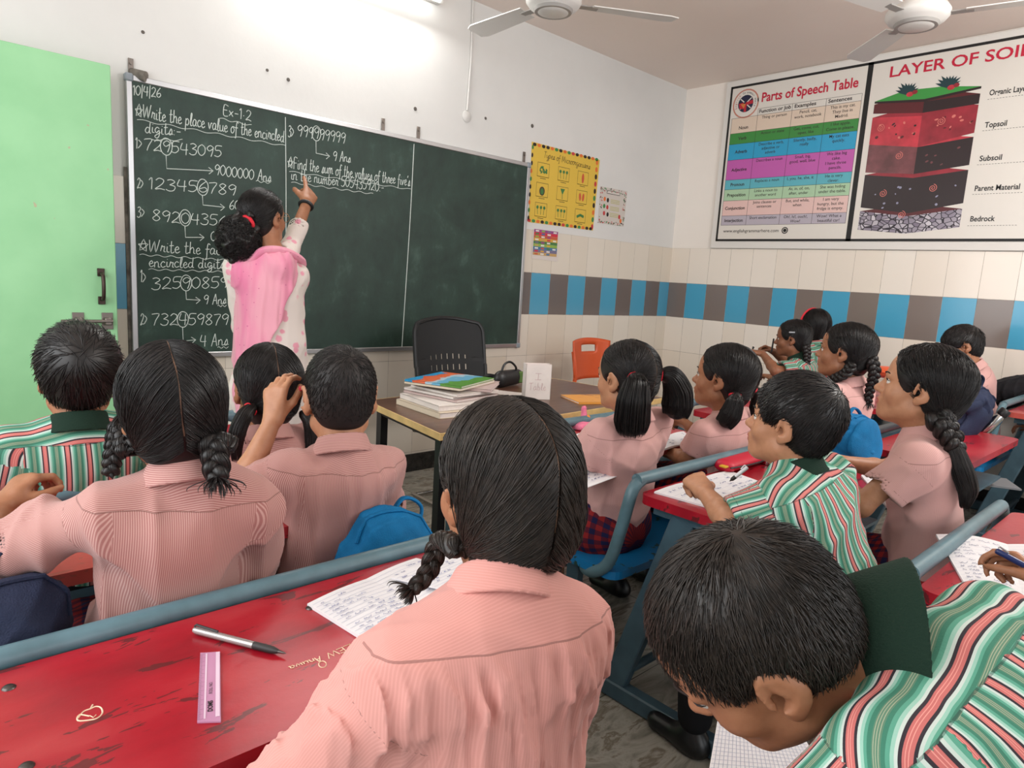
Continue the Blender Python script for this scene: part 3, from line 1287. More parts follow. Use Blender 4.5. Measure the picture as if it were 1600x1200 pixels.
_rk = _t.mix(_h[0], srgb(126, 116, 134), srgb(206, 200, 208))
_t.col(_t.mix(_t.math('LESS_THAN', _v.outputs['Distance'], 0.07), _rk, srgb(36, 26, 40)))
_t.b.inputs['Roughness'].default_value = .35
f = Flat((FX - .003, 0, 0), (0, -1, 0), (0, 0, 1))
l_, m_, r_ = 1.592, 1.910, 2.232


def layer(zl1, zl0, zm1, zm0, zr1, zr0, cl, cr, z=.0005, top=None):
    if top:
        f.poly([(l_, zl1), (m_, zm1), (r_, zr1), (1.92, zm1 + .085)], top, z - .0001)
    f.poly([(l_, zl0), (m_, zm0), (m_, zm1), (l_, zl1)], cl, z)
    f.poly([(m_, zm0), (r_, zr0), (r_, zr1), (m_, zm1)], cr, z)


layer(1.932, 1.801, 1.889, 1.771, 1.928, 1.810, 9, 9, .0004, 1)
layer(2.185, 1.958, 2.144, 1.909, 2.174, 1.964, 2, 2, .0006, 4)
layer(2.393, 2.202, 2.347, 2.170, 2.380, 2.205, 5, 2, .0008, 3)
layer(2.577, 2.395, 2.550, 2.348, 2.578, 2.405, 3, 4, .0010, 4)
layer(2.665, 2.604, 2.641, 2.569, 2.645, 2.584, 1, 2, .0012, 1)
layer(2.685, 2.672, 2.658, 2.640, 2.690, 2.676, 2, 2, .0014)
f.poly([(l_, 2.685), (m_, 2.658), (r_, 2.690), (2.02, 2.722), (1.78, 2.732)], 0, .0015)
rnd = random.Random(4)
for cx, cz in [(1.80, 2.708), (2.045, 2.715)]:
    for k in range(9):
        a_ = math.radians(20 + k * 17.5)
        L_ = .085 * (.75 + .35 * rnd.random())
        tip = (cx + math.cos(a_) * L_, cz + math.sin(a_) * L_ * .95 + .005)
        px_, pz_ = -math.sin(a_) * .010, math.cos(a_) * .010
        mid = (cx + math.cos(a_) * L_ * .55, cz + math.sin(a_) * L_ * .62)
        f.poly([(cx - px_, cz - pz_), (mid[0] - px_, mid[1] - pz_), tip, (mid[0] + px_, mid[1] + pz_), (cx + px_, cz + pz_)], 6, .0018 + k * .00003)
    f.disc(cx + .015, cz - .006, .022, 3, .0022, .016)
    f.disc(cx + .045, cz + .004, .017, 4, .0023, .014)
for k in range(26):
    a_ = rnd.uniform(1.61, 2.21)
    b_ = rnd.uniform(2.42, 2.53)
    f.disc(a_, b_, rnd.uniform(.004, .014), rnd.choice([7, 2, 1, 7, 4]), .0012, rnd.uniform(.004, .010), 10, rnd.random())
for k in range(22):
    a_ = rnd.uniform(1.61, 2.21)
    b_ = rnd.choice([rnd.uniform(1.95, 2.12), rnd.uniform(2.22, 2.33)])
    f.disc(a_, b_, rnd.uniform(.004, .011), 8 if b_ < 2.15 else 5, .0012, rnd.uniform(.004, .009), 10, rnd.random())
for cx, cz in [(1.655, 2.500), (2.03, 2.50), (1.80, 2.30), (1.73, 2.05), (2.04, 2.07), (1.87, 1.90)]:
    f.line([(cx + .026 * (t / 14) * math.cos(t), cz + .026 * (t / 14) * math.sin(t)) for t in np.linspace(1, 14, 40)], .004, 7, .0013)
f.build('soil_block_picture', SOIL + [ROCK], sc_)
f = Flat((FX - .003, 0, 0), (0, -1, 0), (0, 0, 1))
for s_, a_, b_, w_ in [('Organic Layer', 2.282, 2.626, .205), ('Topsoil', 2.284, 2.430, .118), ('Subsoil', 2.285, 2.224, .12), ('Parent Material', 2.285, 2.038, .24), ('Bedrock', 2.287, 1.846, .135)]:
    f.text(s_, a_, b_, .048, 0, fit=w_, bold=.018)
for zz in (2.603, 2.412, 2.202, 2.017, 1.818):
    for k in range(17):
        f.rect(2.276 + k * .016, zz - .0012, 2.286 + k * .016, zz + .0012, 0)
f.build('layer_names', BLACKP, sc_)

# ------------------------------------------------------------------ posters on the front wall
YEL = M('yellow_chart_paper', srgb(222, 186, 70), 0.6)
YELP = M('pale_yellow_border', srgb(232, 196, 96), .6)
DOTM = [M('dot_black', srgb(40, 28, 24), .6), M('dot_orange', srgb(224, 112, 48), .6), M('dot_green', srgb(58, 132, 70), .6), M('dot_red', srgb(196, 58, 60), .6)]
yp = empty('microorganism_poster', (-1.46, 0, 1.71), 0, 'yellow handmade Types of Microorganisms poster with nine small drawings', 'poster')


def sheet_obj(name, quad, mat, parent, th=.002, y=-.001, bend=.004):
    """a thin sheet of paper, slightly waved, from four (x, z) corners tl, tr, br, bl"""
    n = 10
    tl, tr, br, bl_ = [np.array(q, float) for q in quad]
    vs, fs = [], []
    for side in (0, 1):
        for i in range(n + 1):
            for j in range(n + 1):
                u, v = i / n, j / n
                p = (tl * (1 - u) + tr * u) * (1 - v) + (bl_ * (1 - u) + br * u) * v
                w = bend * (.5 + .5 * math.sin(u * 4 + v * 3)) * (.4 + .6 * abs(u - .5) * 2)
                vs.append((p[0], y - w - (th if side == 0 else 0), p[1]))
    m = (n + 1) ** 2
    for i in range(n):
        for j in range(n):
            a = i * (n + 1) + j
            fs.append((a, a + 1, a + n + 2, a + n + 1))
            fs.append((m + a, m + a + n + 1, m + a + n + 2, m + a + 1))
    ring = [i * (n + 1) for i in range(n + 1)] + [n * (n + 1) + j for j in range(1, n + 1)] + [i * (n + 1) + n for i in range(n - 1, -1, -1)] + [j for j in range(n - 1, 0, -1)]
    for k in range(len(ring)):
        a, b = ring[k], ring[(k + 1) % len(ring)]
        fs.append((a, b, m + b, m + a))
    return mesh_obj(name, vs, fs, mat, parent, False, None, True)


sheet_obj('paper', [(-1.826, 2.262), (-1.085, 2.254), (-1.103, 1.714), (-1.808, 1.709)], YEL, yp, .0015, -.001, .0)
f = Flat((-1.82, -.0026, 1.712), (1, 0, .004), (-.0, 0, 1))
W_, H_ = .72, .542
rnd = random.Random(8)
for k in range(16):
    u = (k + .5) / 16 * W_
    f.disc(u, H_ - .006, .018, [0, 1, 0, 0, 1, 2, 0, 1, 2, 3][k % 10], .0004, .012)
    f.disc(u - .01, .010, .018, [3, 2, 1, 0, 2, 1, 0, 0][k % 8], .0004, .012)
for k in range(10):
    f.disc(.006, (k + .5) / 10 * H_, .009, [0, 2, 1, 0][k % 4], .0004, .016)
    f.disc(W_ - .016, (k + .5) / 10 * H_, .014, [3, 2, 1, 0, 2, 0, 3, 0, 1, 1][k], .0004, .020)
f.build('dotted_border', DOTM, yp)
PENCIL = M('pen_line', srgb(72, 60, 40), .6)
GREENP = M('green_crayon', srgb(66, 122, 66), .7)
REDP = M('red_crayon', srgb(206, 92, 60), .7)
f = Flat((-1.82, -.0026, 1.712), (1, 0, .004), (0, 0, 1))
rot_ = 0.0
for r_i in range(3):
    for c_i in range(3):
        cx = .125 + c_i * .215
        cz = .375 - r_i * .14
        a_, b_ = .060, .048
        f.line([(cx - a_, cz - b_), (cx + a_, cz - b_), (cx + a_, cz + b_), (cx - a_, cz + b_)], .0035, 0, .0006, True)
        f.line([(cx - .03, cz - b_ - .012), (cx + .03, cz - b_ - .012)], .004, 0, .0006)
        k = r_i * 3 + c_i
        if k == 0:
            for q in range(16):
                f.disc(cx + rnd.uniform(-.035, .035), cz + rnd.uniform(-.02, .02), .012, 1, .0006 + q * .00002, .006, 8, rnd.random() * 3)
        elif k in (1, 6, 7):
            for q in (-.03, 0, .028):
                f.line([(cx + q, cz - .035), (cx + q * 1.2, cz + .01)], .004, 1, .0006)
                f.disc(cx + q * 1.2, cz + .016, .012, 1, .0008)
        elif k == 2:
            f.disc(cx, cz, .014, 2, .0007, .036)
        elif k == 3:
            f.disc(cx, cz - .008, .028, 0, .0006, .032)
            f.disc(cx, cz - .010, .016, 1, .0008, .022)
        elif k == 4:
            f.poly([(cx, cz - .01), (cx + .025, cz + .035), (cx - .025, cz + .035)], 1, .0007)
            f.line([(cx, cz - .04), (cx, cz)], .005, 1, .0006)
        elif k == 5:
            f.disc(cx - .018, cz, .012, 2, .0007, .03, 14, .1)
            f.disc(cx + .018, cz, .012, 2, .0008, .03, 14, -.1)
        else:
            f.line([(cx - .04, cz - .01), (cx, cz + .006), (cx + .04, cz - .004)], .02, 1, .0007)
f.build('drawings', [PENCIL, GREENP, REDP], yp)
mb = MB()
GL['T'] = (.6, [[(.02, .95), (.58, 1)], [(.3, .98), (.24, 0)]])
GL['M'] = (.85, [[(.05, 0), (.14, 1), (.38, .2), (.62, 1), (.72, 0)]])
GL['y'] = (.5, [[(.05, .52), (.1, .1), (.3, .1), (.42, .5), (.38, -.3), (.15, -.4), (.5, .1)]])
write(mb, 'Types of Microorganisms', (-1.70, 2.175), (-1.19, 2.168), .045, .0014, 3, -.0034, .1, False)
mb.build('title', PENCIL, yp, True, world=True)

wp = empty('doodle_border_sheet', (-.88, 0, 1.78), 0, 'small white sheet with a doodled border, right of the yellow poster', 'poster')
sheet_obj('paper', [(-1.052, 2.060), (-.711, 2.064), (-.723, 1.780), (-1.049, 1.779)], M('grey_white_paper', srgb(206, 198, 190), .7), wp, .001, -.001, .0)
f = Flat((-1.05, -.0022, 1.78), (1, 0, 0), (0, 0, 1))
rnd = random.Random(2)
for k in range(120):
    e = rnd.choice([0, 1, 2, 3])
    u, v = (rnd.random() * .325, rnd.uniform(.002, .022)) if e == 0 else (rnd.random() * .325, rnd.uniform(.25, .278)) if e == 1 else (rnd.uniform(.003, .03), rnd.random() * .28) if e == 2 else (rnd.uniform(.295, .325), rnd.random() * .28)
    f.disc(u, v, rnd.uniform(.003, .006), rnd.choice([0, 0, 3, 2]), .0005 + k * .000004, rnd.uniform(.003, .008), 7, rnd.random() * 3)
f.rect(.08, .235, .245, .262, 0, .0005)
f.rect(.084, .239, .241, .258, 4, .0007)
for zz, cc in [(.19, 5), (.135, 5), (.085, 5)]:
    for q in range(3):
        f.rect(.135 + .0 * q, zz - q * .012, .25, zz - q * .012 + .006, cc, .0005)
for u, v, c_ in [(.06, .19, 1), (.10, .185, 0), (.06, .135, 2), (.10, .13, 3), (.065, .08, 3), (.11, .075, 0), (.26, .07, 3), (.28, .04, 1)]:
    f.disc(u, v, .014, c_, .0008, .018, 10)
f.build('doodles', DOTM + [M('grey_white_print', srgb(212, 205, 198), .7), M('olive_highlight', srgb(190, 186, 130), .7)], wp)

cp = empty('rainbow_chart', (-1.63, 0, 1.46), 0, 'small rainbow striped chart taped below the yellow poster', 'chart')
sheet_obj('paper', [(-1.770, 1.661), (-1.495, 1.666), (-1.493, 1.448), (-1.766, 1.455)], M('chart_card', srgb(216, 206, 200), .6), cp, .001, -.0095, .0)
f = Flat((-1.757, -.0115, 1.468), (1, 0, .0), (0, 0, 1))
RB = [M('stripe_%s' % n, srgb(*c), .6) for n, c in [('violet', (150, 66, 130)), ('crimson', (206, 44, 66)), ('rust', (196, 92, 60)), ('amber', (214, 164, 60)), ('forest', (74, 124, 70)), ('lime', (140, 176, 76)), ('denim', (66, 116, 160)), ('slate', (120, 112, 140)), ('sand', (196, 158, 100))]]
for k in range(9):
    f.rect(0, .178 - k * .0205, .25, .198 - k * .0205, k, .0004)
for k in range(9):
    for j in range(4):
        f.rect(.015 + j * .062, .182 - k * .0205, .05 + j * .062, .193 - k * .0205, (k + j * 2 + 3) % 9 if (k + j) % 3 else 9, .0007)
f.build('stripes', RB + [PAPER], cp)

# ------------------------------------------------------------------ ceiling fans at rest
FANW = M('fan_white_enamel', srgb(222, 219, 214), 0.35)
FANG = M('fan_grey_band', srgb(160, 156, 152), 0.4)


def fan(c, angs, label):
    o = empty('ceiling_fan', (c[0], c[1], 3.015), 0, label, 'fan', 'ceiling fans')
    z = c[2]
    MB().tube([(c[0], c[1], z + .10), (c[0], c[1], 2.93)], .014, 12).build('down_rod', FANW, o, True, world=True)
    MB().lathe([(.0, -.085), (.045, -.08), (.06, -.02), (.062, 0)], (c[0], c[1], 3.0145), 24).build('canopy', FANW, o, True, world=True)
    MB().lathe([(0, -.045), (.05, -.044), (.085, -.036), (.10, -.02), (.125, -.012), (.142, .01), (.142, .03), (.125, .055), (.06, .085), (.03, .11), (.0, .112)], (c[0], c[1], z), 40).build('motor_housing', FANW, o, True, world=True)
    MB().lathe([(.088, -.0375), (.094, -.037), (.101, -.024), (.098, -.022)], (c[0], c[1], z), 40).build('trim_ring', FANG, o, True, world=True)
    for a in angs:
        a = math.radians(a)
        ex, ey = V(math.cos(a), math.sin(a), 0), V(-math.sin(a), math.cos(a), 0)
        tl_ = .16
        b = MB()
        vs, fs = [], []
        n = 10
        for i in range(n + 1):
            t = i / n
            rr = .20 + t * .46
            w = .052 + .018 * t - (.02 * max(0, t - .9) * 10)
            for sgn in (-1, 1):
                for up in (-1, 1):
                    vs.append(np.array(c) + ex * rr + ey * (sgn * w) + V(0, 0, .012 + sgn * w * tl_ + up * .0025))
        for i in range(n):
            q = i * 4
            fs += [(q + 1, q + 3, q + 7, q + 5), (q, q + 4, q + 6, q + 2), (q, q + 1, q + 5, q + 4), (q + 2, q + 6, q + 7, q + 3)]
        fs += [(0, 2, 3, 1), (n * 4, n * 4 + 1, n * 4 + 3, n * 4 + 2)]
        b.add(vs, fs)
        b.build('blade', FANW, o, world=True)
        R_ = np.stack([ex, ey, V(0, 0, 1)], 1)
        MB().box(np.array(c) + ex * .175 + V(0, 0, .010), (.12, .045, .006), R_, .002).build('blade_arm', FANG, o, world=True)
    return o


fan((-2.66, -.975, 2.685), (88, 208, 328), 'white ceiling fan hanging nearest the blackboard, at the top centre')
fan((-1.46, -2.29, 2.67), (45, 165, 285), 'white ceiling fan hanging in front of the wall charts')

# the tube lamp whose glow lights the top of the front wall (just above the picture)
tl = empty('tube_lamp', (-3.3, -.05, 2.91), 0, 'white fluorescent batten lamp high on the front wall', 'lamp')
MB().box((-3.3, -.03, 2.925), (1.24, .06, .045), None, .006).build('batten', SWITCHW, tl, world=True)
MB().tube([(-3.88, -.075, 2.905), (-2.72, -.075, 2.905)], .014, 12).build('tube', M('lit_tube', (1, 1, .97, 1), .4, emit=9.0), tl, True, world=True)
# =================================================================== PEOPLE
def skin_mat(name, c, c2):
    m = bpy.data.materials.new(name)
    t = NT(m)
    n = t.noise(60, 4)
    t.col(t.ramp(n, [(0.3, c2), (0.7, c)]))
    t.b.inputs['Roughness'].default_value = 0.48
    t.b.inputs['Specular IOR Level'].default_value = 0.4
    t.b.inputs['Subsurface Weight'].default_value = 0.08
    t.b.inputs['Subsurface Radius'].default_value = (0.012, 0.005, 0.003)
    t.b.inputs['Subsurface Scale'].default_value = 0.5
    t.bump(t.noise(420, 2), 0.05, 0.002)
    return m


SKIN = skin_mat('skin_brown', srgb(166, 114, 84), srgb(154, 103, 74))
SKIN_L = skin_mat('skin_tan', srgb(188, 136, 104), srgb(176, 124, 93))
SKIN_D = skin_mat('skin_deep', srgb(140, 92, 66), srgb(128, 82, 58))
LIPM = {SKIN: M('lips', srgb(158, 88, 74), 0.4), SKIN_L: M('lips_tan', srgb(178, 98, 88), 0.4), SKIN_D: M('lips_deep', srgb(124, 66, 54), 0.4)}
EYEW = M('eye_white', srgb(225, 220, 212), 0.15)
IRIS = M('iris_dark', srgb(30, 17, 11), 0.1)


def hair_mat(name, c, c2, rough=0.42):
    m = bpy.data.materials.new(name)
    t = NT(m)
    n = t.noise(90, 3)
    t.col(t.ramp(n, [(0.3, c2), (0.75, c)]))
    t.b.inputs['Roughness'].default_value = rough
    t.b.inputs['Specular IOR Level'].default_value = 0.45
    return m


HAIR = hair_mat('black_hair', srgb(33, 28, 27), srgb(19, 16, 16))
HAIR_B = hair_mat('brown_black_hair', srgb(52, 43, 37), srgb(30, 25, 22))
HAIR_S = hair_mat('cropped_hair', srgb(34, 28, 26), srgb(24, 20, 19), 0.6)
SCALP = M('scalp_parting', srgb(112, 84, 66), 0.6)
BROW = M('eyebrow_hair', srgb(28, 21, 18), 0.7)


def cloth(name, base, light, period, lo=0.30, dark=None, blotch=0.10):
    """woven cotton with fine stripes running along v; seams where the v layer is near zero"""
    m = bpy.data.materials.new(name)
    t = NT(m)
    uv = t.new('ShaderNodeUVMap', uv_map='weave').outputs[0]
    x = t.xyz(uv)
    fr = t.math('FRACT', t.math('MULTIPLY', x[0], 1.0 / period))
    tri = t.math('ABSOLUTE', t.math('SUBTRACT', fr, 0.5))
    c = t.ramp(tri, [(0.14, light), (0.30, base)])
    n = t.noise(9, 3)
    c = t.mix(t.math('MULTIPLY', n, blotch), c, (0.75, 0.60, 0.58, 1))
    seam = t.math('LESS_THAN', t.math('ABSOLUTE', x[1]), 0.0011)
    c = t.mix(t.math('MULTIPLY', seam, 0.55), c, dark or (0.16, 0.07, 0.06, 1))
    t.col(c)
    t.b.inputs['Roughness'].default_value = 0.85
    t.b.inputs['Specular IOR Level'].default_value = 0.2
    t.b.inputs['Sheen Weight'].default_value = 0.15
    h = t.math('ADD', t.math('MULTIPLY', seam, -1.0), t.math('MULTIPLY', t.noise(260, 2), 0.4))
    t.bump(h, 0.25, 0.002)
    return m


PINK = cloth('pink_pinstripe_cotton', srgb(166, 110, 105), srgb(200, 158, 150), 0.0034)
PINK_F = cloth('pink_cotton', srgb(211, 146, 137), srgb(218, 154, 145), 0.0034)
PINK_M = cloth('mauve_pink_cotton', srgb(200, 152, 147), srgb(207, 160, 154), 0.0034)


def polo_mat(name, dim=1.0):
    m = bpy.data.materials.new(name)
    t = NT(m)
    uv = t.new('ShaderNodeUVMap', uv_map='weave').outputs[0]
    x = t.xyz(uv)
    fr = t.math('FRACT', t.math('MULTIPLY', x[0], 1.0 / 0.042))
    def k(r, g, b):
        return srgb(r * dim, g * dim, b * dim)
    wh, dk, pk = k(208, 220, 212), k(58, 52, 58), k(206, 116, 112)
    g1, g2, g3, ln = k(96, 166, 142), k(70, 132, 110), k(100, 140, 116), k(170, 178, 152)
    st = [(0.0, pk), (.045, k(236, 160, 150)), (.06, pk), (.095, k(236, 160, 150)), (.11, pk), (.155, dk), (.215, wh), (.275, k(160, 206, 188)),
          (.34, g1), (.42, g2), (.50, g3), (.53, ln), (.545, g3), (.575, ln), (.59, g3), (.62, ln), (.635, g3), (.66, g2), (.74, g1), (.80, k(160, 206, 188)), (.86, wh), (.92, dk), (.98, pk)]
    c = t.ramp(fr, st, 'CONSTANT')
    seam = t.math('LESS_THAN', t.math('ABSOLUTE', x[1]), 0.0012)
    c = t.mix(t.math('MULTIPLY', seam, 0.5), c, (0.03, 0.03, 0.03, 1))
    t.col(c)
    t.b.inputs['Roughness'].default_value = 0.85
    t.b.inputs['Specular IOR Level'].default_value = 0.2
    t.bump(t.noise(300, 2), 0.2, 0.002)
    return m


POLO = polo_mat('striped_polo_cotton', .95)
POLO_GREY = polo_mat('faded_striped_cotton', 0.88)
GREEN_COLLAR = M('dark_green_knit', srgb(27, 47, 37), 0.9, bump=0.4, bscale=400, spec=0.2)
TROUSER = M('black_trouser_cloth', srgb(24, 24, 27), 0.9, spec=0.2)
NAVY = M('navy_cloth', srgb(30, 34, 62), 0.9, noise=.1)
SHOE = M('black_shoe_leather', srgb(16, 16, 17), 0.35)
SOCK = M('dark_sock', srgb(40, 42, 52), 0.9)
RED_TIE = M('red_hair_elastic', srgb(212, 22, 44), 0.6, bump=.6, bscale=300)


def plaid_mat():
    m = bpy.data.materials.new('red_navy_plaid')
    t = NT(m)
    uv = t.new('ShaderNodeUVMap', uv_map='weave').outputs[0]
    x = t.xyz(uv)
    def bar(c, p, w):
        fr = t.math('FRACT', t.math('MULTIPLY', c, 1.0 / p))
        return t.math('LESS_THAN', fr, w)
    a = bar(x[0], 0.028, 0.5)
    b = bar(x[1], 0.028, 0.5)
    s = t.math('MULTIPLY', t.math('ADD', a, b), 0.5)
    c = t.ramp(s, [(0.0, srgb(146, 40, 42)), (0.3, srgb(92, 32, 48)), (0.7, srgb(34, 34, 72))], 'CONSTANT')
    t.col(c)
    t.b.inputs['Roughness'].default_value = 0.9
    t.b.inputs['Specular IOR Level'].default_value = 0.2
    return m


PLAID = plaid_mat()


class HT:
    def __init__(s, c, yaw=0, pitch=0, roll=0, sc=1.0, R=None):
        s.c = np.asarray(c, float)
        y, p, r = [math.radians(a) for a in (yaw, pitch, roll)]
        s.R = rot_z(-y) @ rot_x(p) @ rot_y(r) if R is None else np.asarray(R, float)
        s.k = sc

    def p(s, *v):
        v = v[0] if len(v) == 1 else v
        return s.c + s.R @ (np.asarray(v, float) * s.k)

    def d(s, *v):
        return s.R @ np.asarray(v, float)

    def inv(s, P):
        return ((P - s.c) @ s.R) / s.k

    def el(s, c, r, R=None):
        return el(s.p(c), np.asarray(r, float) * s.k, s.R if R is None else s.R @ R)

    def rc(s, a, b, ra, rb):
        return rc(s.p(a), s.p(b), ra * s.k, rb * s.k)


def add_head(S, T, ears=0.3, nose=1.0, cheeks=1.0, lids=True):
    k = T.k
    S.u(T.el((0, -.012, .035), (.070, .090, .078)), .03 * k)
    S.u(T.el((0, .030, .040), (.060, .052, .050)), .03 * k)
    S.u(T.el((0, .022, -.025), (.057, .060, .072)), .03 * k)
    S.u(T.rc((0, .02, -.060), (0, .058, -.080), .042, .020), .03 * k)
    for sx in (-1, 1):
        S.u(T.rc((sx * .046, .0, -.055), (sx * .018, .058, -.082), .018, .014), .022 * k)
        S.u(T.el((sx * .036, .050, -.026), (.024 * cheeks, .024, .024 * cheeks)), .018 * k)
    S.u(T.el((0, .074, -.052), (.026, .016, .022)), .018 * k)
    S.u(T.el((0, .072, -.084), (.017, .013, .013)), .014 * k)
    for sx in (-1, 1):
        S.s(T.el((sx * .031, .098, .004), (.018, .020, .011)), .014 * k)
        S.u(T.rc((sx * .012, .080, .021), (sx * .044, .068, .019), .0075, .006), .012 * k)
    S.u(T.rc((0, .080, .010), (0, .096 * nose, -.020), .0065, .0095), .012 * k)
    S.u(T.el((0, .0985 * nose, -.0235), (.0115, .011, .0095)), .008 * k)
    for sx in (-1, 1):
        S.u(T.el((sx * .0115, .088, -.0265), (.0075, .010, .007)), .006 * k)
        S.s(T.el((sx * .006, .0965, -.0345), (.0035, .005, .003)), .003 * k)
    S.u(T.el((0, .0885, -.049), (.019, .0075, .0052)), .006 * k)
    S.u(T.el((0, .0865, -.0595), (.016, .0075, .0062)), .006 * k)
    S.s(T.el((0, .097, -.0545), (.021, .008, .0012)), .003 * k)
    if lids:
        for sx in (-1, 1):
            S.u(inter(T.el((sx * .031, .0665, .004), (.0150, .0145, .0140)), plane(T.p(sx * .031, .07, .0085), -T.d(0, -.15, 1))), .003 * k)
            S.u(inter(T.el((sx * .031, .0665, .004), (.0146, .0140, .0136)), plane(T.p(sx * .031, .07, -.0015), T.d(0, 0, 1))), .004 * k)
    for sx in (-1, 1):
        a = -sx * ears
        Re = rot_z(a) @ rot_x(-.2)
        S.u(T.el((sx * .076, -.014, .002), (.008, .020, .031), Re), .006 * k)
        S.u(T.el((sx * .072, -.006, -.026), (.007, .010, .011)), .008 * k)
        S.s(T.el(np.array((sx * .0865, -.009, .005)), (.0095, .0125, .021), Re), .003 * k)
        S.s(T.el(np.array((sx * .080, -.004, -.004)), (.008, .008, .010), Re), .004 * k)
        S.u(T.el((sx * .0790, -.013, .007), (.0025, .004, .014), Re), .004 * k)
        S.u(T.el((sx * .0765, .004, -.003), (.005, .004, .007)), .004 * k)
    return S


def face_parts(root, T, skin, brow=True, gaze=(0, 0), lid_line=True):
    """eyes, eyebrows and lash lines as children"""
    for sx in (-1, 1):
        c = T.p(sx * .031, .0662, .004)
        g = nrm(T.d(gaze[0], 1, gaze[1]))
        mb = MB()
        r = .0137 * T.k
        n = 20
        prof = []
        for i in range(17):
            th = PI * i / 16
            prof.append((max(r * math.sin(th), 1e-5), -r * math.cos(th)))
        mb.lathe(prof, c, n, g)
        o = mb.build('eye', [EYEW, IRIS], root, True, world=True)
        me = o.data
        cen = np.array([p.center[:] for p in me.polygons])
        dv = (cen - c) / (np.linalg.norm(cen - c, axis=1, keepdims=True) + 1e-9)
        me.polygons.foreach_set('material_index', (dv @ g > math.cos(math.radians(33))).astype(np.int32))
        if lid_line:
            pts = [T.p(sx * (.031 + .0148 * math.cos(a)), .0675 + .0135 * math.sin(a), .0095 - .004 * abs(math.cos(a)) ** 2) for a in np.linspace(.1, PI - .1, 9)]
            MB().tube(pts, [.0004, .0010, .0013, .0014, .0014, .0013, .0012, .001, .0005], 6).build('eyelash', BROW, root, True, world=True)
        if brow:
            pts = [T.p(sx * x, y, z) for x, y, z in [(.012, .0895, .0215), (.022, .0885, .0255), (.034, .0825, .0270), (.044, .0745, .0250), (.050, .0675, .0215)]]
            MB().tube(smooth_path(pts, 4), np.interp(np.linspace(0, 1, 17), [0, .3, .7, 1], [.0018, .0030, .0024, .0008]) * T.k, 8, flat=.6).build('eyebrow', BROW, root, True, world=True)


def add_neck(S, T, N, r=.046):
    a = T.p(0, -.022, -.035)
    S.u(rc(a, N, r * T.k, r * 1.08), .03)


def add_hand(S, w, d, n, side, sc=1.0, curl=(.35, .4, .45, .5), thumb=.5, spread=.06, point=None, fa=None):
    """five fingered hand: wrist point, direction to knuckles, palm normal; side +1 right hand"""
    w = np.asarray(w, float)
    d = nrm(d)
    n = nrm(np.asarray(n, float) - d * (np.asarray(n, float) @ d))
    l = nrm(np.cross(d, n)) * side
    q = sc
    kn = []
    for i, (lx, ly) in enumerate([(.024, .070), (.008, .074), (-.008, .072), (-.022, .066)]):
        b = w + (d * ly + l * lx - n * .002) * q
        kn.append(b)
        S.u(rc(w + l * lx * .45 * q, b, .0135 * q, .0095 * q), .012 * q)
    S.u(rc(w + (d * .03 + l * .014) * q, w + (d * .055 - l * .012) * q, .012 * q, .011 * q), .014 * q)
    L = [(.034, .021, .017), (.038, .024, .018), (.035, .023, .017), (.028, .018, .015)]
    tips = []
    for i in range(4):
        p = kn[i]
        sp = (1.5 - i) * spread
        dd = nrm(d + l * sp)
        a = 0
        rr = [.0082, .0075, .0068, .0058]
        if i == 3:
            rr = [x * .88 for x in rr]
        for j in range(3):
            a += curl[i] * (1.0, 1.15, .8)[j]
            dirn = dd * math.cos(a) + n * math.sin(a)
            e = p + dirn * L[i][j] * q
            S.u(rc(p, e, rr[j] * q, rr[j + 1] * q), .004 * q)
            p = e
        tips.append(p)
    b = w + (d * .018 + l * .016 + n * .006) * q
    t1 = nrm(d * .75 + l * (.75 - .4 * thumb) + n * (.2 + .5 * thumb))
    p1 = b + t1 * .036 * q
    t2 = nrm(t1 + d * .35 - l * .5 * thumb + n * .25 * thumb)
    p2 = p1 + t2 * .028 * q
    t3 = nrm(t2 + d * .2 - l * .5 * thumb)
    p3 = p2 + t3 * .021 * q
    S.u(rc(w + l * .008 * q, p1, .013 * q, .0098 * q), .010 * q)
    S.u(rc(p1, p2, .0095 * q, .0085 * q), .004 * q)
    S.u(rc(p2, p3, .0085 * q, .0065 * q), .004 * q)
    return tips, p3


def set_weave(o, fu):
    """uv layer 'weave' from a function of (face centres, corner positions)"""
    me = o.data
    nl = len(me.loops)
    co = np.empty(len(me.vertices) * 3)
    me.vertices.foreach_get('co', co)
    co = co.reshape(-1, 3)
    vi = np.empty(nl, np.int32)
    me.loops.foreach_get('vertex_index', vi)
    lt = np.empty(len(me.polygons), np.int32)
    me.polygons.foreach_get('loop_total', lt)
    fi = np.repeat(np.arange(len(lt)), lt)
    cen = np.zeros((len(lt), 3))
    P = co[vi]
    for k in range(3):
        cen[:, k] = np.bincount(fi, P[:, k]) / lt
    uv = fu(cen[fi], P)
    lay = me.uv_layers.new(name='weave')
    lay.data.foreach_set('uv', uv.astype(np.float32).ravel())


# ------------------------------------------------------------------ hair
def girl_cap(T, vol=1.0, low=1.0, face=1.0, jaw=1.0):
    S = SDF()
    S.u(T.el((0, -.014, .036), (.081 * vol, .101 * vol, .086 * vol)), .01)
    S.u(T.el((0, -.052, -.028), (.062 * vol * jaw, .046 * vol * jaw, .062 * low)), .035)
    S.s(T.el((0, .085, -.035 * face), (.071, .078, .112)), .010)
    S.s(T.el((0, .03, -.09), (.055, .06, .06)), .02)
    for sx in (-1, 1):
        S.s(T.el((sx * .083, .004, -.022), (.022, .024, .038)), .010)
    return S


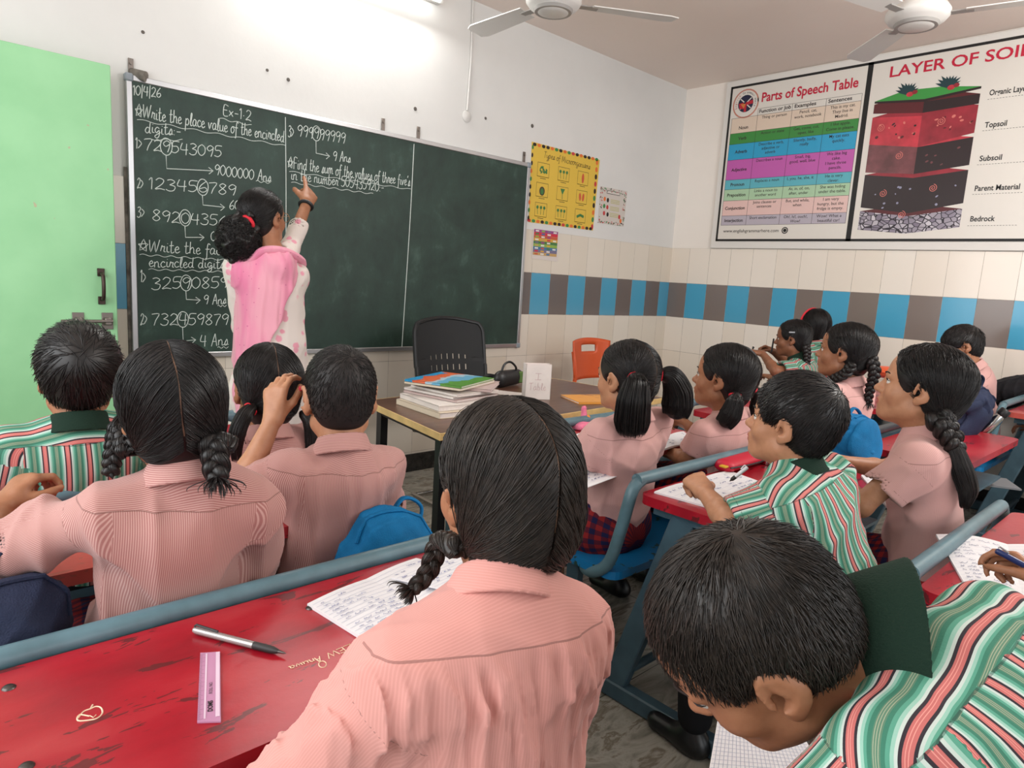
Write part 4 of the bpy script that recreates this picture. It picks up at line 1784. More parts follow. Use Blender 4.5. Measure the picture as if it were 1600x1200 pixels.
def finish_hair(root, name, S, T, mat, h, paths, r, sides=3, box=.16):
    c = T.p(0, -.02, 0)
    v, q = polygonize(S, c - box, c + box, h)
    if len(paths):
        v2, q2 = strand_tubes(paths, r, sides)
        q = np.concatenate([q, q2 + len(v)])
        v = np.concatenate([v, v2])
    return mesh_obj(name, v, q, mat, root, True, None, True)


def flow(S, starts, ends, n, rnd, lift=.0012, bulge=.02, cen=None):
    """paths from starts to ends hugging the surface S"""
    N = len(starts)
    t = np.linspace(0, 1, n)[None, :, None]
    P = starts[:, None] * (1 - t) + ends[:, None] * t
    out = P - cen
    out /= np.linalg.norm(out, axis=2, keepdims=True) + 1e-9
    P = P + out * (bulge * np.sin(PI * t))
    sh = P.shape
    lf = (lift + np.abs(rnd.normal(size=(N, 1, 1))) * .0009) * np.ones((1, n, 1))
    Q = project(S, P.reshape(-1, 3), lf.reshape(-1).astype(F4), 3).reshape(sh)
    w = rnd.normal(size=(N, 1, 3)) * .0012
    Q = Q + w * np.sin(PI * t * (1 + rnd.rand(N, 1, 1) * 2))
    return Q


def girl_hair(root, T, seed, ties, mat=None, n=1400, h=.005, npt=14, vol=1.0, part=True, r=.0008, part_w=.0022, low=1.0, back_part=True, face=1.0, jaw=1.0):
    """centre parted hair combed into two ties (head-local points, left then right)"""
    rnd = np.random.RandomState(seed)
    S = girl_cap(T, vol, low, face, jaw)
    mat = mat or HAIR
    cen = T.p(0, -.012, .02)
    # arc of the parting from forehead over the crown to the nape
    a0, a1 = math.radians(-58), math.radians(205 if back_part else 120)
    def arc(a, x=0.0):
        return np.stack([np.full_like(a, x), .10 * np.cos(a + PI / 2 - math.radians(0)) * -1 * -1, .09 * np.sin(a + PI / 2) + .03], 1)
    # angle measured from the crown: negative = front
    def ar(a, x):
        return np.stack([x, -.101 * np.sin(a) - .014, .086 * np.cos(a) + .036], 1)
    paths = []
    for s, tie in zip((-1, 1), ties):
        m = n // 2
        a = rnd.uniform(math.radians(-62), math.radians(150), m)
        x = s * (np.abs(rnd.normal(size=m)) * .0006 + part_w / 2)
        k = rnd.rand(m) < .45
        # the rest start lower down so that the sides are covered too
        x = np.where(k, x, s * rnd.uniform(.005, .078, m))
        st = ar(a, x)
        zf = np.sqrt(np.clip(1 - (st[:, 0] / .083) ** 2, .05, 1))
        st[:, 1] = (st[:, 1] + .014) * zf - .014
        st[:, 2] = (st[:, 2] - .036) * zf + .036
        st = st @ T.R.T * T.k + T.c
        en = T.p(tie)[None] + rnd.normal(size=(m, 3)) * .006
        st = project(S, st, F4(.001), 3).astype(float)
        paths.append(flow(S, st, en, npt, rnd, cen=cen))
    paths = np.concatenate(paths)
    o = finish_hair(root, 'hair', S, T, mat, h, paths, r * (0.7 + .6 * rnd.rand(len(paths))))
    if part:
        a = np.linspace(math.radians(-56), math.radians(128 if back_part else 60), 40)
        wob = .0015 * np.sin(a * 5 + seed)
        L = ar(a, wob - part_w / 2) @ T.R.T * T.k + T.c
        Rr = ar(a, wob + part_w / 2) @ T.R.T * T.k + T.c
        LL = project(S, L, F4(.0012), 3)
        RR = project(S, Rr, F4(.0012), 3)
        vs = np.concatenate([LL, RR])
        m = len(a)
        fs = [(i, i + 1, m + i + 1, m + i) for i in range(m - 1)]
        mesh_obj('hair_parting', vs, fs, SCALP, root, True, None, True)
    return S


def boy_hair(root, T, seed, mat=None, n=1300, h=.005, length=.045, vol=1.0, sides=1.0, thick=.0, crown=(.0, -.075, .085), r=.0008, npt=7, fade=False, lift=.006, fringe=0.0, nape=-.062, front=.75):
    rnd = np.random.RandomState(seed)
    mat = mat or HAIR
    S = SDF()
    S.u(T.el((0, -.012 - thick * .3, .037 + thick * .4), (.077 * vol + thick * .5, .097 * vol + thick * .4, .085 * vol + thick * .6)), .01)
    S.u(T.el((0, -.045, -.012), (.062 * sides, .052 * sides, .060)), .03)
    S.s(T.el((0, .092, -.050 - fringe), (.074, .072, .112)), .008)
    S.s(plane(T.p(0, -.05, nape), T.d(0, -.12, 1)), .012)
    for sx in (-1, 1):
        S.s(T.el((sx * .085, -.004, -.012), (.030, .030, .036)), .010)
        S.s(T.el((sx * .075, .030, -.045), (.05, .045, .045)), .012)
    cen = T.p(0, -.012, .02)
    m = n * 3
    u = rnd.normal(size=(m, 3))
    u /= np.linalg.norm(u, axis=1, keepdims=True)
    u = u[u[:, 2] > -.75][:n * 2]
    st = (u * np.array([.082, .10, .088]) + np.array([0, -.012, .036])) @ T.R.T * T.k + T.c
    st = project(S, st, F4(.0), 4).astype(float)
    loc = T.inv(st)
    ok = (S(st.astype(F4)) < .004)
    st, loc = st[ok][:n], loc[ok][:n]
    cr = np.array(crown)
    dirv = loc - cr
    dist = np.linalg.norm(dirv, axis=1, keepdims=True)
    dirv /= dist + 1e-6
    # comb sideways a little (whorl)
    up = loc - np.array([0, -.012, .02])
    up /= np.linalg.norm(up, axis=1, keepdims=True)
    sw = np.cross(up, dirv) * .45 * np.exp(-dist / .06)
    dirv = dirv + sw + rnd.normal(size=dirv.shape) * .16
    dirv -= up * (dirv * up).sum(1, keepdims=True)
    dirv /= np.linalg.norm(dirv, axis=1, keepdims=True) + 1e-6
    Ln = length * (.6 + .7 * rnd.rand(len(st), 1))
    Ln = Ln * np.where(loc[:, 1:2] > .035, front, 1.0)
    if fade:
        Ln = Ln * np.clip((loc[:, 2:3] + .06) / .09, .12, 1)
    t = np.linspace(0, 1, npt)[None, :, None]
    st2 = (st @ np.eye(3))
    wd = dirv @ T.R.T
    P = st2[:, None] + wd[:, None] * t * Ln[:, None]
    sh = P.shape
    lf = (.0003 + lift * rnd.rand(len(st), 1, 1) * t ** 1.5 * np.ones(sh[:2] + (1,)))
    if fade:
        lf = lf * np.clip((loc[:, None, 2:3] + .06) / .1, .1, 1)
    Q = project(S, P.reshape(-1, 3), lf.reshape(-1).astype(F4), 3).reshape(sh)
    finish_hair(root, 'hair', S, T, mat, h, Q, r * (.7 + .6 * rnd.rand(len(Q))))
    return S


def braid(root, pts, r0, r1, lat, mat=None, turns=6, tuft=.05, tie=None, seed=0, nstr=26, name='braid', wig=1.0):
    """three-strand plait along world points"""
    rnd = np.random.RandomState(seed)
    mat = mat or HAIR
    path = np.array(smooth_path(pts, 14))
    seg = np.r_[0, np.cumsum(np.linalg.norm(np.diff(path, axis=0), axis=1))]
    n = 90
    s = np.linspace(0, seg[-1], n)
    C = np.stack([np.interp(s, seg, path[:, k]) for k in range(3)], 1)
    T_ = np.gradient(C, axis=0)
    T_ /= np.linalg.norm(T_, axis=1, keepdims=True)
    A = np.asarray(lat, float)[None] - T_ * (T_ @ np.asarray(lat, float))[:, None]
    A /= np.linalg.norm(A, axis=1, keepdims=True)
    B_ = np.cross(T_, A)
    R = np.linspace(r0, r1, n)
    mb_v, mb_q = [], []
    base = 0
    for k in range(3):
        ph = 2 * PI * turns * np.linspace(0, 1, n) + 2 * PI * k / 3
        ctr = C + A * (R * .62 * np.sin(ph))[:, None] * wig + B_ * (R * .42 * np.sin(2 * ph))[:, None]
        tt = np.gradient(ctr, axis=0)
        tt /= np.linalg.norm(tt, axis=1, keepdims=True)
        a = np.cross(tt, np.cross(A, tt))
        a = A - tt * (A * tt).sum(1, keepdims=True)
        a /= np.linalg.norm(a, axis=1, keepdims=True)
        b = np.cross(tt, a)
        m = 12
        th = 2 * PI * np.arange(m) / m
        rr = (R * .60)[:, None, None]
        end = np.clip(np.minimum(np.arange(n), n - 1 - np.arange(n)) / 4.0, .35, 1)[:, None, None]
        vs = ctr[:, None] + rr * end * (np.cos(th)[None, :, None] * a[:, None] + .8 * np.sin(th)[None, :, None] * b[:, None])
        i = (np.arange(n - 1) * m)[:, None]
        kk = np.arange(m)[None]
        k2 = (kk + 1) % m
        q = np.stack([i + kk, i + k2, i + m + k2, i + m + kk], -1).reshape(-1, 4)
        mb_v.append(vs.reshape(-1, 3))
        mb_q.append(q + base)
        base += n * m
        # fine strands on the surface
        thr = rnd.rand(nstr) * 2 * PI
        tw = rnd.uniform(-.6, .6, nstr)
        ang = thr[:, None] + tw[:, None] * np.linspace(0, 1, n)[None]
        rs = (R * .60)[None, :, None] * (1.0 + .05 * rnd.normal(size=(nstr, 1, 1)))
        pp = ctr[None] + rs * end[:, 0][None] * (np.cos(ang)[..., None] * a[None] + .8 * np.sin(ang)[..., None] * b[None])
        v2, q2 = strand_tubes(pp, .0007)
        mb_v.append(v2)
        mb_q.append(q2 + base)
        base += len(v2)
    if tuft > 0:
        m = 70
        d = T_[-1]
        off = rnd.normal(size=(m, 2)) * r1 * .55
        t = np.linspace(0, 1, 8)
        L = tuft * (.6 + .5 * rnd.rand(m))
        pp = C[-1][None, None] - d * .004 + d[None, None] * (t[None, :, None] * L[:, None, None]) + (A[-1][None, None] * off[:, 0][:, None, None] + B_[-1][None, None] * off[:, 1][:, None, None]) * (.5 + 1.3 * np.sin(PI * .62 * t))[None, :, None]
        v2, q2 = strand_tubes(pp, .0011)
        mb_v.append(v2)
        mb_q.append(q2 + base)
    o = mesh_obj(name, np.concatenate(mb_v), np.concatenate(mb_q), mat, root, True, None, True)
    if tie is not None:
        hair_tie(root, C[-1], T_[-1], r1 * 1.0, tie)
    return o


def hair_tie(root, c, d, r, mat, w=.006):
    d = nrm(d)
    h = V(0, 0, 1) if abs(d[2]) < .8 else V(1, 0, 0)
    a = nrm(np.cross(h, d))
    b = np.cross(d, a)
    pts = [c + (a * math.cos(t) + b * math.sin(t)) * (r + .0006 * math.sin(9 * t)) for t in np.linspace(0, 2 * PI, 28, endpoint=False)]
    mb = MB().tube(pts, w, 8, True)
    return mb.build('hair_tie', mat, root, True, world=True)


def ponytail(root, pts, rad, mat=None, seed=0, n=420, r=.001, name='ponytail', flatv=None, curl=.0, h=.005):
    """loose bunch of hair along world points with radii rad"""
    rnd = np.random.RandomState(seed)
    mat = mat or HAIR
    path = np.array(smooth_path(pts, 8))
    rr = np.interp(np.linspace(0, 1, len(path)), np.linspace(0, 1, len(rad)), rad)
    S = SDF()
    for i in range(0, int(len(path) * .86) - 2, 2):
        S.u(rc(path[i], path[min(i + 2, len(path) - 1)], rr[i] * .84, rr[min(i + 2, len(path) - 1)] * .80), .01)
    lo = path.min(0) - max(rad) - .01
    hi = path.max(0) + max(rad) + .01
    v, q = polygonize(S, lo, hi, h)
    m = len(path)
    T_ = np.gradient(path, axis=0)
    T_ /= np.linalg.norm(T_, axis=1, keepdims=True)
    a = nrm(np.cross(T_[0], V(.3, .5, .8)))
    A = []
    for i in range(m):
        a = nrm(a - T_[i] * (a @ T_[i]))
        A.append(a)
    A = np.array(A)
    B_ = np.cross(T_, A)
    th = rnd.rand(n) * 2 * PI
    q0 = np.sqrt(rnd.rand(n)) * .45 + .60
    ang = th[:, None] + rnd.uniform(-.25, .25, n)[:, None] * np.linspace(0, 1, m)[None]
    ext = 1 + .16 * rnd.rand(n)
    pp = path[None] + (q0[:, None] * rr[None])[..., None] * (np.cos(ang)[..., None] * A[None] + np.sin(ang)[..., None] * B_[None])
    d = path[-1] - path[-3]
    pp = pp + (np.linspace(0, 1, m)[None, :, None] ** 3) * (ext - 1)[:, None, None] * d[None, None] * 3
    if curl > 0:
        w = rnd.rand(n, 1) * 6.28 + np.linspace(0, 16, m)[None] * (0.7 + .6 * rnd.rand(n, 1))
        pp = pp + curl * (np.sin(w)[..., None] * A[None] + np.cos(w)[..., None] * B_[None])
    v2, q2 = strand_tubes(pp, r * (.7 + .6 * rnd.rand(n)))
    q = np.concatenate([q, q2 + len(v)])
    v = np.concatenate([v, v2])
    return mesh_obj(name, v, q, mat, root, True, None, True)


def flyaways(root, pts_list, r=.0006, mat=None):
    mb = MB()
    for p in pts_list:
        mb.tube(smooth_path(p, 5), r, 4)
    return mb.build('loose_strands', mat or HAIR, root, True, world=True)


# ------------------------------------------------------------------ a seated pupil
def person(label, group, T, seat, yaw=0, H=None, N=None, X=None, shw=.145, arms=None, shirt=PINK, collar='shirt', collar_mat=None, bottom='skirt', skin=None,
           h=.005, hs=.006, ears=.25, seed=0, puff=1.0, sleeve=.70, fold=.0035, face=True, legs=True, gaze=(0, 0), lean_sh=(0, 0), yoke=.042, nk=-.112, col_res=.0035, hem=-.05, brow=True, legdir=None, cheeks=1.0, nose=1.0, gather=.0, shr=.052, col_drop=.026, col_h=None, flare=.42):
    """seated child.  T: head frame; seat: (x, y, z of seat top); arms: {side: (elbow, wrist, hand spec)}"""
    skin = skin or SKIN
    root = empty('person', (seat[0], seat[1], 0.0), 0, label, 'person', group)
    y = math.radians(yaw)
    fwd = V(math.sin(y), math.cos(y), 0)
    rt = V(math.cos(y), -math.sin(y), 0) if X is None else nrm(X)
    H = V(seat[0], seat[1], seat[2] + .085) if H is None else np.asarray(H, float)
    N = T.p(0, -.035, nk) if N is None else np.asarray(N, float)
    ax = nrm(N - H)
    L = np.linalg.norm(N - H)
    Xv = nrm(rt - ax * (rt @ ax))
    Yv = np.cross(ax, Xv)
    R = np.stack([Xv, Yv, ax], 1)

    def tp(a, b, c):
        return H + Xv * a + Yv * b + ax * c
    S = {}
    for sd in (-1, 1):
        S[sd] = tp(sd * shw, .0, L - .052 + (lean_sh[0] if sd < 0 else lean_sh[1]))
    arms = arms or {}
    A = {}
    for sd in (-1, 1):
        if sd in arms:
            A[sd] = arms[sd]
        else:
            e = S[sd] + V(0, 0, -.20) + fwd * .07 + Xv * sd * .03
            w = e + fwd * .19 - Xv * sd * .06 + V(0, 0, .0)
            A[sd] = (e, w, dict(d=fwd - Xv * sd * .3, n=V(0, 0, -1)))
    # ---- body: one continuous skin
    B = SDF()
    add_head(B, T, ears, nose, cheeks)
    add_neck(B, T, N + ax * -.01)
    B.u(rcs(tp(0, 0, 0), tp(0, 0, L - .08), .080, .078, R, (1.1, .70, 1)), .02)
    for sd in (-1, 1):
        B.u(rc(N - ax * .045, S[sd] - Xv * sd * .01 - ax * .012, .026, .028), .02)
        e, w, hd = A[sd][:3]
        e = np.asarray(e, float)
        w = np.asarray(w, float)
        B.u(rc(S[sd] - ax * .006, e, .031, .030), .015)
        m = e + (w - e) * .3
        B.u(rc(e, m, .031, .030), .012)
        B.u(rc(m, w, .030, .0195), .012)
        hd = dict(hd)
        hd.setdefault('sc', .92)
        d0 = hd.pop('d')
        n0 = hd.pop('n')
        A[sd] = tuple(A[sd][:3]) + (add_hand(B, w, d0, n0, sd, **hd),)
    lo = np.minimum.reduce([T.p(0, 0, 0) - .15 * T.k, tp(0, 0, -.1) - .12] + [np.minimum(np.asarray(A[s][0]), np.asarray(A[s][1])) - .16 for s in (-1, 1)] + [np.min(A[s][3][0], 0) - .02 for s in (-1, 1)])
    hi = np.maximum.reduce([T.p(0, 0, 0) + .15 * T.k, tp(0, 0, L)] + [np.maximum(np.asarray(A[s][0]), np.asarray(A[s][1])) + .16 for s in (-1, 1)])
    knees = []
    ld = fwd if legdir is None else nrm(legdir)
    lx = V(ld[1], -ld[0], 0)
    for sd in (-1, 1):
        hp = tp(sd * .075, .0, -.01)
        kn = hp + ld * .34 + lx * sd * .03
        kn[2] = max(seat[2] + .05, .36)
        an = V(kn[0], kn[1], .08) - ld * .02
        knees.append((hp, kn, an))
        if legs:
            B.u(rc(hp, kn, .06, .045), .03)
            B.u(rc(kn, an, .043, .028), .02)
            lo = np.minimum(lo, np.minimum(kn, an) - .07)
            hi = np.maximum(hi, np.maximum(kn, an) + .07)
    bo = sdf_obj('body', B, lo, hi, h, skin, root)
    bo.data.materials.append(LIPM[skin])
    if face:
        me = bo.data
        cen = np.empty(len(me.polygons) * 3)
        me.polygons.foreach_get('center', cen)
        lc = T.inv(cen.reshape(-1, 3))
        lip = (np.abs(lc[:, 0]) < .021) & (lc[:, 1] > .078) & (((lc[:, 2] + .0545) / .0125) ** 2 + (lc[:, 0] / .0225) ** 2 < 1)
        me.polygons.foreach_set('material_index', lip.astype(np.int32))
        face_parts(root, T, skin, gaze=gaze, brow=brow)
    # ---- shirt
    C = SDF()
    wv = wavy(seed + 11, fold, 15, 1.0, (1.0, 1.0, 1.8))
    wv2 = ridges(seed + 5, fold * 1.05, 20, (1.0, 1.0, 1.7))
    wv3 = ridges(seed + 8, gather, 52, (1.0, 1.0, 7.0))
    a4, H4, zy4 = ax.astype(F4), H.astype(F4), F4(L - yoke)
    def disp(P):
        zl = (P - H4) @ a4
        m = np.clip((zy4 - zl) / F4(.03), 0, 1) * np.clip(1.15 - (zy4 - zl) / F4(.30), .25, 1)
        return wv(P) + wv2(P) * np.clip((zy4 + F4(.05) - zl) / F4(.05), .25, 1) + (wv3(P) * m if gather > 0 else 0)
    C.disp = disp
    C.u(rcs(tp(0, .0, -.05), tp(0, .0, .10), .132 * puff, .120 * puff, R, (1, .78, 1)), .05)
    C.u(rcs(tp(0, .0, .10), tp(0, -.004, L - .13), .122 * puff, .132 * puff, R, (1, .74, 1)), .05)
    C.u(rcs(tp(-(shw - .035), -.006, L - .080), tp(shw - .035, -.006, L - .080), shr * puff * 1.08, shr * puff * 1.08, R, (1, 1.05, 1)), .05)
    aux = {}
    for sd in (-1, 1):
        C.u(rc(N - ax * .030, S[sd] - Xv * sd * .015 - ax * .006, .046, shr * .92 * puff), .03)
        e = np.asarray(A[sd][0], float)
        ad = nrm(e - S[sd])
        la = np.linalg.norm(e - S[sd])
        cut = S[sd] + ad * la * sleeve
        C.u(rc(S[sd] - ad * .005, cut + ad * .03, shr * puff, shr * 1.12 * puff), .028)
        aux[sd] = (ad, la, cut)
    C.u(rc(N - ax * .065, N - ax * .022 - Yv * .006, .068, .050), .03)
    C.i(plane(tp(0, 0, hem), -ax), .006)
    for sd in (-1, 1):
        ad, la, cut = aux[sd]
        C.c(inter(rc(cut, cut + ad * .12, .095, .10), plane(cut, -ad)), .004)
        C.c(rc(cut - ad * .028, cut + ad * .05, (shr - .013) * puff, (shr * 1.12 - .012) * puff), .006)
    C.c(rc(N - ax * .002 + Yv * .014, N + ax * .1 + Yv * .02, .046, .055), .006)
    pts = [tp(0, 0, hem), N] + [aux[s][2] for s in (-1, 1)] + [S[s] for s in (-1, 1)]
    lo = np.min(pts, 0) - .17
    hi = np.max(pts, 0) + .17
    so = sdf_obj('shirt', C, lo, hi, hs, shirt, root)

    zy = L - yoke

    def weave(cen, P):
        q = (cen - H) @ R
        p = (P - H) @ R
        r = .135
        u = np.arctan2(p[:, 0], -p[:, 1] * 1.25 + .0) * r * .85
        back = np.abs(q[:, 0]) < shw * .82
        u = np.where(back & (q[:, 1] < 0), p[:, 0], u)
        v = p[:, 2] - zy
        yk = q[:, 2] > zy
        uy = np.arctan2(p[:, 2] - (L - .15), -p[:, 1] + .015) * .135
        u = np.where(yk, uy, u)
        v = np.where(q[:, 1] > .02, 1.0, v)
        for sd in (-1, 1):
            ad, la, cut = aux[sd]
            t = (cen - S[sd]) @ ad
            rad = np.linalg.norm(cen - S[sd] - t[:, None] * ad, axis=1)
            tq = (P - S[sd]) @ ad
            arm = (t > .012) & (rad < .085) & (t < la) & ((q[:, 0] * sd > shw * .72) | (t > .06))
            h0 = nrm(np.cross(ad, Yv))
            h1 = np.cross(ad, h0)
            rv = P - S[sd]
            ua = np.arctan2(rv @ h1, rv @ h0) * .056
            u = np.where(arm, ua, u)
            hemd = np.abs(tq - la * sleeve + .018)
            v = np.where(arm, np.minimum(np.abs(tq - .013), hemd), v)
        return np.stack([u, v], 1)
    set_weave(so, weave)
    # ---- collar
    if collar:
        K = SDF()
        nd = nrm(T.p(0, -.02, -.04) - N)
        nd = nrm(nd * .6 + ax * .4)
        nx = nrm(Xv - nd * (Xv @ nd))
        ny = np.cross(nd, nx)
        c0 = N - nd * col_drop
        R3 = np.stack([nx, ny, nd], 1).astype(F4)
        hh = col_h or (.046 if collar == 'shirt' else .050)

        def band(P, c0=c0.astype(F4), R3=R3):
            q = (P - c0) @ R3
            z = q[:, 2] + q[:, 1] * .25
            rad = np.sqrt(q[:, 0] ** 2 + (q[:, 1] * 1.02) ** 2)
            tr = .0535 + np.clip(hh - z, 0, .09) * flare
            return np.maximum(np.abs(rad - tr) * .92 - .0035, np.abs(z - hh * .5) - hh * .5)
        K.u(band)
        K.s(inter(plane(c0, -ny), el(c0 + ny * .08, (.028, .08, .12), np.stack([nx, ny, nd], 1))), .004)
        ko = sdf_obj('collar', K, c0 - .10, c0 + .11, min(hs, col_res), collar_mat or shirt, root)
        def weave_k(cen, P, c0=c0, R3=R3):
            q = (P - c0) @ R3
            return np.stack([q[:, 2], np.full(len(P), 1.0)], 1)
        set_weave(ko, weave_k)
    # ---- skirt or trousers
    if bottom:
        D = SDF()
        if bottom == 'skirt':
            fd = wavy(seed + 31, .004, 45, .3, (1, 1, 4))
            D.disp = lambda P: fd(P)
            D.u(rcs(tp(0, 0, .04), tp(0, 0, -.03), .118, .142, R, (1, .82, 1)), .05)
            for hp, kn, an in knees:
                D.u(rc(hp + ld * .02, kn + V(0, 0, -.01), .090, .082), .08)
            mid = (knees[0][1] + knees[1][1]) / 2
            D.u(rc((knees[0][0] + knees[1][0]) / 2, mid, .08, .07), .08)
            D.s(inter(rc(mid, mid + ld * .2, .22, .22), plane(mid + ld * .015, -ld)), .006)
            bm_ = PLAID
        else:
            D.u(rcs(tp(0, 0, .05), tp(0, 0, -.03), .112, .128, R, (1, .8, 1)), .04)
            for hp, kn, an in knees:
                D.u(rc(hp, kn, .082, .062), .03)
                D.u(rc(kn, an + V(0, 0, .03), .060, .048), .02)
            bm_ = TROUSER if bottom == 'trousers' else bottom
        pts = [tp(0, 0, .1)] + [k for kk in knees for k in kk]
        do = sdf_obj('skirt' if bottom == 'skirt' else 'trousers', D, np.min(pts, 0) - .16, np.max(pts, 0) + .16, .009, bm_, root)
        lX = lx
        set_weave(do, lambda cen, P: np.stack([np.arctan2((P - H) @ lX, P[:, 2] - H[2] + .06) * .13, (P - H) @ ld], 1))
        if legs:
            for sd, (hp, kn, an) in zip((-1, 1), knees):
                W = SDF()
                f0 = V(an[0], an[1], 0)
                W.u(el(f0 + ld * .005 + V(0, 0, .045), (.036, .045, .05), np.stack([lx, ld, V(0, 0, 1)], 1)), .01)
                W.u(rcs(f0 - ld * .02 + V(0, 0, .028), f0 + ld * .12 + V(0, 0, .026), .036, .034, np.stack([lx, ld, V(0, 0, 1)], 1), (1, 1, .85)), .03)
                W.i(plane(V(0, 0, .002), V(0, 0, -1)), .003)
                sdf_obj('shoe', W, f0 - .09, f0 + V(.2, .2, .12), .007, SHOE, root)
    return dict(root=root, H=H, N=N, R=R, S=S, A=A, T=T, tp=tp, L=L)
# =================================================================== THE CLASS
P_ = {}

# --- boy in striped polo, far left
T = HT(at(123, 592, 1.66), yaw=8, pitch=2, roll=2, sc=1.02)
P_['S1'] = person('boy from behind, thick black hair and striped polo, in front of the green door', None, T, (T.c[0], T.c[1] + .05, .42),
                  shirt=POLO, collar='polo', collar_mat=GREEN_COLLAR, bottom='trousers', seed=1, nk=-.092, col_drop=.034, yoke=.032, sleeve=.85, face=False, hs=.006, h=.006, shw=.15, fold=.003)
boy_hair(P_['S1']['root'], T, 1, n=1800, length=.06, vol=1.06, thick=.013, lift=.010, crown=(.0, -.085, .06), h=.005, r=.0011)

# --- girl with two plaits, left
T = HT(at(272, 645, 1.24), yaw=10, pitch=-2, roll=-5, sc=1.06)
elb = at(-45, 885, 1.17)
wri = at(2, 790, 1.34)
P_['G1'] = person('girl from behind with two plaits and pinstripe pink shirt, left elbow stretched out', None, T, (T.c[0] - .035, T.c[1] + .035, .40), puff=1.04, nk=-.095, yaw=4,
                  arms={-1: (elb, wri, dict(d=at(50, 742, 1.40) - wri, n=V(.6, .2, -.8), curl=(.7, .8, .8, .8), sc=1.0))}, shirt=PINK, seed=2, face=False, h=.005, hs=.0045, shw=.142, fold=.012, sleeve=.72, lean_sh=(-.03, -.038))
R_ = P_['G1']['root']
girl_hair(R_, T, 2, [(-.074, -.036, -.052), (.068, -.05, -.062)], n=4000, h=.004, vol=1.03)
braid(R_, [T.p(-.076, -.038, -.052), at(190, 665, 1.21), at(178, 705, 1.19), at(172, 745, 1.19)], .019, .012, V(.8, -.6, 0), turns=3.5, tuft=.0, seed=2)
braid(R_, [T.p(.070, -.05, -.062), at(334, 690, 1.19), at(338, 725, 1.17), at(338, 752, 1.16)], .022, .018, V(.8, -.6, 0), turns=2.0, tuft=.03, seed=3)

# --- girl with bunches and red elastics
T = HT(at(418, 610, 1.93), yaw=12, pitch=0, roll=3, sc=1.11)
P_['G2'] = person('girl from behind with low bunches and red elastics, in front of the teacher', None, T, (T.c[0], T.c[1] + .03, .42),
                  shirt=PINK, seed=6, nk=-.10, face=False, h=.006, hs=.006, fold=.004)
R_ = P_['G2']['root']
girl_hair(R_, T, 7, [(-.050, -.080, -.024), (.066, -.06, -.04)], n=2500, h=.005)
tp0 = T.p(-.052, -.098, -.026)
ponytail(R_, [tp0, tp0 + V(-.028, -.018, -.015), tp0 + V(-.050, -.022, -.06), tp0 + V(-.052, -.02, -.13)], [.012, .020, .021, .010], seed=4, n=300)
hair_tie(R_, tp0 + V(-.006, -.0, -.004), nrm(V(-.8, -.2, -.5)), .013, RED_TIE, .007)
tp1 = T.p(.080, -.05, -.05)
ponytail(R_, [tp1, tp1 + V(.015, -.015, -.03), tp1 + V(.018, -.02, -.10), tp1 + V(.016, -.02, -.16)], [.012, .018, .017, .008], seed=5, n=260)
flyaways(R_, [[T.p(-.06, -.07, -.05), T.p(-.09, -.075, -.10), T.p(-.06, -.08, -.14), T.p(-.10, -.08, -.17)], [T.p(-.07, -.07, -.05), T.p(-.06, -.08, -.12), T.p(-.03, -.08, -.15)]], .0009)

# --- boy with cropped hair, hand raised
T = HT(at(531, 623, 1.66), yaw=20, pitch=-4, roll=0, sc=1.08)
w_ = at(427, 655, 1.62)
P_['B2'] = person('boy from behind with cropped hair and pink shirt, left hand raised to his ear', None, T, (T.c[0] - .02, T.c[1] + .02, .40), yaw=6,
                  arms={-1: (at(376, 765, 1.58), w_, dict(d=V(.18, .22, .95), n=V(.75, .45, -.1), curl=(.55, .6, .7, .8), thumb=.6, sc=1.0))},
                  shirt=PINK, seed=9, bottom='trousers', nk=-.098, face=False, ears=.75, skin=SKIN_L, h=.004, hs=.005, fold=.010, shw=.137, lean_sh=(-.01, -.02))
boy_hair(P_['B2']['root'], T, 9, HAIR_S, n=3500, length=.016, vol=1.0, lift=.004, fade=True, crown=(.01, -.07, .09), h=.004, r=.0007)

# --- foreground girl
T = HT(at(786, 768, .93), yaw=10, pitch=-2, roll=1, sc=1.06)
P_['G3'] = person('girl nearest the camera from behind, dark parted hair in a plait, plain pink shirt', None, T, (T.c[0] - .10, T.c[1] - .10, .36), yaw=2, yoke=.046, arms={-1: (at(440, 1270, .80), at(560, 1230, .98), dict(d=V(.2, .9, 0), n=V(.2, 0, -1)))},
                  N=T.p(-.035, -.055, -.098), shirt=PINK_F, seed=3, face=False, h=.005, hs=.004, shw=.152, lean_sh=(-.045, -.035), sleeve=.98, fold=.006, puff=1.12, gather=.009)
R_ = P_['G3']['root']
girl_hair(R_, T, 3, [(-.070, -.03, -.060), (.068, -.035, -.075)], HAIR_B, n=7000, h=.004, low=1.12, vol=1.02, jaw=1.22)
braid(R_, [T.p(-.072, -.032, -.055), at(690, 845, .93), at(668, 895, .92), at(640, 925, .91)], .018, .009, V(.8, -.6, 0), HAIR_B, turns=3.0, tuft=.02, seed=5)
braid(R_, [T.p(.070, -.04, -.07), at(862, 870, .95), at(858, 895, .95), at(855, 912, .96)], .017, .012, V(.8, -.6, 0), HAIR_B, turns=2, tuft=.01, seed=6)

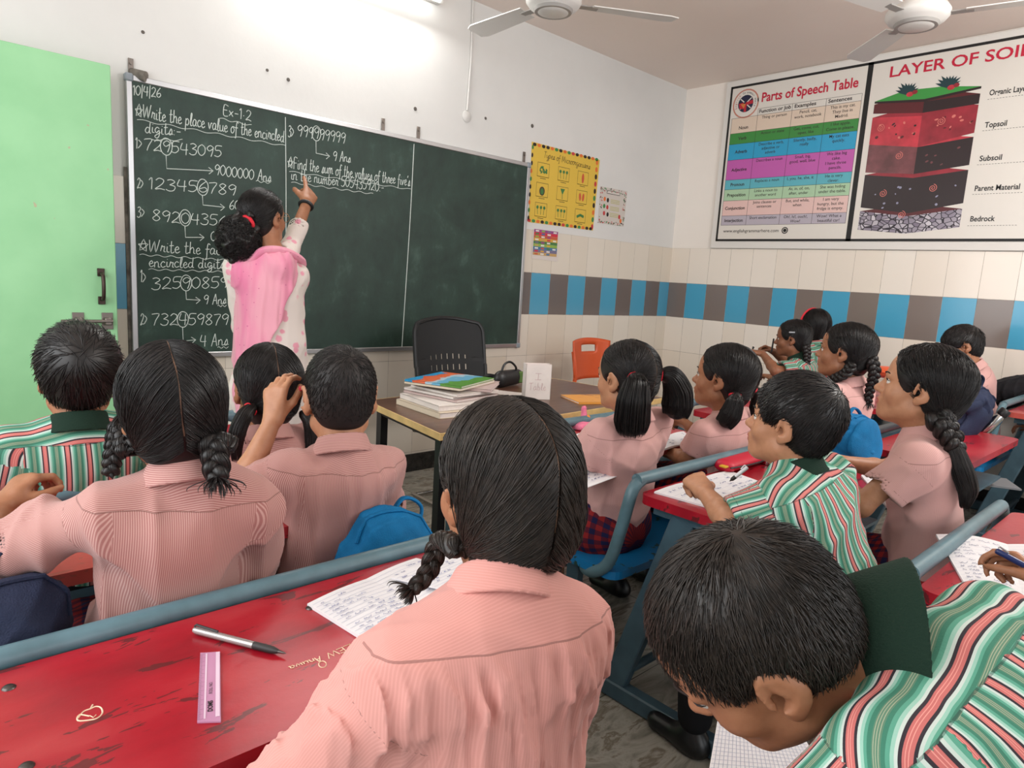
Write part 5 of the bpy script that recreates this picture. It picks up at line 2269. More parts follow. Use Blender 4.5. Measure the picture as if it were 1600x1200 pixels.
# --- girl with two bunches at the second desk
T = HT(at(978, 592, 2.22), yaw=2, pitch=0, roll=-2, sc=1.05)
P_['G4'] = person('girl with two full bunches and red elastics, plaid skirt, on the blue bench', None, T, (T.c[0] + .02, T.c[1] + .03, .43), yaw=0,
                  arms={-1: (at(893, 722, 2.20), at(868, 700, 2.38), dict(d=V(.1, .95, -.1), n=V(.2, 0, -1)))},
                  shirt=PINK_M, seed=12, skin=SKIN_L, h=.005, hs=.005, fold=.008, puff=1.02)
R_ = P_['G4']['root']
girl_hair(R_, T, 12, [(-.060, -.070, .020), (.062, -.068, .020)], n=2500, h=.004)
t0 = T.p(-.062, -.082, .018)
ponytail(R_, [t0, t0 + V(-.018, -.022, -.01), t0 + V(-.03, -.028, -.06), t0 + V(-.022, -.022, -.125), t0 + V(-.01, -.015, -.160)], [.013, .036, .050, .054, .044], seed=8, n=700)
hair_tie(R_, t0, nrm(V(-.5, -.7, -.2)), .015, RED_TIE, .008)
t1 = T.p(.070, -.078, .018)
ponytail(R_, [t1, t1 + V(.025, -.022, .0), t1 + V(.06, -.03, -.05), t1 + V(.068, -.03, -.10), t1 + V(.06, -.03, -.135)], [.013, .032, .046, .050, .040], seed=9, n=600)
hair_tie(R_, t1, nrm(V(.6, -.7, -.1)), .015, RED_TIE, .008)

# --- girl with one bunch, pen raised
T = HT(at(1131, 592, 2.54), yaw=-8, pitch=4, roll=0, sc=1.12)
hp = at(1078, 668, 2.56)
P_['G5'] = person('girl in profile with smooth hair in a bunch, red elastic, raised pen', None, T, (T.c[0] + .03, T.c[1] + .02, .43), yaw=0,
                  arms={1: (at(1120, 705, 2.66), hp, dict(d=at(1050, 648, 2.64) - hp, n=V(-.8, .0, -.5), curl=(.5, .7, .9, 1.0), thumb=.7)), -1: (at(1076, 718, 2.50), at(1040, 706, 2.64), dict(d=V(-.1, .95, 0), n=V(.2, 0, -1)))},
                  shirt=PINK_M, seed=13, h=.0045, hs=.006, fold=.009)
R_ = P_['G5']['root']
girl_hair(R_, T, 13, [(-.066, -.062, -.030), (.062, -.07, -.025)], n=2500, h=.004, back_part=False, part=False)
t0 = T.p(-.068, -.072, -.034)
ponytail(R_, [t0, t0 + V(-.010, -.008, -.02), t0 + V(-.018, .0, -.07), t0 + V(-.032, .015, -.105)], [.013, .030, .038, .032], seed=11, n=500)
hair_tie(R_, t0, nrm(V(-.2, -.1, -1)), .015, RED_TIE, .008)
t1 = T.p(.066, -.078, -.028)
ponytail(R_, [t1, t1 + V(.02, -.02, -.02), t1 + V(.02, -.02, -.07), t1 + V(.01, -.02, -.10)], [.013, .028, .030, .014], seed=14, n=300)
hair_tie(R_, t1, nrm(V(.3, -.2, -1)), .015, RED_TIE, .008)

# --- boy with the striped polo in profile
T = HT(at(1236, 664, 1.68), yaw=-6, pitch=6, roll=0, sc=1.03)
hp = at(1100, 768, 1.74)
P_['B3'] = person('boy in profile with striped polo and dark green collar, writing at the red desk', None, T, (T.c[0] + .06, T.c[1] - .16, .40), yaw=4,
                  arms={-1: (at(1140, 815, 1.60), hp, dict(d=at(1075, 738, 1.84) - hp, n=V(.5, .1, -.8), curl=(.8, .9, 1.0, 1.0), sc=1.0))},
                  shirt=POLO, collar='polo', collar_mat=GREEN_COLLAR, bottom='trousers', skin=SKIN_L, seed=4, h=.0035, hs=.0045, fold=.008, puff=1.08, nk=-.098, sleeve=.92)
boy_hair(P_['B3']['root'], T, 4, n=3500, length=.034, vol=1.03, thick=.010, lift=.006, h=.004, r=.0009, front=.25)

# --- girl with one long plait, right
T = HT(at(1440, 609, 1.9), yaw=-8, pitch=8, roll=2, sc=1.07)
w1 = at(1318, 722, 2.06)
w2 = at(1300, 740, 2.02)
P_['G9'] = person('girl in profile with one long loose plait and pink shirt, looking up at the board', None, T, (T.c[0] + .05, T.c[1] - .05, .42), nk=-.100, yaw=-4,
                  arms={-1: (at(1345, 790, 1.84), w2, dict(d=V(-.25, .9, .3), n=V(.3, .2, -.9), curl=(.6, .7, .8, .8))), 1: (at(1385, 735, 2.1), w1, dict(d=V(-.3, .9, .25), n=V(-.1, .2, -.9), curl=(.6, .7, .8, .8)))},
                  shirt=PINK_M, seed=5, skin=SKIN_L, h=.0035, hs=.0045, fold=.008, sleeve=.62, gaze=(0, .15))
R_ = P_['G9']['root']
girl_hair(R_, T, 5, [(-.052, -.072, -.065), (.045, -.078, -.060)], n=3500, h=.004, back_part=False, vol=1.02, low=1.05)
braid(R_, [T.p(-.045, -.085, -.060), at(1468, 655, 1.82), at(1490, 690, 1.80), at(1492, 705, 1.80)], .034, .022, V(.8, -.3, .5), turns=1.6, tuft=.0, seed=21)
ponytail(R_, [at(1491, 700, 1.80), at(1503, 735, 1.79), at(1512, 765, 1.79), at(1507, 792, 1.80)], [.020, .026, .024, .010], seed=22, n=420)

# --- girl behind, plait over the shoulder with red ribbon
T = HT(at(1320, 551, 2.95), yaw=-6, pitch=3, roll=0, sc=1.1)
P_['G8'] = person('girl in profile with looped plaits, red ribbon on her shoulder, teal bag behind', None, T, (T.c[0] + .02, T.c[1] + .0, .43), yaw=0,
                  arms={-1: (at(1300, 668, 2.9), at(1275, 690, 3.1), dict(d=V(-.2, .9, 0), n=V(.2, 0, -1)))},
                  shirt=PINK_M, seed=15, h=.0045, hs=.006, fold=.006)
R_ = P_['G8']['root']
girl_hair(R_, T, 15, [(-.070, -.060, -.045), (.066, -.065, -.04)], n=2000, h=.005, back_part=False)
t0 = T.p(-.074, -.060, -.045)
braid(R_, [T.p(-.072, -.055, -.03), T.p(-.085, -.040, -.07), T.p(-.075, .0, -.10), T.p(-.06, .035, -.125)], .022, .014, V(.3, .9, 0), turns=2.5, tuft=.04, seed=31)
hair_tie(R_, T.p(-.064, .026, -.118), nrm(V(.1, .8, -.5)), .017, RED_TIE, .009)
braid(R_, [T.p(-.03, -.10, .0), T.p(-.03, -.125, -.05), T.p(-.02, -.12, -.12), T.p(-.01, -.12, -.18)], .024, .014, V(.7, -.7, 0), turns=3, tuft=.03, seed=32)

# --- two girls in faded stripes by the wall
T = HT(at(1238, 530, 4.1), yaw=-14, pitch=-4, roll=0, sc=.98)
w1, w2 = at(1192, 553, 4.15), at(1208, 549, 4.3)
P_['G6'] = person('small girl in grey striped shirt with grey hair clip, holding an upright pen', None, T, (T.c[0] + .06, T.c[1] - .14, .45), yaw=-10,
                  arms={-1: (at(1212, 580, 3.95), w1, dict(d=V(-.5, .8, .1), n=V(.3, 0, -1), curl=(.7, .8, .9, .9))), 1: (at(1235, 572, 4.4), w2, dict(d=V(-.6, .6, .3), n=V(-.5, 0, -.8), curl=(.7, .8, .9, .9)))},
                  shirt=POLO_GREY, seed=16, h=.005, hs=.007, collar='polo', collar_mat=GREEN_COLLAR, fold=.004, skin=SKIN_D)
R_ = P_['G6']['root']
girl_hair(R_, T, 16, [(-.066, -.070, -.045), (.06, -.07, -.04)], n=1200, h=.005, back_part=False, part=False)
braid(R_, [T.p(-.05, -.085, -.03), T.p(-.065, -.10, -.08), T.p(-.06, -.10, -.17), T.p(-.05, -.10, -.22)], .022, .014, V(.7, -.7, 0), turns=3, tuft=.03, seed=33)
MB().box(T.p(-.082, -.012, .045), (.010, .034, .010), T.R, .003).build('hair_clip', M('grey_clip', srgb(150, 152, 156), .3, .5), R_, world=True)
T = HT(at(1272, 512, 4.55), yaw=25, pitch=-6, roll=0, sc=1.0)
P_['G7'] = person('girl with a pink-red hairband turned away to the wall, striped shirt', None, T, (T.c[0], T.c[1] - .06, .46), yaw=15,
                  shirt=POLO_GREY, seed=17, h=.006, hs=.007, face=False, fold=.004)
R_ = P_['G7']['root']
girl_hair(R_, T, 17, [(-.05, -.08, -.09), (.05, -.08, -.09)], n=1300, h=.005, low=1.35, back_part=False, part=False, vol=1.05)
hb_ = [T.p(.088 * math.cos(a), .028 - .02 * math.sin(a), .036 + .092 * math.sin(a)) for a in np.linspace(.0, PI, 20)]
MB().tube(hb_, .007, 8).build('hairband', RED_TIE, R_, True, world=True)

# --- boy with glasses leaning by the wall
T = HT(at(1502, 545, 3.95), yaw=-28, pitch=-16, roll=12, sc=1.02)
P_['B4'] = person('boy with glasses leaning forward by the right wall, pink shirt', None, T, (T.c[0] + .20, T.c[1] - .12, .44), yaw=-15,
                  shirt=PINK_M, seed=18, h=.005, hs=.006, fold=.006, bottom='trousers')
R_ = P_['B4']['root']
boy_hair(R_, T, 18, n=1500, length=.055, vol=1.04, thick=.012, lift=.008, h=.005, r=.0012, fringe=.012)
SPEC = M('spectacle_frame', srgb(44, 36, 44), .3)
g_ = MB()
for sx in (-1, 1):
    g_.tube([T.p(sx * .032 + .021 * math.cos(a), .092, .003 + .016 * math.sin(a)) for a in np.linspace(0, 2 * PI, 18, endpoint=False)], .0018, 6, True)
    g_.tube([T.p(sx * .053, .090, .008), T.p(sx * .074, .06, .010), T.p(sx * .080, -.005, .008)], .0018, 6)
g_.tube([T.p(-.011, .094, .006), T.p(0, .098, .008), T.p(.011, .094, .006)], .0018, 6)
g_.build('spectacles', SPEC, R_, True, world=True)

# --- foreground boy bent over his notebook
RB_ = np.stack([nrm(V(.30, .80, -.10)), nrm(V(-.1, .1, -1)), nrm(V(-.62, .30, .70))], 1)
cr_, cu_, cf_ = CAM_R[:, 0], CAM_R[:, 1], -CAM_R[:, 2]
up_ = nrm(-.70 * cr_ + .66 * cu_ - .12 * cf_)
fw_ = nrm(-.58 * cr_ - .72 * cu_ + .38 * cf_)
fw_ = nrm(fw_ - up_ * (fw_ @ up_))
RB_ = np.stack([np.cross(fw_, up_), fw_, up_], 1)
T = HT(at(1185, 1003, .74), sc=1.08, R=RB_)
Nb = at(1402, 1012, .735)
Sl, Sr = at(1300, 1200, .60), at(1600, 985, .82)
Hb = Nb + nrm(at(1750, 1380, .62) - Nb) * .36
P_['B5'] = person('boy in the front right corner bent low over his writing, striped polo, cropped hair', None, T, (-4.48, -3.72, .40), yaw=-4,
                  H=Hb, N=Nb, X=Sr - Sl, arms={-1: (at(1250, 1330, .62), at(1200, 1300, .85), dict(d=V(.2, .9, .1), n=V(0, 0, -1))), 1: (at(1560, 1150, .95), at(1400, 1260, 1.0), dict(d=V(-.5, .8, 0), n=V(0, 0, -1)))},
                  shirt=POLO, collar='polo', collar_mat=GREEN_COLLAR, bottom='trousers', seed=19, h=.0035, hs=.0045, fold=.003, ears=.3, face=True, shw=.15, col_drop=.012, col_h=.070, flare=.60, col_res=.0025, yoke=.055, sleeve=.85, legdir=V(.25, .95, 0))
boy_hair(P_['B5']['root'], T, 19, HAIR_B, n=7000, length=.032, vol=1.0, thick=.004, lift=.006, h=.0035, r=.0007, fade=False, crown=(.0, -.06, .10), nape=-.036)

# --- two pupils mostly out of the picture at the right
hp = at(1640, 915, 1.22)
T = HT(V(-2.88, -3.72, 1.04), yaw=-5, pitch=-20, sc=1.03)
P_['P1'] = person('pupil just outside the right edge, only a hand holding a blue pen shows', None, T, (-2.86, -3.80, .42),
                  arms={1: (at(1760, 930, 1.25), hp, dict(d=at(1596, 880, 1.27) - hp, n=V(-.5, .1, -.8), curl=(.6, .8, 1.0, 1.0), thumb=.7))}, shirt=PINK_M, seed=23, h=.005, hs=.008, face=False)
girl_hair(P_['P1']['root'], T, 23, [(-.07, -.05, -.05), (.07, -.05, -.05)], n=500, h=.006)
hp = at(1618, 668, 3.62)
T = HT(V(-.42, -3.22, 1.08), yaw=-5, pitch=-20, sc=1.03)
P_['P2'] = person('pupil outside the right edge, only a hand on the far desk shows', None, T, (-.40, -3.30, .46),
                  arms={-1: (at(1680, 672, 3.55), hp, dict(d=at(1585, 662, 3.7) - hp, n=V(.1, .1, -1), curl=(.5, .6, .6, .6)))}, shirt=PINK_M, seed=24, h=.006, hs=.008, face=False, skin=SKIN_D)
girl_hair(P_['P2']['root'], T, 24, [(-.07, -.05, -.05), (.07, -.05, -.05)], n=400, h=.006)

# =================================================================== TEACHER
def kurta_mat():
    m = bpy.data.materials.new('white_kurta_with_pink_flowers')
    t = NT(m)
    v = t.new('ShaderNodeTexVoronoi')
    v.inputs['Scale'].default_value = 19
    t.link(t.obj(), v.inputs['Vector'])
    d = t.math('ADD', v.outputs['Distance'], t.math('MULTIPLY', t.noise(70, 3), 0.28))
    t.col(t.ramp(d, [(0.36, srgb(226, 156, 172)), (0.46, srgb(222, 211, 204))]))
    t.b.inputs['Roughness'].default_value = 0.85
    t.b.inputs['Specular IOR Level'].default_value = 0.2
    return m


def dup_mat():
    m = bpy.data.materials.new('pink_dupatta_gauze')
    t = NT(m)
    n = t.noise(4, 3, t.mapping(t.obj(), (3, 3, .5)))
    c = t.ramp(n, [(0.35, srgb(222, 122, 158)), (0.6, srgb(226, 156, 172))])
    v = t.new('ShaderNodeTexVoronoi')
    v.inputs['Scale'].default_value = 34
    t.link(t.obj(), v.inputs['Vector'])
    t.col(t.mix(t.math('LESS_THAN', v.outputs['Distance'], 0.12), c, srgb(206, 110, 146)))
    t.b.inputs['Roughness'].default_value = 0.8
    t.b.inputs['Sheen Weight'].default_value = 0.3
    return m


KURTA, DUP = kurta_mat(), dup_mat()
T = HT(at(412, 342, 2.95), yaw=62, pitch=8, roll=0, sc=1.04)
tx, ty = T.c[0] + .02, T.c[1] - .05
tr_ = empty('person', (tx, ty, 0), 0, 'teacher in white floral kurta and pink scarf pointing at the chalkboard', 'person')
ya = math.radians(18)
X_, Y_ = V(math.cos(ya), -math.sin(ya), 0), V(math.sin(ya), math.cos(ya), 0)
Nt = V(tx, ty, T.c[2] - .145)
def kp(a, b, z):
    return V(tx, ty, z) + X_ * a + Y_ * b
Rt = np.stack([X_, Y_, V(0, 0, 1)], 1)
zN = Nt[2]
Ss = {-1: kp(-.140, .01, zN - .065), 1: at(437, 415, 2.92)}
hand = fpt(489, 256)
hand = V(hand[0], -.10, hand[1])
wr = at(480, 316, 3.25)
E1 = at(453, 388, 3.10)
armt = {1: (E1, wr), -1: (kp(-.115, .10, zN - .33), kp(-.02, .22, zN - .43))}
B = SDF()
add_head(B, T, .3)
B.u(rc(T.p(0, -.025, -.03), Nt - V(0, 0, .01), .050, .054), .03)
B.u(rcs(kp(0, 0, zN - .50), kp(0, 0, zN - .12), .10, .10, Rt, (1.2, .75, 1)), .04)
for sd in (-1, 1):
    e, w = armt[sd]
    B.u(rc(Nt - V(0, 0, .03), Ss[sd], .04, .04), .03)
    B.u(rc(Ss[sd], e, .042, .034), .02)
    B.u(rc(e, w, .034, .024), .015)
add_hand(B, wr, hand - wr + V(.02, 0, .03), V(-.15, 1, -.2), 1, 1.34, curl=(.06, .50, .70, .25), thumb=.5, spread=.18)
add_hand(B, armt[-1][1], V(.4, .6, -.5), V(0, -.4, .8), -1, 1.05)
for sd in (-1, 1):
    B.u(rc(kp(sd * .06, 0, zN - .55), kp(sd * .07, .01, .48), .070, .05), .03)
    B.u(rc(kp(sd * .08, .01, .48), kp(sd * .08, 0, .08), .052, .034), .02)
bo = sdf_obj('body', B, V(tx, ty, 0) - V(.42, .35, -.02), V(tx + .5, ty + .75, 1.95), .005, SKIN, tr_)
bo.data.materials.append(LIPM[SKIN])
face_parts(tr_, T, SKIN)
C = SDF()
w1_ = wavy(71, .006, 14, .8, (1, 1, 3))
w2_ = ridges(72, .005, 26, (1, 1, 4))
C.disp = lambda P: w1_(P) + w2_(P)
C.u(rcs(kp(0, 0, zN - .42), kp(0, .005, zN - .16), .112, .124, Rt, (1.05, .82, 1)), .05)
C.u(rcs(kp(0, 0, zN - .42), kp(0, 0, zN - .62), .112, .158, Rt, (1.02, .80, 1)), .06)
C.u(rcs(kp(0, 0, zN - .62), kp(0, 0, .42), .155, .20, Rt, (1.02, .72, 1)), .06)
C.u(rcs(kp(-.10, 0, zN - .10), kp(.10, .01, zN - .09), .058, .058, Rt, (1, 1.1, 1)), .04)
C.u(el(kp(.07, .10, zN - .21), (.07, .06, .075)), .04)
C.u(el(kp(-.07, .10, zN - .21), (.07, .06, .075)), .04)
for sd, cutf in ((1, .52), (-1, .60)):
    e, w = armt[sd]
    C.u(rc(Nt - V(0, 0, .045), Ss[sd], .05, .056), .03)
    C.u(rc(Ss[sd], e, .054, .050), .03)
    d_ = nrm(w - e)
    cut = e + (w - e) * cutf
    C.u(rc(e, cut + d_ * .03, .050, .044), .02)
    C.c(inter(rc(cut, cut + d_ * .2, .09, .09), plane(cut, -d_)), .004)
    C.c(rc(cut - d_ * .03, cut + d_ * .05, .038, .040), .005)
C.s(rc(Nt - V(0, 0, .02), Nt + V(0, 0, .1), .052, .06), .008)
C.pr.insert(6, ('i', plane(V(tx, ty, .45), V(0, 0, -1)), F4(.005)))
sdf_obj('kurta', C, V(tx, ty, .42) - V(.36, .34, 0), V(tx + .5, ty + .7, zN + .2), .006, KURTA, tr_)
D = SDF()
for sd in (-1, 1):
    D.u(rc(kp(sd * .085, 0, .62), kp(sd * .085, 0, .10), .085, .06), .02)
sdf_obj('trousers', D, V(tx, ty, .06) - V(.28, .2, 0), V(tx + .28, ty + .2, .7), .009, M('cream_trousers', srgb(218, 208, 198), .9), tr_)
for sd in (-1, 1):
    f0 = kp(sd * .085, 0, 0)
    D = SDF()
    D.u(rcs(f0 - Y_ * .05 + V(0, 0, .03), f0 + Y_ * .12 + V(0, 0, .025), .04, .036, Rt, (1, 1, .8)), .02)
    D.i(plane(V(0, 0, .002), V(0, 0, -1)), .003)
    sdf_obj('shoe', D, f0 - V(.2, .2, 0), f0 + V(.2, .25, .1), .008, SHOE, tr_)
# scarf: a sheet lying over the shoulders and down the back
Kb = SDF()
Kb.pr = list(C.pr[:6]) + [C.pr[6], C.pr[11] if len(C.pr) > 11 else C.pr[6]]
Kb = SDF()
Kb.u(rcs(kp(0, 0, zN - .42), kp(0, .005, zN - .16), .112, .124, Rt, (1.05, .82, 1)), .05)
Kb.u(rcs(kp(0, 0, zN - .42), kp(0, 0, zN - .62), .112, .158, Rt, (1.02, .80, 1)), .06)
Kb.u(rcs(kp(0, 0, zN - .62), kp(0, 0, .42), .155, .20, Rt, (1.02, .72, 1)), .06)
Kb.u(rcs(kp(-.10, 0, zN - .10), kp(.10, .01, zN - .09), .058, .058, Rt, (1, 1.1, 1)), .04)
for sd in (-1, 1):
    Kb.u(rc(Nt - V(0, 0, .045), Ss[sd], .05, .056), .03)
w3_ = ridges(75, .011, 34, (1, 1, 9))
o4, X4, Y4 = V(tx, ty, 0).astype(F4), X_.astype(F4), Y_.astype(F4)


def scarf(P):
    d = Kb(P) + w3_(P)
    x = (P - o4) @ X4
    y = (P - o4) @ Y4
    t = (F4(zN) - P[:, 2])
    lo = -.175 + .02 * t
    hi = np.where(t < .08, .10, .10 - .17 * np.clip((t - .08) / .45, 0, 1))
    band = np.maximum(x - hi, lo - x) + .006 * np.sin(P[:, 2] * 40)
    sh = np.maximum(np.abs(d - .012) - .0095, band.astype(F4))
    sh = np.maximum(sh, y - F4(.035))
    return np.maximum(sh, F4(.62) - P[:, 2])


D = SDF()
D.u(scarf)
sdf_obj('scarf', D, V(tx, ty, .6) - V(.34, .34, 0), V(tx + .34, ty + .3, zN + .09), .006, DUP, tr_)
# roll of the scarf round the neck
MB().tube(smooth_path([kp(-.10, -.045, zN - .055), kp(-.05, -.072, zN + .002), kp(.02, -.078, zN + .012), kp(.085, -.045, zN - .008), kp(.12, .02, zN - .035), kp(.10, .08, zN - .09), kp(.06, .12, zN - .2)], 8), .026, 12, flat=.7).build('scarf_fold', DUP, tr_, True, world=True)
Sg = girl_hair(tr_, T, 41, [(-.01, -.10, -.02), (.01, -.10, -.02)], n=1800, h=.005, part=False, back_part=False)
bc = at(373, 374, 2.86)
rnd = np.random.RandomState(5)
Bn = SDF()
wv_ = wavy(77, .012, 60, .8)
Bn.disp = lambda P: wv_(P)
Bn.u(el(bc, (.082, .075, .090)), .01)
Bn.u(rc(T.p(0, -.10, -.0), bc, .04, .05), .03)
v, q = polygonize(Bn, bc - .16, bc + .16, .006)
m = 1500
u = rnd.normal(size=(m, 3))
u /= np.linalg.norm(u, axis=1, keepdims=True)
t = np.linspace(0, 1, 12)
a = np.cross(u, rnd.normal(size=(m, 3)))
a /= np.linalg.norm(a, axis=1, keepdims=True)
b = np.cross(u, a)
st_ = bc + u * np.array([.078, .072, .086])
ph = rnd.rand(m, 1) * 6.28 + t[None] * 9
pp = st_[:, None] + u[:, None] * (.004 + .016 * t[None, :, None]) + (a[:, None] * np.cos(ph)[..., None] + b[:, None] * np.sin(ph)[..., None]) * .008
v2, q2 = strand_tubes(pp, .0013)
mesh_obj('hair_bun', np.concatenate([v, v2]), np.concatenate([q, q2 + len(v)]), HAIR, tr_, True, None, True)
hair_tie(tr_, at(386, 350, 2.84), nrm(T.d(0, -1, -.2)), .030, RED_TIE, .008)
# watch and spectacles
wd = nrm(hand - wr)
ad_ = nrm(wr - E1)
h0 = nrm(np.cross(ad_, V(0, 0, 1)))
h1 = np.cross(ad_, h0)
wc = wr - ad_ * .022
MB().tube([wc + (h0 * math.cos(a) + h1 * math.sin(a)) * .0285 for a in np.linspace(0, 2 * PI, 24, endpoint=False)], .009, 8, True).build('wrist_band', M('black_strap', srgb(24, 24, 28), .5), tr_, True, world=True)
g_ = MB()
for sx in (-1, 1):
    g_.tube([T.p(sx * .033 + .023 * math.cos(a), .096, .002 + .019 * math.sin(a)) for a in np.linspace(0, 2 * PI, 20, endpoint=False)], .0012, 6, True)
    g_.tube([T.p(sx * .056, .094, .008), T.p(sx * .076, .05, .010), T.p(sx * .082, -.005, .008)], .0013, 6)
g_.tube([T.p(-.01, .098, .006), T.p(0, .102, .008), T.p(.01, .098, .006)], .0012, 6)
g_.build('spectacles', M('gold_wire', srgb(170, 130, 90), .3, .8), tr_, True, world=True)
# =================================================================== FURNITURE AND THINGS
def red_paint():
    m = bpy.data.materials.new('worn_red_enamel')
    t = NT(m)
    n = t.noise(3.0, 4, t.mapping(t.obj(), (1, 2.5, 1)))
    c = t.ramp(n, [(0.28, srgb(128, 12, 28)), (0.52, srgb(164, 18, 36)), (0.78, srgb(180, 56, 60))])
    sc = t.noise(16, 4, t.mapping(t.obj(), (.45, 1.6, 1), rot=(0, 0, .5)), 0.65, .6)
    c = t.mix(t.math('MULTIPLY', t.math('GREATER_THAN', sc, 0.605), .75), c, srgb(66, 30, 30))
    pt = t.noise(2.0, 3, t.mapping(t.obj(), (1, 1, 1), (9, 2, 0)))
    c = t.mix(t.math('MULTIPLY', t.math('GREATER_THAN', pt, 0.60), .5), c, srgb(206, 112, 96))
    t.col(c)
    t.b.inputs['Roughness'].default_value = 0.32
    t.bump(t.noise(60, 4), .12, .003)
    return m


RED_T = red_paint()
TEAL = M('teal_grey_enamel', srgb(86, 116, 126), 0.38, noise=.18, nscale=16)
TEAL_D = M('dark_teal_enamel', srgb(62, 86, 98), 0.42, noise=.2, nscale=14)
BLACKBAR = M('black_worn_bar', srgb(52, 56, 60), 0.38, noise=.25, nscale=20)
BLUE_S = bpy.data.materials.new('chipped_blue_enamel')
_t = NT(BLUE_S)
_n = _t.noise(22, 4)
_z = _t.xyz(_t.obj())
_c = _t.mix(_t.math('GREATER_THAN', _n, .64), srgb(18, 112, 168), srgb(40, 66, 58))
_t.col(_c)
_t.b.inputs['Roughness'].default_value = .35
SCREW = M('screw_steel', srgb(92, 86, 84), .35, .9)


def rbox_poly(x0, x1, y0, y1, r, n=5):
    out = []
    for cx, cy, a0 in [(x1 - r, y1 - r, 0), (x0 + r, y1 - r, 90), (x0 + r, y0 + r, 180), (x1 - r, y0 + r, 270)]:
        for k in range(n + 1):
            a = math.radians(a0 + 90 * k / n)
            out.append((cx + r * math.cos(a), cy + r * math.sin(a)))
    return out


def desk(x0, x1, yb, label, zt=.70, bar=None, zo=.030, dep=.37, seat=True, table=True, group=None, screws=False):
    o = empty('school_desk', ((x0 + x1) / 2, yb - .1, 0), 0, label, 'desk', group)
    bar = bar or TEAL
    if table:
        tb = MB().prism(rbox_poly(x0, x1, yb - .03 - dep, yb - .025, .035), zt - .028, zt)
        tb.build('tabletop', RED_T, o, world=True)
        ap = MB()
        for x in (x0 + .05, x1 - .05):
            ap.box((x, yb - .03 - dep / 2, zt - .044), (.03, dep - .06, .03))
        ap.box(((x0 + x1) / 2, yb - .08, zt - .05), (x1 - x0 - .12, .02, .04))
        ap.build('table_frame', TEAL_D, o, world=True)
        sh = MB().box(((x0 + x1) / 2, yb - .03 - dep / 2, zt - .19), (x1 - x0 - .10, dep - .08, .012))
        sh.build('book_shelf', TEAL_D, o, world=True)
        if screws:
            for sx, sy in [(.07, .05), (.065, .24), (.50, .08), (x1 - x0 - .07, .05), (x1 - x0 - .07, .24)]:
                MB().lathe([(0, .0035), (.006, .003), (.0085, .001), (.009, -.001)][::-1], (x0 + sx, yb - .03 - sy, zt), 14).build('screw', SCREW, o, True, world=True)
    zb = zt + zo
    r = .019
    pts = []
    for t_, (x, sx) in enumerate(((x0 - .005, 1), (x1 + .005, -1))):
        side = [V(x + sx * .16, yb + .26, .375), V(x + sx * .06, yb + .20, .378), V(x + sx * .012, yb + .12, .40), V(x, yb + .055, .46), V(x, yb + .02, .58), V(x, yb + .004, zb - .075), V(x + sx * .014, yb, zb - .026), V(x + sx * .05, yb, zb - .004), V(x + sx * .11, yb, zb)]
        pts += side if t_ == 0 else side[::-1]
    MB().tube(smooth_path(pts, 5), r, 14).build('backrest_bar', bar, o, True, world=True)
    if seat:
        MB().prism(rbox_poly(x0 + .0, x1 - .0, yb + .035, yb + .37, .04), .398, .424).build('seat', BLUE_S, o, world=True)
    for x in (x0 + .05, x1 - .05):
        lg = MB()
        a, b = V(x, yb + .03, .05), V(x, yb - .16, zt - .05)
        d = nrm(b - a)
        R_ = np.stack([V(1, 0, 0), np.cross(d, V(1, 0, 0)), d], 1)
        lg.box((a + b) / 2, (.035, .075, np.linalg.norm(b - a)), R_, .004)
        lg.build('leg', TEAL_D, o, world=True)
        MB().box((x, yb + .235, .21), (.035, .05, .38), None, .004).build('seat_leg', TEAL_D, o, world=True)
        MB().box((x, yb - .02, .03), (.045, .74, .055), None, .005).build('foot_rail', TEAL_D, o, world=True)
    MB().tube([(x0 + .05, yb - .02, .12), (x1 - .05, yb - .02, .12)], .014, 10).build('stretcher', TEAL_D, o, True, world=True)
    return o


D_A3 = desk(-5.235, -4.285, -2.452, 'long worn red desk in the foreground with pen and ruler lying on it', screws=True, zo=.004)
desk(-5.235, -4.285, -1.775, 'red desk of the two pupils sitting before the foreground desk')
desk(-5.235, -4.285, -1.075, 'red desk at the front left near the green door', seat=False)
desk(-3.665, -2.600, -2.452, 'red desk of the boy in profile, grey tube rail at its corner', bar=BLACKBAR if False else TEAL)
desk(-3.665, -2.765, -1.785, "red desk touching the teacher's table, pink pouch on it", seat=False)
desk(-3.680, -2.800, -3.195, 'red desk at the right edge with an open notebook, worn dark rail', zo=.016)
desk(-2.290, -1.370, -2.57, 'faded red desk behind the girl with the long plait, empty corner showing', bar=BLACKBAR)
desk(-2.290, -1.370, -1.75, 'red desk before the girl with looped plaits, one red corner showing')
desk(-.860, -.060, -2.78, 'red desk at the far right edge by the tiled wall', zt=.755)
desk(-1.42, -.52, -1.95, 'red desk of the two girls in grey stripes by the wall', zt=.73)
# benches under the pupils in the last rows (hidden by them)
for x0, x1, y, lb in [(-5.0, -4.42, -3.08, 'blue bench under the girl nearest the camera'), (-4.72, -4.15, -3.78, 'blue bench under the bent boy in the corner'), (-3.2, -2.55, -3.86, 'blue bench just outside the right edge'), (-.75, -.1, -3.36, 'blue bench beside the far desk outside the right edge')]:
    o = empty('bench', ((x0 + x1) / 2, y, 0), 0, lb, 'bench')
    MB().prism(rbox_poly(x0, x1, y - .14, y + .16, .03), .335, .36 if x0 < -4 else .40).build('seat', BLUE_S, o, world=True)
    for x in (x0 + .05, x1 - .05):
        for yy in (y - .1, y + .12):
            MB().box((x, yy, .17), (.035, .035, .338)).build('leg', TEAL_D, o, world=True)

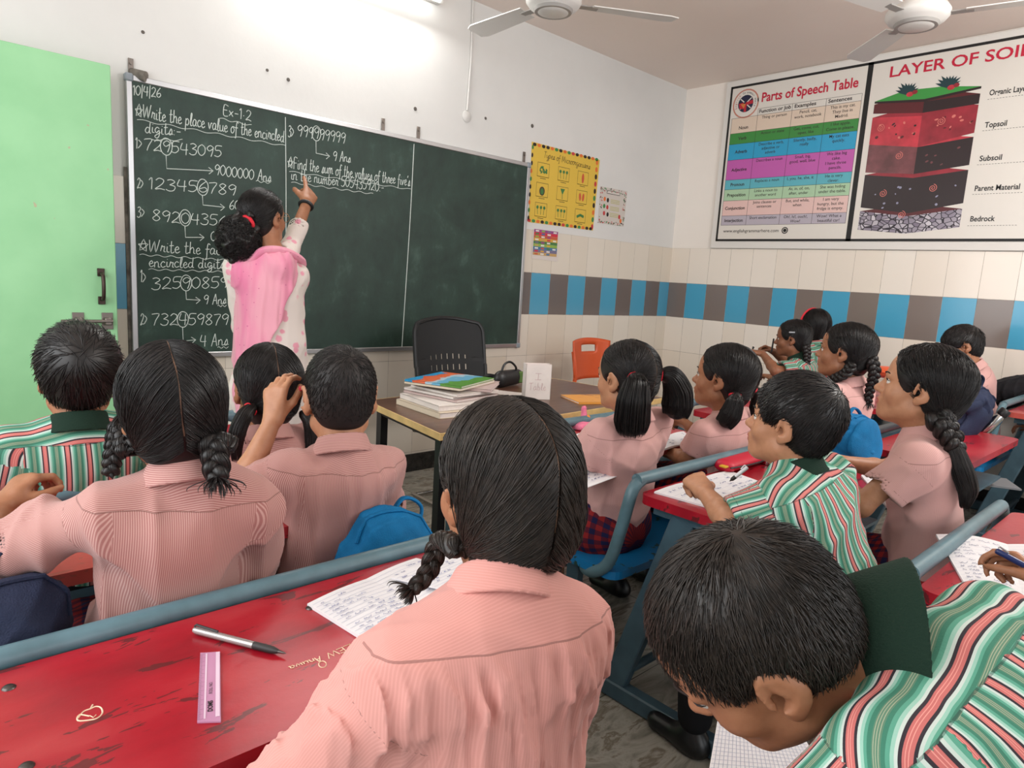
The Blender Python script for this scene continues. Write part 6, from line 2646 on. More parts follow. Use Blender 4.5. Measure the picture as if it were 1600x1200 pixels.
# ------------------------------------------------------------------ teacher's table
def wood():
    m = bpy.data.materials.new('brown_laminate')
    t = NT(m)
    n = t.noise(5, 5, t.mapping(t.obj(), (.6, 7, 4)), 0.6, .5)
    t.col(t.ramp(n, [(0.3, srgb(78, 50, 40)), (0.7, srgb(112, 78, 62))]))
    t.b.inputs['Roughness'].default_value = .3
    return m


WOOD = wood()
EDGE = M('pale_edge_band', srgb(208, 176, 116), .5, noise=.15)
BLKM = M('black_steel', srgb(26, 26, 28), .4)
td = empty('teacher_table', (-3.06, -1.36, 0), 0, "teacher's brown laminate table with pale edge and black steel legs", 'table')
ZT = .742
quad = [(-3.745, -1.085), (-3.835, -1.735), (-2.33, -1.64), (-2.42, -.93)]
MB().prism(quad, ZT - .026, ZT).build('tabletop', WOOD, td, world=True)
eb = MB()
for i in range(4):
    a, b = V(*quad[i], ZT - .013), V(*quad[(i + 1) % 4], ZT - .013)
    d = b - a
    ang = math.atan2(d[1], d[0])
    eb.box((a + b) / 2, (np.linalg.norm(d) + .004, .005, .027), rot_z(ang), .001)
eb.build('edge_band', EDGE, td, world=True)
for x, y in [(-3.70, -1.14), (-3.77, -1.66), (-2.42, -1.58), (-2.49, -1.0)]:
    MB().box((x, y, (ZT - .026) / 2), (.035, .035, ZT - .026)).build('leg', BLKM, td, world=True)
tf = MB()
for a, b in [((-3.70, -1.14), (-3.77, -1.66)), ((-2.42, -1.58), (-2.49, -1.0)), ((-3.77, -1.64), (-2.42, -1.57)), ((-3.70, -1.14), (-2.49, -1.0))]:
    tf.tube([V(*a, ZT - .045), V(*b, ZT - .045)], .016, 8)
tf.build('frame', BLKM, td, world=True)

PAGE = M('page_edges', srgb(226, 218, 214), .8, noise=.06, nscale=120)
PINKPG = M('pinkish_pages', srgb(222, 196, 190), .8)


def book(label, c, w, d, th, ang, cover, name='book', open_l=None, pages=None, group=None, cat=None, tilt=0.0):
    """closed book or exercise book lying flat: cover boards, page block"""
    o = empty(name, (c[0], c[1], c[2]), ang, label, cat or 'book', group)
    o.rotation_euler = (tilt, 0, ang)
    k = min(.003, th * .2)
    MB().box((.002, 0, th / 2), (w - .006, d - .006, th - 2 * k)).build('page_block', pages or PAGE, o)
    cv = MB()
    cv.box((0, 0, k / 2), (w, d, k), None, .0008)
    cv.box((0, 0, th - k / 2), (w, d, k), None, .0008)
    cv.box((-w / 2 + k / 2, 0, th / 2), (k, d, th), None, .0008)
    cv.build('cover', cover, o)
    return o


COVA = bpy.data.materials.new('picture_book_cover')
_t = NT(COVA)
_o = _t.xyz(_t.obj())
_n = _t.noise(9, 3)
_c = _t.ramp(_t.math('ADD', _t.math('MULTIPLY', _o[1], 2.6), _t.math('ADD', _t.math('MULTIPLY', _n, .45), .28)), [(0.2, srgb(92, 150, 62)), (0.36, srgb(108, 176, 208)), (0.5, srgb(176, 200, 214)), (0.58, srgb(222, 108, 66)), (0.72, srgb(216, 96, 56)), (0.78, srgb(36, 144, 196)), (.92, srgb(70, 160, 90))], 'CONSTANT')
_t.col(_c)
_t.b.inputs['Roughness'].default_value = .3
WHITE_C = M('white_card', srgb(220, 212, 206), .6, noise=.05)
CREAM_C = M('cream_card', srgb(214, 200, 178), .6)
ORANGE_C = bpy.data.materials.new('orange_book_cover')
_t = NT(ORANGE_C)
_t.col(_t.ramp(_t.noise(18, 3), [(0.62, srgb(222, 152, 62)), (0.72, srgb(150, 84, 60))]))
_t.b.inputs['Roughness'].default_value = .4
GREYC = M('grey_pink_cover', srgb(190, 168, 164), .6)
sx, sy = -3.49, -1.33
z = ZT
for i, (lb, w, d, th, a, cv, dx, dy) in enumerate([
        ('thick exercise book, bottom of the stack on the teacher\'s table', .27, .33, .024, .15, CREAM_C, -.06, -.05), ('white exercise book with loose pages, second from the bottom of the stack', .26, .31, .022, .12, WHITE_C, -.05, -.04),
        ('thin pinkish exercise book in the middle of the stack', .28, .30, .010, .40, GREYC, .02, .01), ('white exercise book just above the middle of the stack', .27, .29, .010, .36, WHITE_C, .02, .02), ('white exercise book below the two top books of the stack', .25, .29, .010, .30, WHITE_C, .03, .0),
        ('brown grey book sticking out to the right under the top book', .25, .25, .013, .9, GREYC, .10, .0), ('cream book directly under the colourful top book', .32, .27, .010, .60, CREAM_C, .03, .03), ('colourful picture book in blue, orange and green on top of the stack', .32, .27, .009, .62, COVA, .03, .03)]):
    book(lb, (sx + dx, sy + dy, z), w, d, th, a - .2, cv, 'exercise_book' if i != 7 else 'picture_book', pages=PAGE, group='books stacked on the teacher\'s table')
    z += th + .0006
# white card box with pencilled words
bx = empty('card_box', (-3.0, -1.37, ZT), math.radians(-28), 'white handmade card box with pencil writing, standing on the table', 'box')
bw_, bd_, bh_ = .125, .055, .168
sb = MB()
for sgn in (-1, 1):
    sb.box((0, sgn * (bd_ / 2 - .001), bh_ / 2), (bw_, .002, bh_))
    sb.box((sgn * (bw_ / 2 - .001), 0, bh_ / 2), (.002, bd_, bh_))
sb.box((0, 0, .001), (bw_, bd_, .002))
sb.build('box_walls', WHITE_C, bx)
MB().box((0, 0, bh_ * .86), (bw_ - .005, bd_ - .005, .002)).build('red_lining', M('rust_red_card', srgb(176, 74, 60), .7), bx)
wm = MB()
def wr2(mb, s_, x0, x1, z, cap, r, yy):
    k = (x1 - x0) / sum(GL[c][0] for c in s_)
    x = 0
    for c in s_:
        adv, stt = GL[c]
        for q in stt:
            mb.tube([(x0 + (x + u) * k, yy, z + v * cap) for u, v in q], r, 4)
        x += adv
GL['I'] = (.6, [[(.05, 1), (.55, 1)], [(.3, 1), (.3, 0)], [(.05, 0), (.55, 0)]])
wr2(wm, 'I', -.02, .015, .095, .03, .0008, -bd_ / 2 - .0006)
wr2(wm, 'Table', -.045, .04, .045, .035, .0007, -bd_ / 2 - .0006)
wm.build('pencil_writing', M('pink_pencil', srgb(196, 160, 166), .8), bx)
book('orange yellow exercise book lying alone on the right of the teacher\'s table', (-2.76, -1.52, ZT), .20, .25, .010, 1.2, ORANGE_C, 'exercise_book')
wc_ = MB().tube(smooth_path([(-2.66, -1.50, ZT + .017), (-2.645, -1.49, ZT + .021), (-2.62, -1.475, ZT + .017)], 4), [.006, .010, .014, .016, .017, .016, .013, .010, .006], 10, flat=.6)
tag(wc_.build('duster', M('white_plastic_thing', srgb(214, 216, 222), .4), None, True), 'small white eraser lying on the orange exercise book', 'eraser')
book('white paper pad with a yellow clip beside the card box', (-3.05, -1.22, ZT), .11, .15, .006, .5, WHITE_C, 'note_pad', cat='pad')
# black bag hanging behind the books
S_ = SDF()
S_.u(rcs(V(-2.95, -1.06, ZT + .045), V(-2.80, -1.02, ZT + .045), .045, .04, np.eye(3), (1, .7, 1)), .03)
hb_ = empty('handbag', (-2.88, -1.04, ZT), 0, 'small black handbag with a green flap on the back of the teacher\'s table', 'bag')
sdf_obj('bag_body', S_, V(-3.05, -1.15, ZT), V(-2.70, -.92, ZT + .13), .006, M('black_leatherette', srgb(26, 26, 28), .4), hb_)
MB().tube(smooth_path([(-2.95, -1.06, ZT + .075), (-2.93, -1.06, ZT + .12), (-2.88, -1.05, ZT + .13), (-2.83, -1.04, ZT + .10), (-2.82, -1.03, ZT + .075)], 6), .006, 8).build('strap', BLKM, hb_, True, world=True)
MB().box((-2.795, -1.045, ZT + .045), (.03, .02, .06), None, .006).build('green_flap', M('green_cloth', srgb(80, 110, 50), .7), hb_, world=True)

def weld(o):
    b = bmesh.new()
    b.from_mesh(o.data)
    bmesh.ops.remove_doubles(b, verts=b.verts, dist=1e-5)
    bmesh.ops.recalc_face_normals(b, faces=b.faces)
    b.to_mesh(o.data)
    b.free()
    return o


# ------------------------------------------------------------------ office chair behind the table
oc = empty('office_chair', (-2.82, -.62, 0), 0, 'black mesh-back office chair with chrome frame behind the teacher\'s table', 'chair')
MESHB = M('black_mesh', srgb(27, 28, 30), .7)
n = 14
vs, fs = [], []
hw = .255
z0, z1 = .56, 1.045
yb0, yb1 = -.44, -.36
def bp(u, v, off=0.0):
    x = -2.80 + hw * (1 - .10 * (v - .6) ** 2 - .07 * max(0, v - .9) * 4) * u
    y = yb0 + (yb1 - yb0) * v - .055 * (u * u) - off
    zz = z0 + (z1 - z0) * v - .035 * u * u * (v > .5)
    return V(x, y, zz)
pm = MB()
nu, nv = 24, 30
for i in range(nu):
    for j in range(nv):
        u0, u1 = -1 + 2 * i / nu, -1 + 2 * (i + 1) / nu
        v0, v1 = j / nv, (j + 1) / nv
        # slots let the wall show through, as in the photo
        if (j in (11, 12, 15, 16)) and i % 2 == 0 and 4 < i < 20:
            um = u0 + (u1 - u0) * .45
            pm.add([bp(um, v0), bp(u1, v0), bp(u1, v1), bp(um, v1)], [(0, 1, 2, 3)])
            continue
        pm.add([bp(u0, v0), bp(u1, v0), bp(u1, v1), bp(u0, v1)], [(0, 1, 2, 3)])
po_ = weld(pm.build('mesh_back', MESHB, oc, world=True))
sm = po_.modifiers.new('t', 'SOLIDIFY')
sm.thickness = .006
rim = [bp(-1, v) for v in np.linspace(0, .93, 12)] + [bp(u, 1.0) for u in np.linspace(-.93, .93, 14)] + [bp(1, v) for v in np.linspace(.93, 0, 12)]
MB().tube(smooth_path(rim, 2), .013, 8).build('back_frame', BLKM, oc, True, world=True)
S_ = SDF()
S_.u(rcs(V(-3.0, -.68, .455), V(-2.6, -.68, .455), .045, .045, np.eye(3), (1, 4.6, 1)), .02)
sdf_obj('seat', S_, V(-3.1, -.95, .38), V(-2.5, -.42, .53), .008, MESHB, oc)
CHROME = M('chrome', srgb(190, 188, 186), .12, 1.0)
for sx_ in (-1, 1):
    x = -2.80 + sx_ * .24
    MB().tube(smooth_path([bp(sx_ * .8, .25) + V(0, .01, 0), V(x, -.44, .43), V(x, -.50, .405), V(x, -.90, .40), V(x, -.945, .37), V(x, -.95, .06), V(x, -.92, .018), V(x, -.45, .018)], 6), .0125, 10).build('leg', CHROME, oc, True, world=True)
MB().tube([(-3.04, -.46, .018), (-2.56, -.46, .018)], .0125, 10).build('stretcher', CHROME, oc, True, world=True)
MB().tube([(-3.04, -.9, .40), (-2.56, -.9, .40)], .011, 10).build('seat_bar', CHROME, oc, True, world=True)
for sx_ in (-1, 1):
    x = -2.80 + sx_ * .275
    MB().tube(smooth_path([bp(sx_ * .98, .28), V(x, -.52, .70), V(x, -.75, .69), V(x, -.86, .66), V(x - sx_ * .02, -.88, .42)], 6), .014, 8).build('armrest', BLKM, oc, True, world=True)

# ------------------------------------------------------------------ orange plastic chair by the wall
oc = empty('plastic_chair', (-1.5, -.55, 0), 0, 'orange plastic chair with a slot handle near the corner of the room', 'chair')
ORG_DZ = -.045
ORG = M('orange_plastic', srgb(204, 84, 40), .4)
def op(u, v):
    x = -1.505 + .205 * u * (1 - .12 * (v < .2) * (1 - v * 5))
    y = -.40 + .03 * v - .05 * u * u
    zz = .66 + ORG_DZ + .295 * v - .02 * u * u * (v > .7)
    return V(x, y, zz)
pm = MB()
nu, nv = 20, 12
for i in range(nu):
    for j in range(nv):
        u0, u1 = -1 + 2 * i / nu, -1 + 2 * (i + 1) / nu
        v0, v1 = j / nv, (j + 1) / nv
        if j in (8, 9) and 6 <= i < 14:
            continue
        pm.add([op(u0, v0), op(u1, v0), op(u1, v1), op(u0, v1)], [(0, 1, 2, 3)])
q_ = weld(pm.build('backrest', ORG, oc, world=True))
m_ = q_.modifiers.new('t', 'SOLIDIFY')
m_.thickness = .012
q_.data.polygons.foreach_set('use_smooth', np.ones(len(q_.data.polygons), dtype=bool))
pm = MB()
for j in range(8):
    pass
S_ = SDF()
S_.u(rcs(V(-1.62, -.60, .44), V(-1.39, -.60, .44), .10, .10, np.eye(3), (1, 1.9, .16)), .02)
sdf_obj('seat', S_, V(-1.75, -.85, .40), V(-1.25, -.38, .48), .008, ORG, oc)
for sx_ in (-1, 1):
    x = -1.505 + sx_ * .19
    MB().tube(smooth_path([op(sx_ * .95, .75) + V(0, -.004, 0), op(sx_ * .95, .05), V(x, -.42, .46), V(x + sx_ * .01, -.36, .01)], 6), .016, 8, flat=.8).build('rear_leg', ORG, oc, True, world=True)
    MB().tube([V(x, -.75, .44), V(x + sx_ * .02, -.79, .005)], .016, 8).build('front_leg', ORG, oc, True, world=True)

# ------------------------------------------------------------------ paper things on the desks
INKB = M('blue_ink', srgb(136, 140, 172), .7)
RULE = M('ruled_lines', srgb(176, 182, 200), .8)
PAPERW = M('exercise_paper', srgb(226, 224, 226), .75)


def notebook(label, corners, z, seed=0, grid=False, lines=14, writing=.6, lift=.012, name='notebook', fold=True, thick=.006, group=None):
    """open exercise book: page surface between four table corners (far left, far right, near right, near left)"""
    fl, frr, nr, nl = [np.array(c, float) for c in corners]
    c = (fl + frr + nr + nl) / 4
    o = empty(name, (c[0], c[1], z), 0, label, 'notebook', group)
    nu, nv = 24, 10
    def P(u, v, dz=0.0):
        q = (fl * (1 - u) + frr * u) * (1 - v) + (nl * (1 - u) + nr * u) * v
        if fold:
            w = abs(u - .5) * 2
            zz = thick + lift * math.sin(PI * min(1, (1 - w) * 1.0) * .9) * (1 - .85 * max(0, 1 - w * 1.0) ** 6) * (w > -1)
            zz = thick + lift * math.sin(PI * w) * .8
        else:
            zz = thick + lift * max(0, (u + v - 1.1)) * .6
        return V(q[0], q[1], z + zz + dz)
    vs, fs = [], []
    for i in range(nu + 1):
        for j in range(nv + 1):
            vs.append(P(i / nu, j / nv))
    for i in range(nu + 1):
        for j in range(nv + 1):
            p = P(i / nu, j / nv)
            vs.append(V(p[0], p[1], z + .0005))
    m = (nu + 1) * (nv + 1)
    for i in range(nu):
        for j in range(nv):
            a = i * (nv + 1) + j
            fs.append((a, a + 1, a + nv + 2, a + nv + 1))
            fs.append((m + a, m + a + nv + 1, m + a + nv + 2, m + a + 1))
    ring = [i * (nv + 1) for i in range(nu + 1)] + [nu * (nv + 1) + j for j in range(1, nv + 1)] + [i * (nv + 1) + nv for i in range(nu - 1, -1, -1)] + [j for j in range(nv - 1, 0, -1)]
    for k in range(len(ring)):
        a, b = ring[k], ring[(k + 1) % len(ring)]
        fs.append((b, a, m + a, m + b))
    po = mesh_obj('pages', vs, fs, PAPERW, o, False, None, True)
    mb = MB()
    def strip(pts, wd):
        pts = [np.asarray(p) for p in pts]
        n = len(pts)
        t = nrm(pts[-1] - pts[0])
        s_ = np.cross(V(0, 0, 1), t) * wd / 2
        mb.add([p + s_ for p in pts] + [p - s_ for p in pts], [(i, i + 1, n + i + 1, n + i) for i in range(n - 1)])
    for k in range(1, lines):
        strip([P(u, k / lines, .0006) for u in np.linspace(.01, .99, 25)], .0007)
    if grid:
        for k in range(1, int(lines * 1.2)):
            strip([P(k / (lines * 1.2), v, .0007) for v in np.linspace(.01, .99, 11)], .0007)
    mb.build('ruled_lines', RULE, o, world=True)
    if writing:
        rnd = random.Random(seed)
        mb = MB()
        for k in range(1, lines - 1):
            u = .05
            while u < .95:
                if rnd.random() < writing and not (.44 < u < .56 and fold):
                    n_ = rnd.randint(3, 8)
                    pts = []
                    for q in range(n_ * 3):
                        uu = u + q * .0035
                        pts.append(P(min(uu, .98), (k + .85 - .5 * (rnd.random() ** 1.5)) / lines, .0012))
                    mb.tube(pts, .00035, 3)
                    u += n_ * .0105 + .02
                else:
                    u += .09
        if mb.v:
            mb.build('handwriting', INKB, o, world=True)
    return o


def zc(pts, z):
    return [onz(*p, z)[:2] for p in pts]


notebook('open ruled notebook with pencil sums on the foreground red desk', zc([(480, 948), (650, 876), (770, 905), (566, 1002)], .70), .70, 1, False, 13, .75, .004)
notebook('second notebook sheet behind the foreground girl\'s plait on the red desk', zc([(612, 905), (700, 868), (800, 880), (700, 925)], .7135), .7135, 21, False, 12, .3, .002, fold=False, thick=.003)
notebook('open notebook under the hand with the blue pen at the right edge', zc([(1462, 838), (1690, 870), (1700, 985), (1516, 932)], .70), .70, 2, False, 18, .8, .012)
notebook('squared notebook on the knees of the bent boy in the corner', zc([(1125, 1095), (1255, 1120), (1330, 1240), (1100, 1240)], .60), .565, 3, True, 22, 0, .0, fold=False)
notebook('notebook under the striped boy\'s left hand on his red desk', zc([(1022, 771), (1140, 738), (1215, 765), (1125, 800)], .70), .70, 4, False, 10, .6, .006)
notebook('notebook in front of the girl with the long plait, at her elbow', zc([(1345, 745), (1440, 725), (1480, 770), (1390, 800)], .70), .70, 5, False, 10, .3, .004)
notebook('grey page lying by the pink pouch before the girl with bunches', zc([(885, 690), (925, 668), (960, 680), (915, 705)], .70), .70, 6, False, 8, .3, .004)
notebook('loose white sheet hanging off the left end of the second desk', zc([(895, 725), (935, 705), (965, 745), (893, 772)], .70), .7005, 7, False, 9, .6, .002, fold=False, thick=.002)
notebook('white notebook under the raised pen of the girl in profile', zc([(1020, 688), (1068, 676), (1085, 690), (1035, 705)], .70), .70, 8, False, 8, .2, .004)
notebook('white notebook on the desk behind the raised hand of the cropped boy', zc([(250, 812), (330, 796), (350, 838), (280, 850)], .70), .70, 9, False, 8, .2, .004)
notebook('white notebook at the far right desk under a hand', [(-.62, -2.84), (-.42, -2.84), (-.42, -3.06), (-.62, -3.06)], .755, 10, False, 8, .2, .004)


def pen(label, a, b, r, body, grip, name='pen', cap=None, tip=None):
    a, b = np.asarray(a, float), np.asarray(b, float)
    o = empty(name, tuple((a + b) / 2), 0, label, 'pen')
    d = b - a
    L = np.linalg.norm(d)
    d = d / L
    MB().lathe([(0, 0), (r * .7, .0), (r, L * .03), (r, L * .66)], a, 14, d).build('barrel', body, o, True, world=True)
    MB().lathe([(r * .98, L * .655), (r * 1.04, L * .68), (r * .98, L * .86), (r * .55, L * .92)], a, 14, d).build('grip', grip, o, True, world=True)
    MB().lathe([(r * .5, L * .915), (r * .3, L * .97), (r * .08, L)], a, 10, d).build('nib', SCREW, o, True, world=True)
    up = nrm(np.cross(np.cross(d, V(0, 0, 1)), d))
    MB().tube([a + up * r * 1.1 + d * L * .01, a + up * r * 1.7 + d * L * .03, a + up * r * 1.3 + d * L * .27], r * .32, 6).build('clip', cap or body, o, True, world=True)
    return o


SILV = M('silver_plastic', srgb(176, 172, 170), .25, .6)
DGREY = M('charcoal_rubber', srgb(40, 38, 38), .55)
pa, pb = onz(303, 984, .7075), onz(447, 1021, .7065)
pen('silver and black gel pen lying on the foreground red desk', pa, pb, .0058, SILV, DGREY, cap=DGREY)
BLUEP = M('navy_pen', srgb(30, 44, 96), .3)
pen('blue pen in the hand at the right edge', at(1556, 860, 1.26), at(1618, 893, 1.235), .0055, BLUEP, BLUEP, cap=SILV)
pen('grey pen raised in the hand of the girl in profile', at(1083, 627, 2.46), at(1040, 652, 2.46), .0048, M('teal_grey_pen', srgb(110, 130, 134), .4), SILV)
pen('black pen standing upright in the small striped girl\'s hand', at(1209, 529, 4.2), at(1205, 552, 4.2), .005, DGREY, DGREY)
pen('black and white pen in the striped boy\'s right hand', at(1168, 730, 1.78), at(1140, 752, 1.80), .0052, M('white_pen', srgb(220, 220, 224), .3), DGREY)
pen('dark pen poking up behind the girl in profile', at(1178, 542, 4.3), at(1172, 553, 4.3), .005, DGREY, DGREY)

# red sharpener between the raised fingers
tag(MB().box(at(472, 607, 1.64), (.016, .012, .012), None, .004).build('sharpener', M('red_plastic', srgb(176, 30, 50), .4)), 'tiny red sharpener pinched in the raised hand of the cropped boy', 'sharpener')
# ruler
rl = empty('ruler', tuple(onz(328, 1072, .70)), 0, 'short translucent purple ruler lying on the foreground red desk', 'ruler')
q = [onz(*p, .7025) for p in [(313, 1020), (344, 1018), (345, 1127), (308, 1128)]]
RULERM = M('lilac_acrylic', srgb(206, 150, 184), .2, alpha=.82)
vs = [p - V(0, 0, .0022) for p in q] + q
mesh_obj('blade', vs, [(0, 1, 2, 3), (7, 6, 5, 4), (0, 4, 5, 1), (1, 5, 6, 2), (2, 6, 7, 3), (3, 7, 4, 0)], RULERM, rl, False, None, True)
f = Flat(q[3], q[0] - q[3], nrm(q[3] - q[2]) if False else np.cross(V(0, 0, 1), nrm(q[0] - q[3])))
RL = np.linalg.norm(q[0] - q[3])
RW = np.linalg.norm(q[2] - q[3])
for k in range(76):
    u = RL * (.02 + k * .0126)
    f.line([(u, 0.0), (u, -(.0035 if k % 5 else .006 if k % 10 else .0075))], .0003, 0, .0005)
f.text('DOMS', RL * .10, -RW * .62, RW * .30, 0, bold=.03, z=.0006)
f.text('ROLL NO.', RL * .34, -RW * .60, RW * .22, 0, z=.0006)
f.rect(RL * .02, -RW * .92, RL * .97, -RW * .74, 1, .0004)
f.rect(RL * .02, -RW * .34, RL * .97, -RW * .26, 1, .0004)
f.build('markings', [BLACKP, M('pale_lilac_band', srgb(222, 196, 214), .3)], rl)

# scratched writing and the heart on the red desk
SCR = M('cream_scratch', srgb(232, 206, 176), .8)
mb = MB()
pts = [onz(*p, .7004) for p in [(140, 1119), (124, 1117), (122, 1126), (141, 1125), (152, 1122), (160, 1114), (158, 1106), (150, 1104), (140, 1108), (130, 1112), (122, 1122)]]
mb.tube(smooth_path([p for p in pts], 4), .0011, 4)
mb.tube([onz(*p, .7004) for p in [(141, 1108), (145, 1101)]], .0011, 4)
mb.tube([onz(*p, .7004) for p in [(140, 1118), (146, 1121), (150, 1117)]], .0008, 4)
mb.build('scratched_heart', SCR, D_A3, world=True)
GL['Z'] = (.6, [[(.05, 1), (.55, 1), (.05, 0), (.58, 0)]])
GL['K'] = (.6, [[(.08, 1), (.08, 0)], [(.5, 1), (.1, .45), (.52, 0)]])
mb = MB()
def scratch(s_, p0, p1, cap):
    a, b = onz(*p0, .7004), onz(*p1, .7004)
    ex = (b - a)
    L = np.linalg.norm(ex)
    ex = ex / L
    ey = np.cross(V(0, 0, 1), ex)
    k = L / sum(GL[c][0] for c in s_)
    x = 0
    for c in s_:
        for st_ in GL[c][1]:
            mb.tube([a + ex * (x + u) * k + ey * v * cap + V(0, 0, .0003) for u, v in st_], .0009, 4)
        x += GL[c][0]
scratch('ZEW', (548, 1006), (505, 1024), .014)
scratch('Anuwa', (500, 1026), (450, 1042), .013)
mb.tube(smooth_path([onz(504 + 6 * math.cos(t), 1038 + 5 * math.sin(t), .7006) for t in np.linspace(0, 6, 10)], 3), .0009, 4)
mb.build('scratched_words', SCR, D_A3, world=True)


# ------------------------------------------------------------------ bags
def bag_mat(name, c):
    return M(name, c, .75, noise=.12, nscale=30, bump=.5, bscale=350, spec=.25)


TEALB = bag_mat('teal_blue_nylon', srgb(8, 104, 156))
NAVYB = bag_mat('navy_nylon', srgb(40, 48, 72))
BLACKB = bag_mat('black_nylon', srgb(30, 30, 34))


def backpack(label, c, R, w, h, d, mat, seed=0, strap=True, name='backpack', sag=.012, pocket=True):
    c = np.asarray(c, float)
    o = empty(name, (c[0], c[1], c[2]), 0, label, 'bag')
    S = SDF()
    wv = wavy(seed, sag * .5, 16, 1)
    rg = ridges(seed + 3, sag * .55, 22)
    S.disp = lambda P: wv(P) + rg(P)
    Rm = np.asarray(R, float)
    a = c - Rm[:, 2] * h * .22
    b = c + Rm[:, 2] * h * .20
    r = w * .46
    S.u(rcs(a, b, r, r * .92, Rm, (1, d / w, .72)), .04)
    lo, hi = c - max(w, h) * .8, c + max(w, h) * .8
    sdf_obj('bag_body', S, lo, hi, .006, mat, o)
    if pocket:
        Q = SDF()
        Q.disp = lambda P: wv(P)
        Q.u(rcs(c - Rm[:, 2] * h * .24 - Rm[:, 1] * d * .36, c - Rm[:, 2] * h * .08 - Rm[:, 1] * d * .36, r * .78, r * .7, Rm, (1, .22, .7)), .03)
        sdf_obj('front_pocket', Q, lo, hi, .006, mat, o)
    # piping / zip along the opening
    pts = []
    for t in np.linspace(-.2, PI + .2, 26):
        q = c + Rm[:, 0] * r * .93 * math.cos(t) + Rm[:, 2] * (h * .20 + r * .66 * math.sin(t)) - Rm[:, 1] * d * .22
        pts.append(q)
    pts = project(S, np.array(pts), F4(.001), 4).astype(float)
    MB().tube(list(pts), .0045, 6).build('zip_piping', mat, o, True, world=True)
    hp_ = [c + Rm[:, 2] * (h * .20 + r * .66) + Rm[:, 0] * x + Rm[:, 2] * z_ + Rm[:, 1] * d * .15 for x, z_ in [(-.04, -.01), (-.03, .025), (0, .035), (.03, .025), (.04, -.01)]]
    MB().tube(smooth_path(hp_, 5), .008, 8, flat=.6).build('handle', mat, o, True, world=True)
    if strap:
        for sx_ in (-1, 1):
            sp = [c + Rm[:, 0] * sx_ * x + Rm[:, 1] * y_ + Rm[:, 2] * z_ for x, y_, z_ in [(.05, d * .45, h * .38), (.09, d * .75, h * .22), (.10, d * .80, -h * .05), (.11, d * .6, -h * .34)]]
            MB().tube(smooth_path(sp, 5), .022, 8, flat=.25).build('shoulder_strap', mat, o, True, world=True)
    return o


cr_, cu_, cf_ = CAM_R[:, 0], CAM_R[:, 1], -CAM_R[:, 2]
def lean(rx, ry, rz):
    return rot_z(rz) @ rot_x(rx) @ rot_y(ry)
backpack('teal blue school bag leaning on the bench right of the cropped boy', at(602, 905, 1.62), lean(-.25, .55, -.10), .33, .34, .16, TEALB, 3)
backpack('teal blue school bag behind the striped boy, in the middle right', at(1330, 690, 2.43), lean(-.1, .6, -.2), .25, .09, .16, TEALB, 5, sag=.016)
backpack('dark navy school bag at the bottom left corner behind the outstretched elbow', at(8, 1020, 1.10), lean(-.2, .25, .3), .20, .32, .14, NAVYB, 7)
backpack('dark navy school bag beside the boy with glasses, right side', at(1510, 640, 3.25), lean(.2, .3, -.4), .28, .26, .18, NAVYB, 9, sag=.02)
backpack('black school bag lying against the tiled wall at the far right', at(1582, 612, 4.2), lean(1.1, .1, -.2), .34, .42, .2, BLACKB, 11, strap=False)
bt = empty('steel_bottle', tuple(at(1546, 668, 3.2)), 0, 'small steel bottle with black cap beside the navy bag on the right', 'bottle')
c_ = at(1547, 664, 3.3)
ax_ = nrm(V(.2, -.5, .8))
MB().lathe([(0, 0), (.024, .002), (.027, .01), (.027, .10), (.020, .12), (.018, .126)], c_ - ax_ * .06, 20, ax_).build('flask', CHROME, bt, True, world=True)
MB().lathe([(.023, .124), (.024, .127), (.024, .155), (.020, .16), (0, .161)], c_ - ax_ * .06, 20, ax_).build('cap', BLKM, bt, True, world=True)
# pencil case on the profile boy's desk
PC = M('red_pencil_case', srgb(190, 20, 50), .5)
o = empty('pencil_case', tuple(onz(1160, 722, .70)), 0, 'red zipped pencil case with a yellow tag on the striped boy\'s desk', 'case')
S_ = SDF()
c_ = onz(1165, 722, .722)
S_.u(rcs(c_ - V(.11, -.015, 0), c_ + V(.10, .02, 0), .03, .03, np.eye(3), (1, 1.3, .72)), .02)
sdf_obj('case_body', S_, c_ - .2, c_ + .2, .005, PC, o)
MB().tube(smooth_path([c_ + V(-.135, -.02, .003), c_ + V(-.05, -.038, .006), c_ + V(.06, -.035, .005), c_ + V(.125, -.01, .002)], 5), .003, 6).build('zip', BLKM, o, True, world=True)
MB().box(c_ + V(-.145, .0, .006), (.02, .025, .006), None, .002).build('yellow_tag', M('yellow_tag', srgb(206, 160, 40), .5), o, world=True)
# water bottle steel behind it
o = empty('steel_tumbler', tuple(onz(1206, 722, .70)), 0, 'steel bottle standing behind the striped boy\'s head on his desk', 'bottle')
c_ = V(*onz(1200, 725, .70))
MB().lathe([(0, 0), (.030, .001), (.032, .006), (.032, .055), (.028, .062), (.0, .063)], c_, 24).build('flask', CHROME, o, True, world=True)
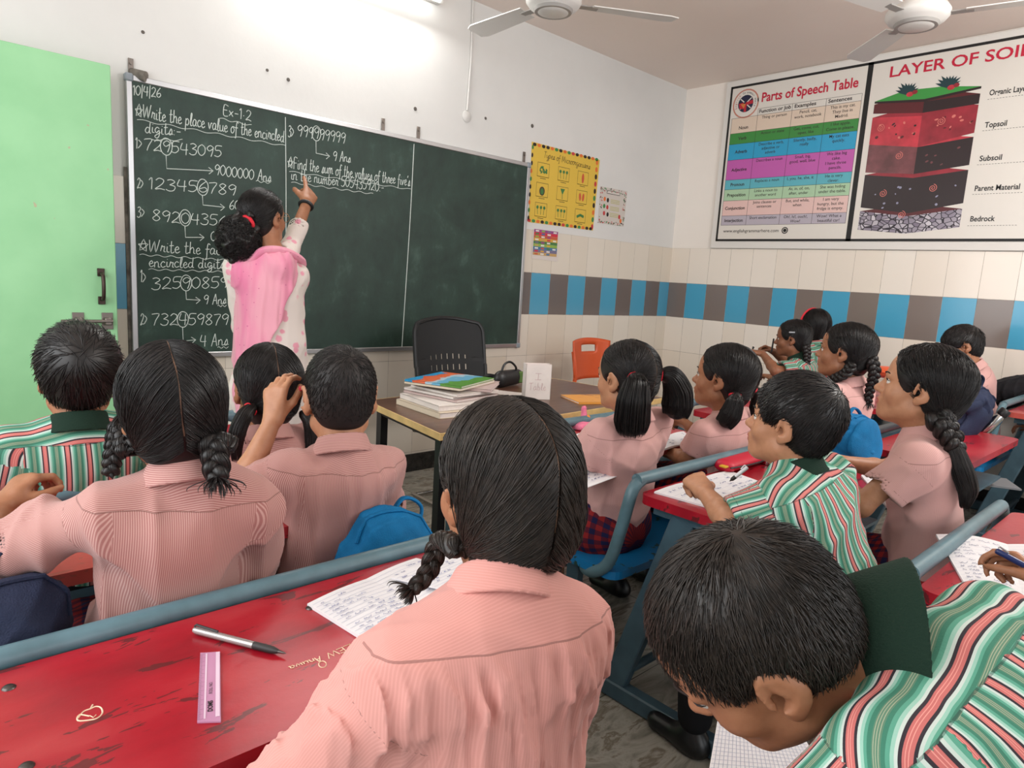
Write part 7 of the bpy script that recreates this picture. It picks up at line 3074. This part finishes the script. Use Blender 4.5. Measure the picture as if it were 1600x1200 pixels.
# pink plush pouch
o = empty('pouch', tuple(onz(915, 665, .70)), 0, 'pink plush pencil pouch with orange flowers on the desk by the teacher\'s table', 'pouch')
S_ = SDF()
PKP = M('pink_plush', srgb(226, 120, 150), .95, noise=.12, nscale=40, bump=.6, bscale=200)
wv = wavy(9, .004, 50)
S_.disp = lambda P: wv(P)
c_ = onz(912, 666, .70)
S_.u(rcs(c_ + V(-.06, -.03, .012), c_ + V(.07, .0, .012), .030, .026, np.eye(3), (1, 1.3, .6)), .02)
S_.u(rc(c_ + V(.0, .0, .02), c_ + V(.005, .01, .075), .026, .009), .02)
S_.u(rc(c_ + V(.04, .0, .02), c_ + V(.08, -.02, .03), .022, .014), .02)
sdf_obj('pouch_body', S_, c_ - .15, c_ + .17, .004, PKP, o)
for dx, dz in [(.0, .045), (.012, .028), (-.012, .02)]:
    MB().lathe([(0, .003), (.007, .002), (.0085, 0)][::-1], c_ + V(dx, -.022, dz), 8, V(-.4, -.8, .3)).build('flower_patch', M('orange_print', srgb(226, 140, 60), .9), o, True, world=True)
# magazine and books on the bench at the lower left
def flatbook(label, px, z, w, d, th, ang, cover, txt=None, name='book'):
    c = onz(*px, z)
    o = book(label, (c[0], c[1], z), w, d, th, ang, cover, name)
    if txt:
        f = Flat((0, 0, th + .0002), (1, 0, 0), (0, 1, 0))
        f.rect(-w * .48, -d * .46, -w * .30, -d * .36, 1, .0004)
        f.rect(-w * .46, -d * .30, -w * .30, -d * .20, 1, .0004)
        f.text(txt, -w * .25, -d * .45, .022, 0, bold=.02)
        oo = f.mb.build('cover_print', [BLACKP, M('blue_print', srgb(40, 80, 160), .5)], o)
    return o
flatbook('grey craft magazine with blue print on the bench at the lower left', (105, 985), .426, .21, .28, .006, .25, M('grey_magazine', srgb(150, 140, 134), .4), 'Craft', 'magazine')
flatbook('dull red book on the bench behind the craft magazine', (110, 925), .426, .18, .24, .018, .1, M('dull_red_cover', srgb(110, 50, 44), .5))
flatbook('white exercise book on the bench under the cropped boy\'s shirt hem', (420, 900), .426, .20, .27, .008, .2, WHITE_C, None, 'exercise_book')
flatbook('grey exercise book on the blue bench below the long plait', (1535, 752), .46, .20, .26, .008, .5, M('grey_cover', srgb(120, 122, 126), .5), None, 'exercise_book')
# orange pouch on the middle desk
o = MB().lathe([(0, 0), (.05, .002), (.075, .015), (.08, .03), (.06, .045), (.03, .05), (0, .05)], V(*at(1384, 590, 3.1)), 20)
tag(o.build('lunch_box', M('orange_lid', srgb(206, 84, 44), .4), None, True), 'round orange lunch box behind the looped plaits', 'lunch box')
# striped things under the far desks


# ------------------------------------------------------------------ small pieces belong to the part they sit on
def under(child, parent):
    child.parent = parent
    child.matrix_parent_inverse = Matrix.Identity(4)


def base(o):
    return o.name.split('.')[0]


SUB = {'collar': 'shirt', 'hair_tie': 'hair', 'hair_parting': 'hair', 'loose_strands': 'hair', 'hair_clip': 'hair', 'hairband': 'hair', 'scarf_fold': 'scarf', 'screw': 'tabletop', 'scratched_heart': 'tabletop', 'scratched_words': 'tabletop', 'frame_corner': 'frame', 'hanging_bracket': 'frame',
       'chalk_writing': 'writing_surface', 'chalk_arrow': 'writing_surface', 'chalk_underline': 'writing_surface', 'chalk_divider': 'writing_surface', 'cover_print': 'cover', 'trim_ring': 'motor_housing', 'ruled_lines': 'pages', 'handwriting': 'pages', 'edge_band': 'tabletop',
       'cell_text': 'table_rows', 'heading_text': 'table_rows', 'table_lines': 'table_rows'}
for o in list(COL.objects):
    if o.parent is not None and base(o) in SUB and o.parent.parent is None:
        for s_ in o.parent.children:
            if base(s_) == SUB[base(o)]:
                under(o, s_)
                break
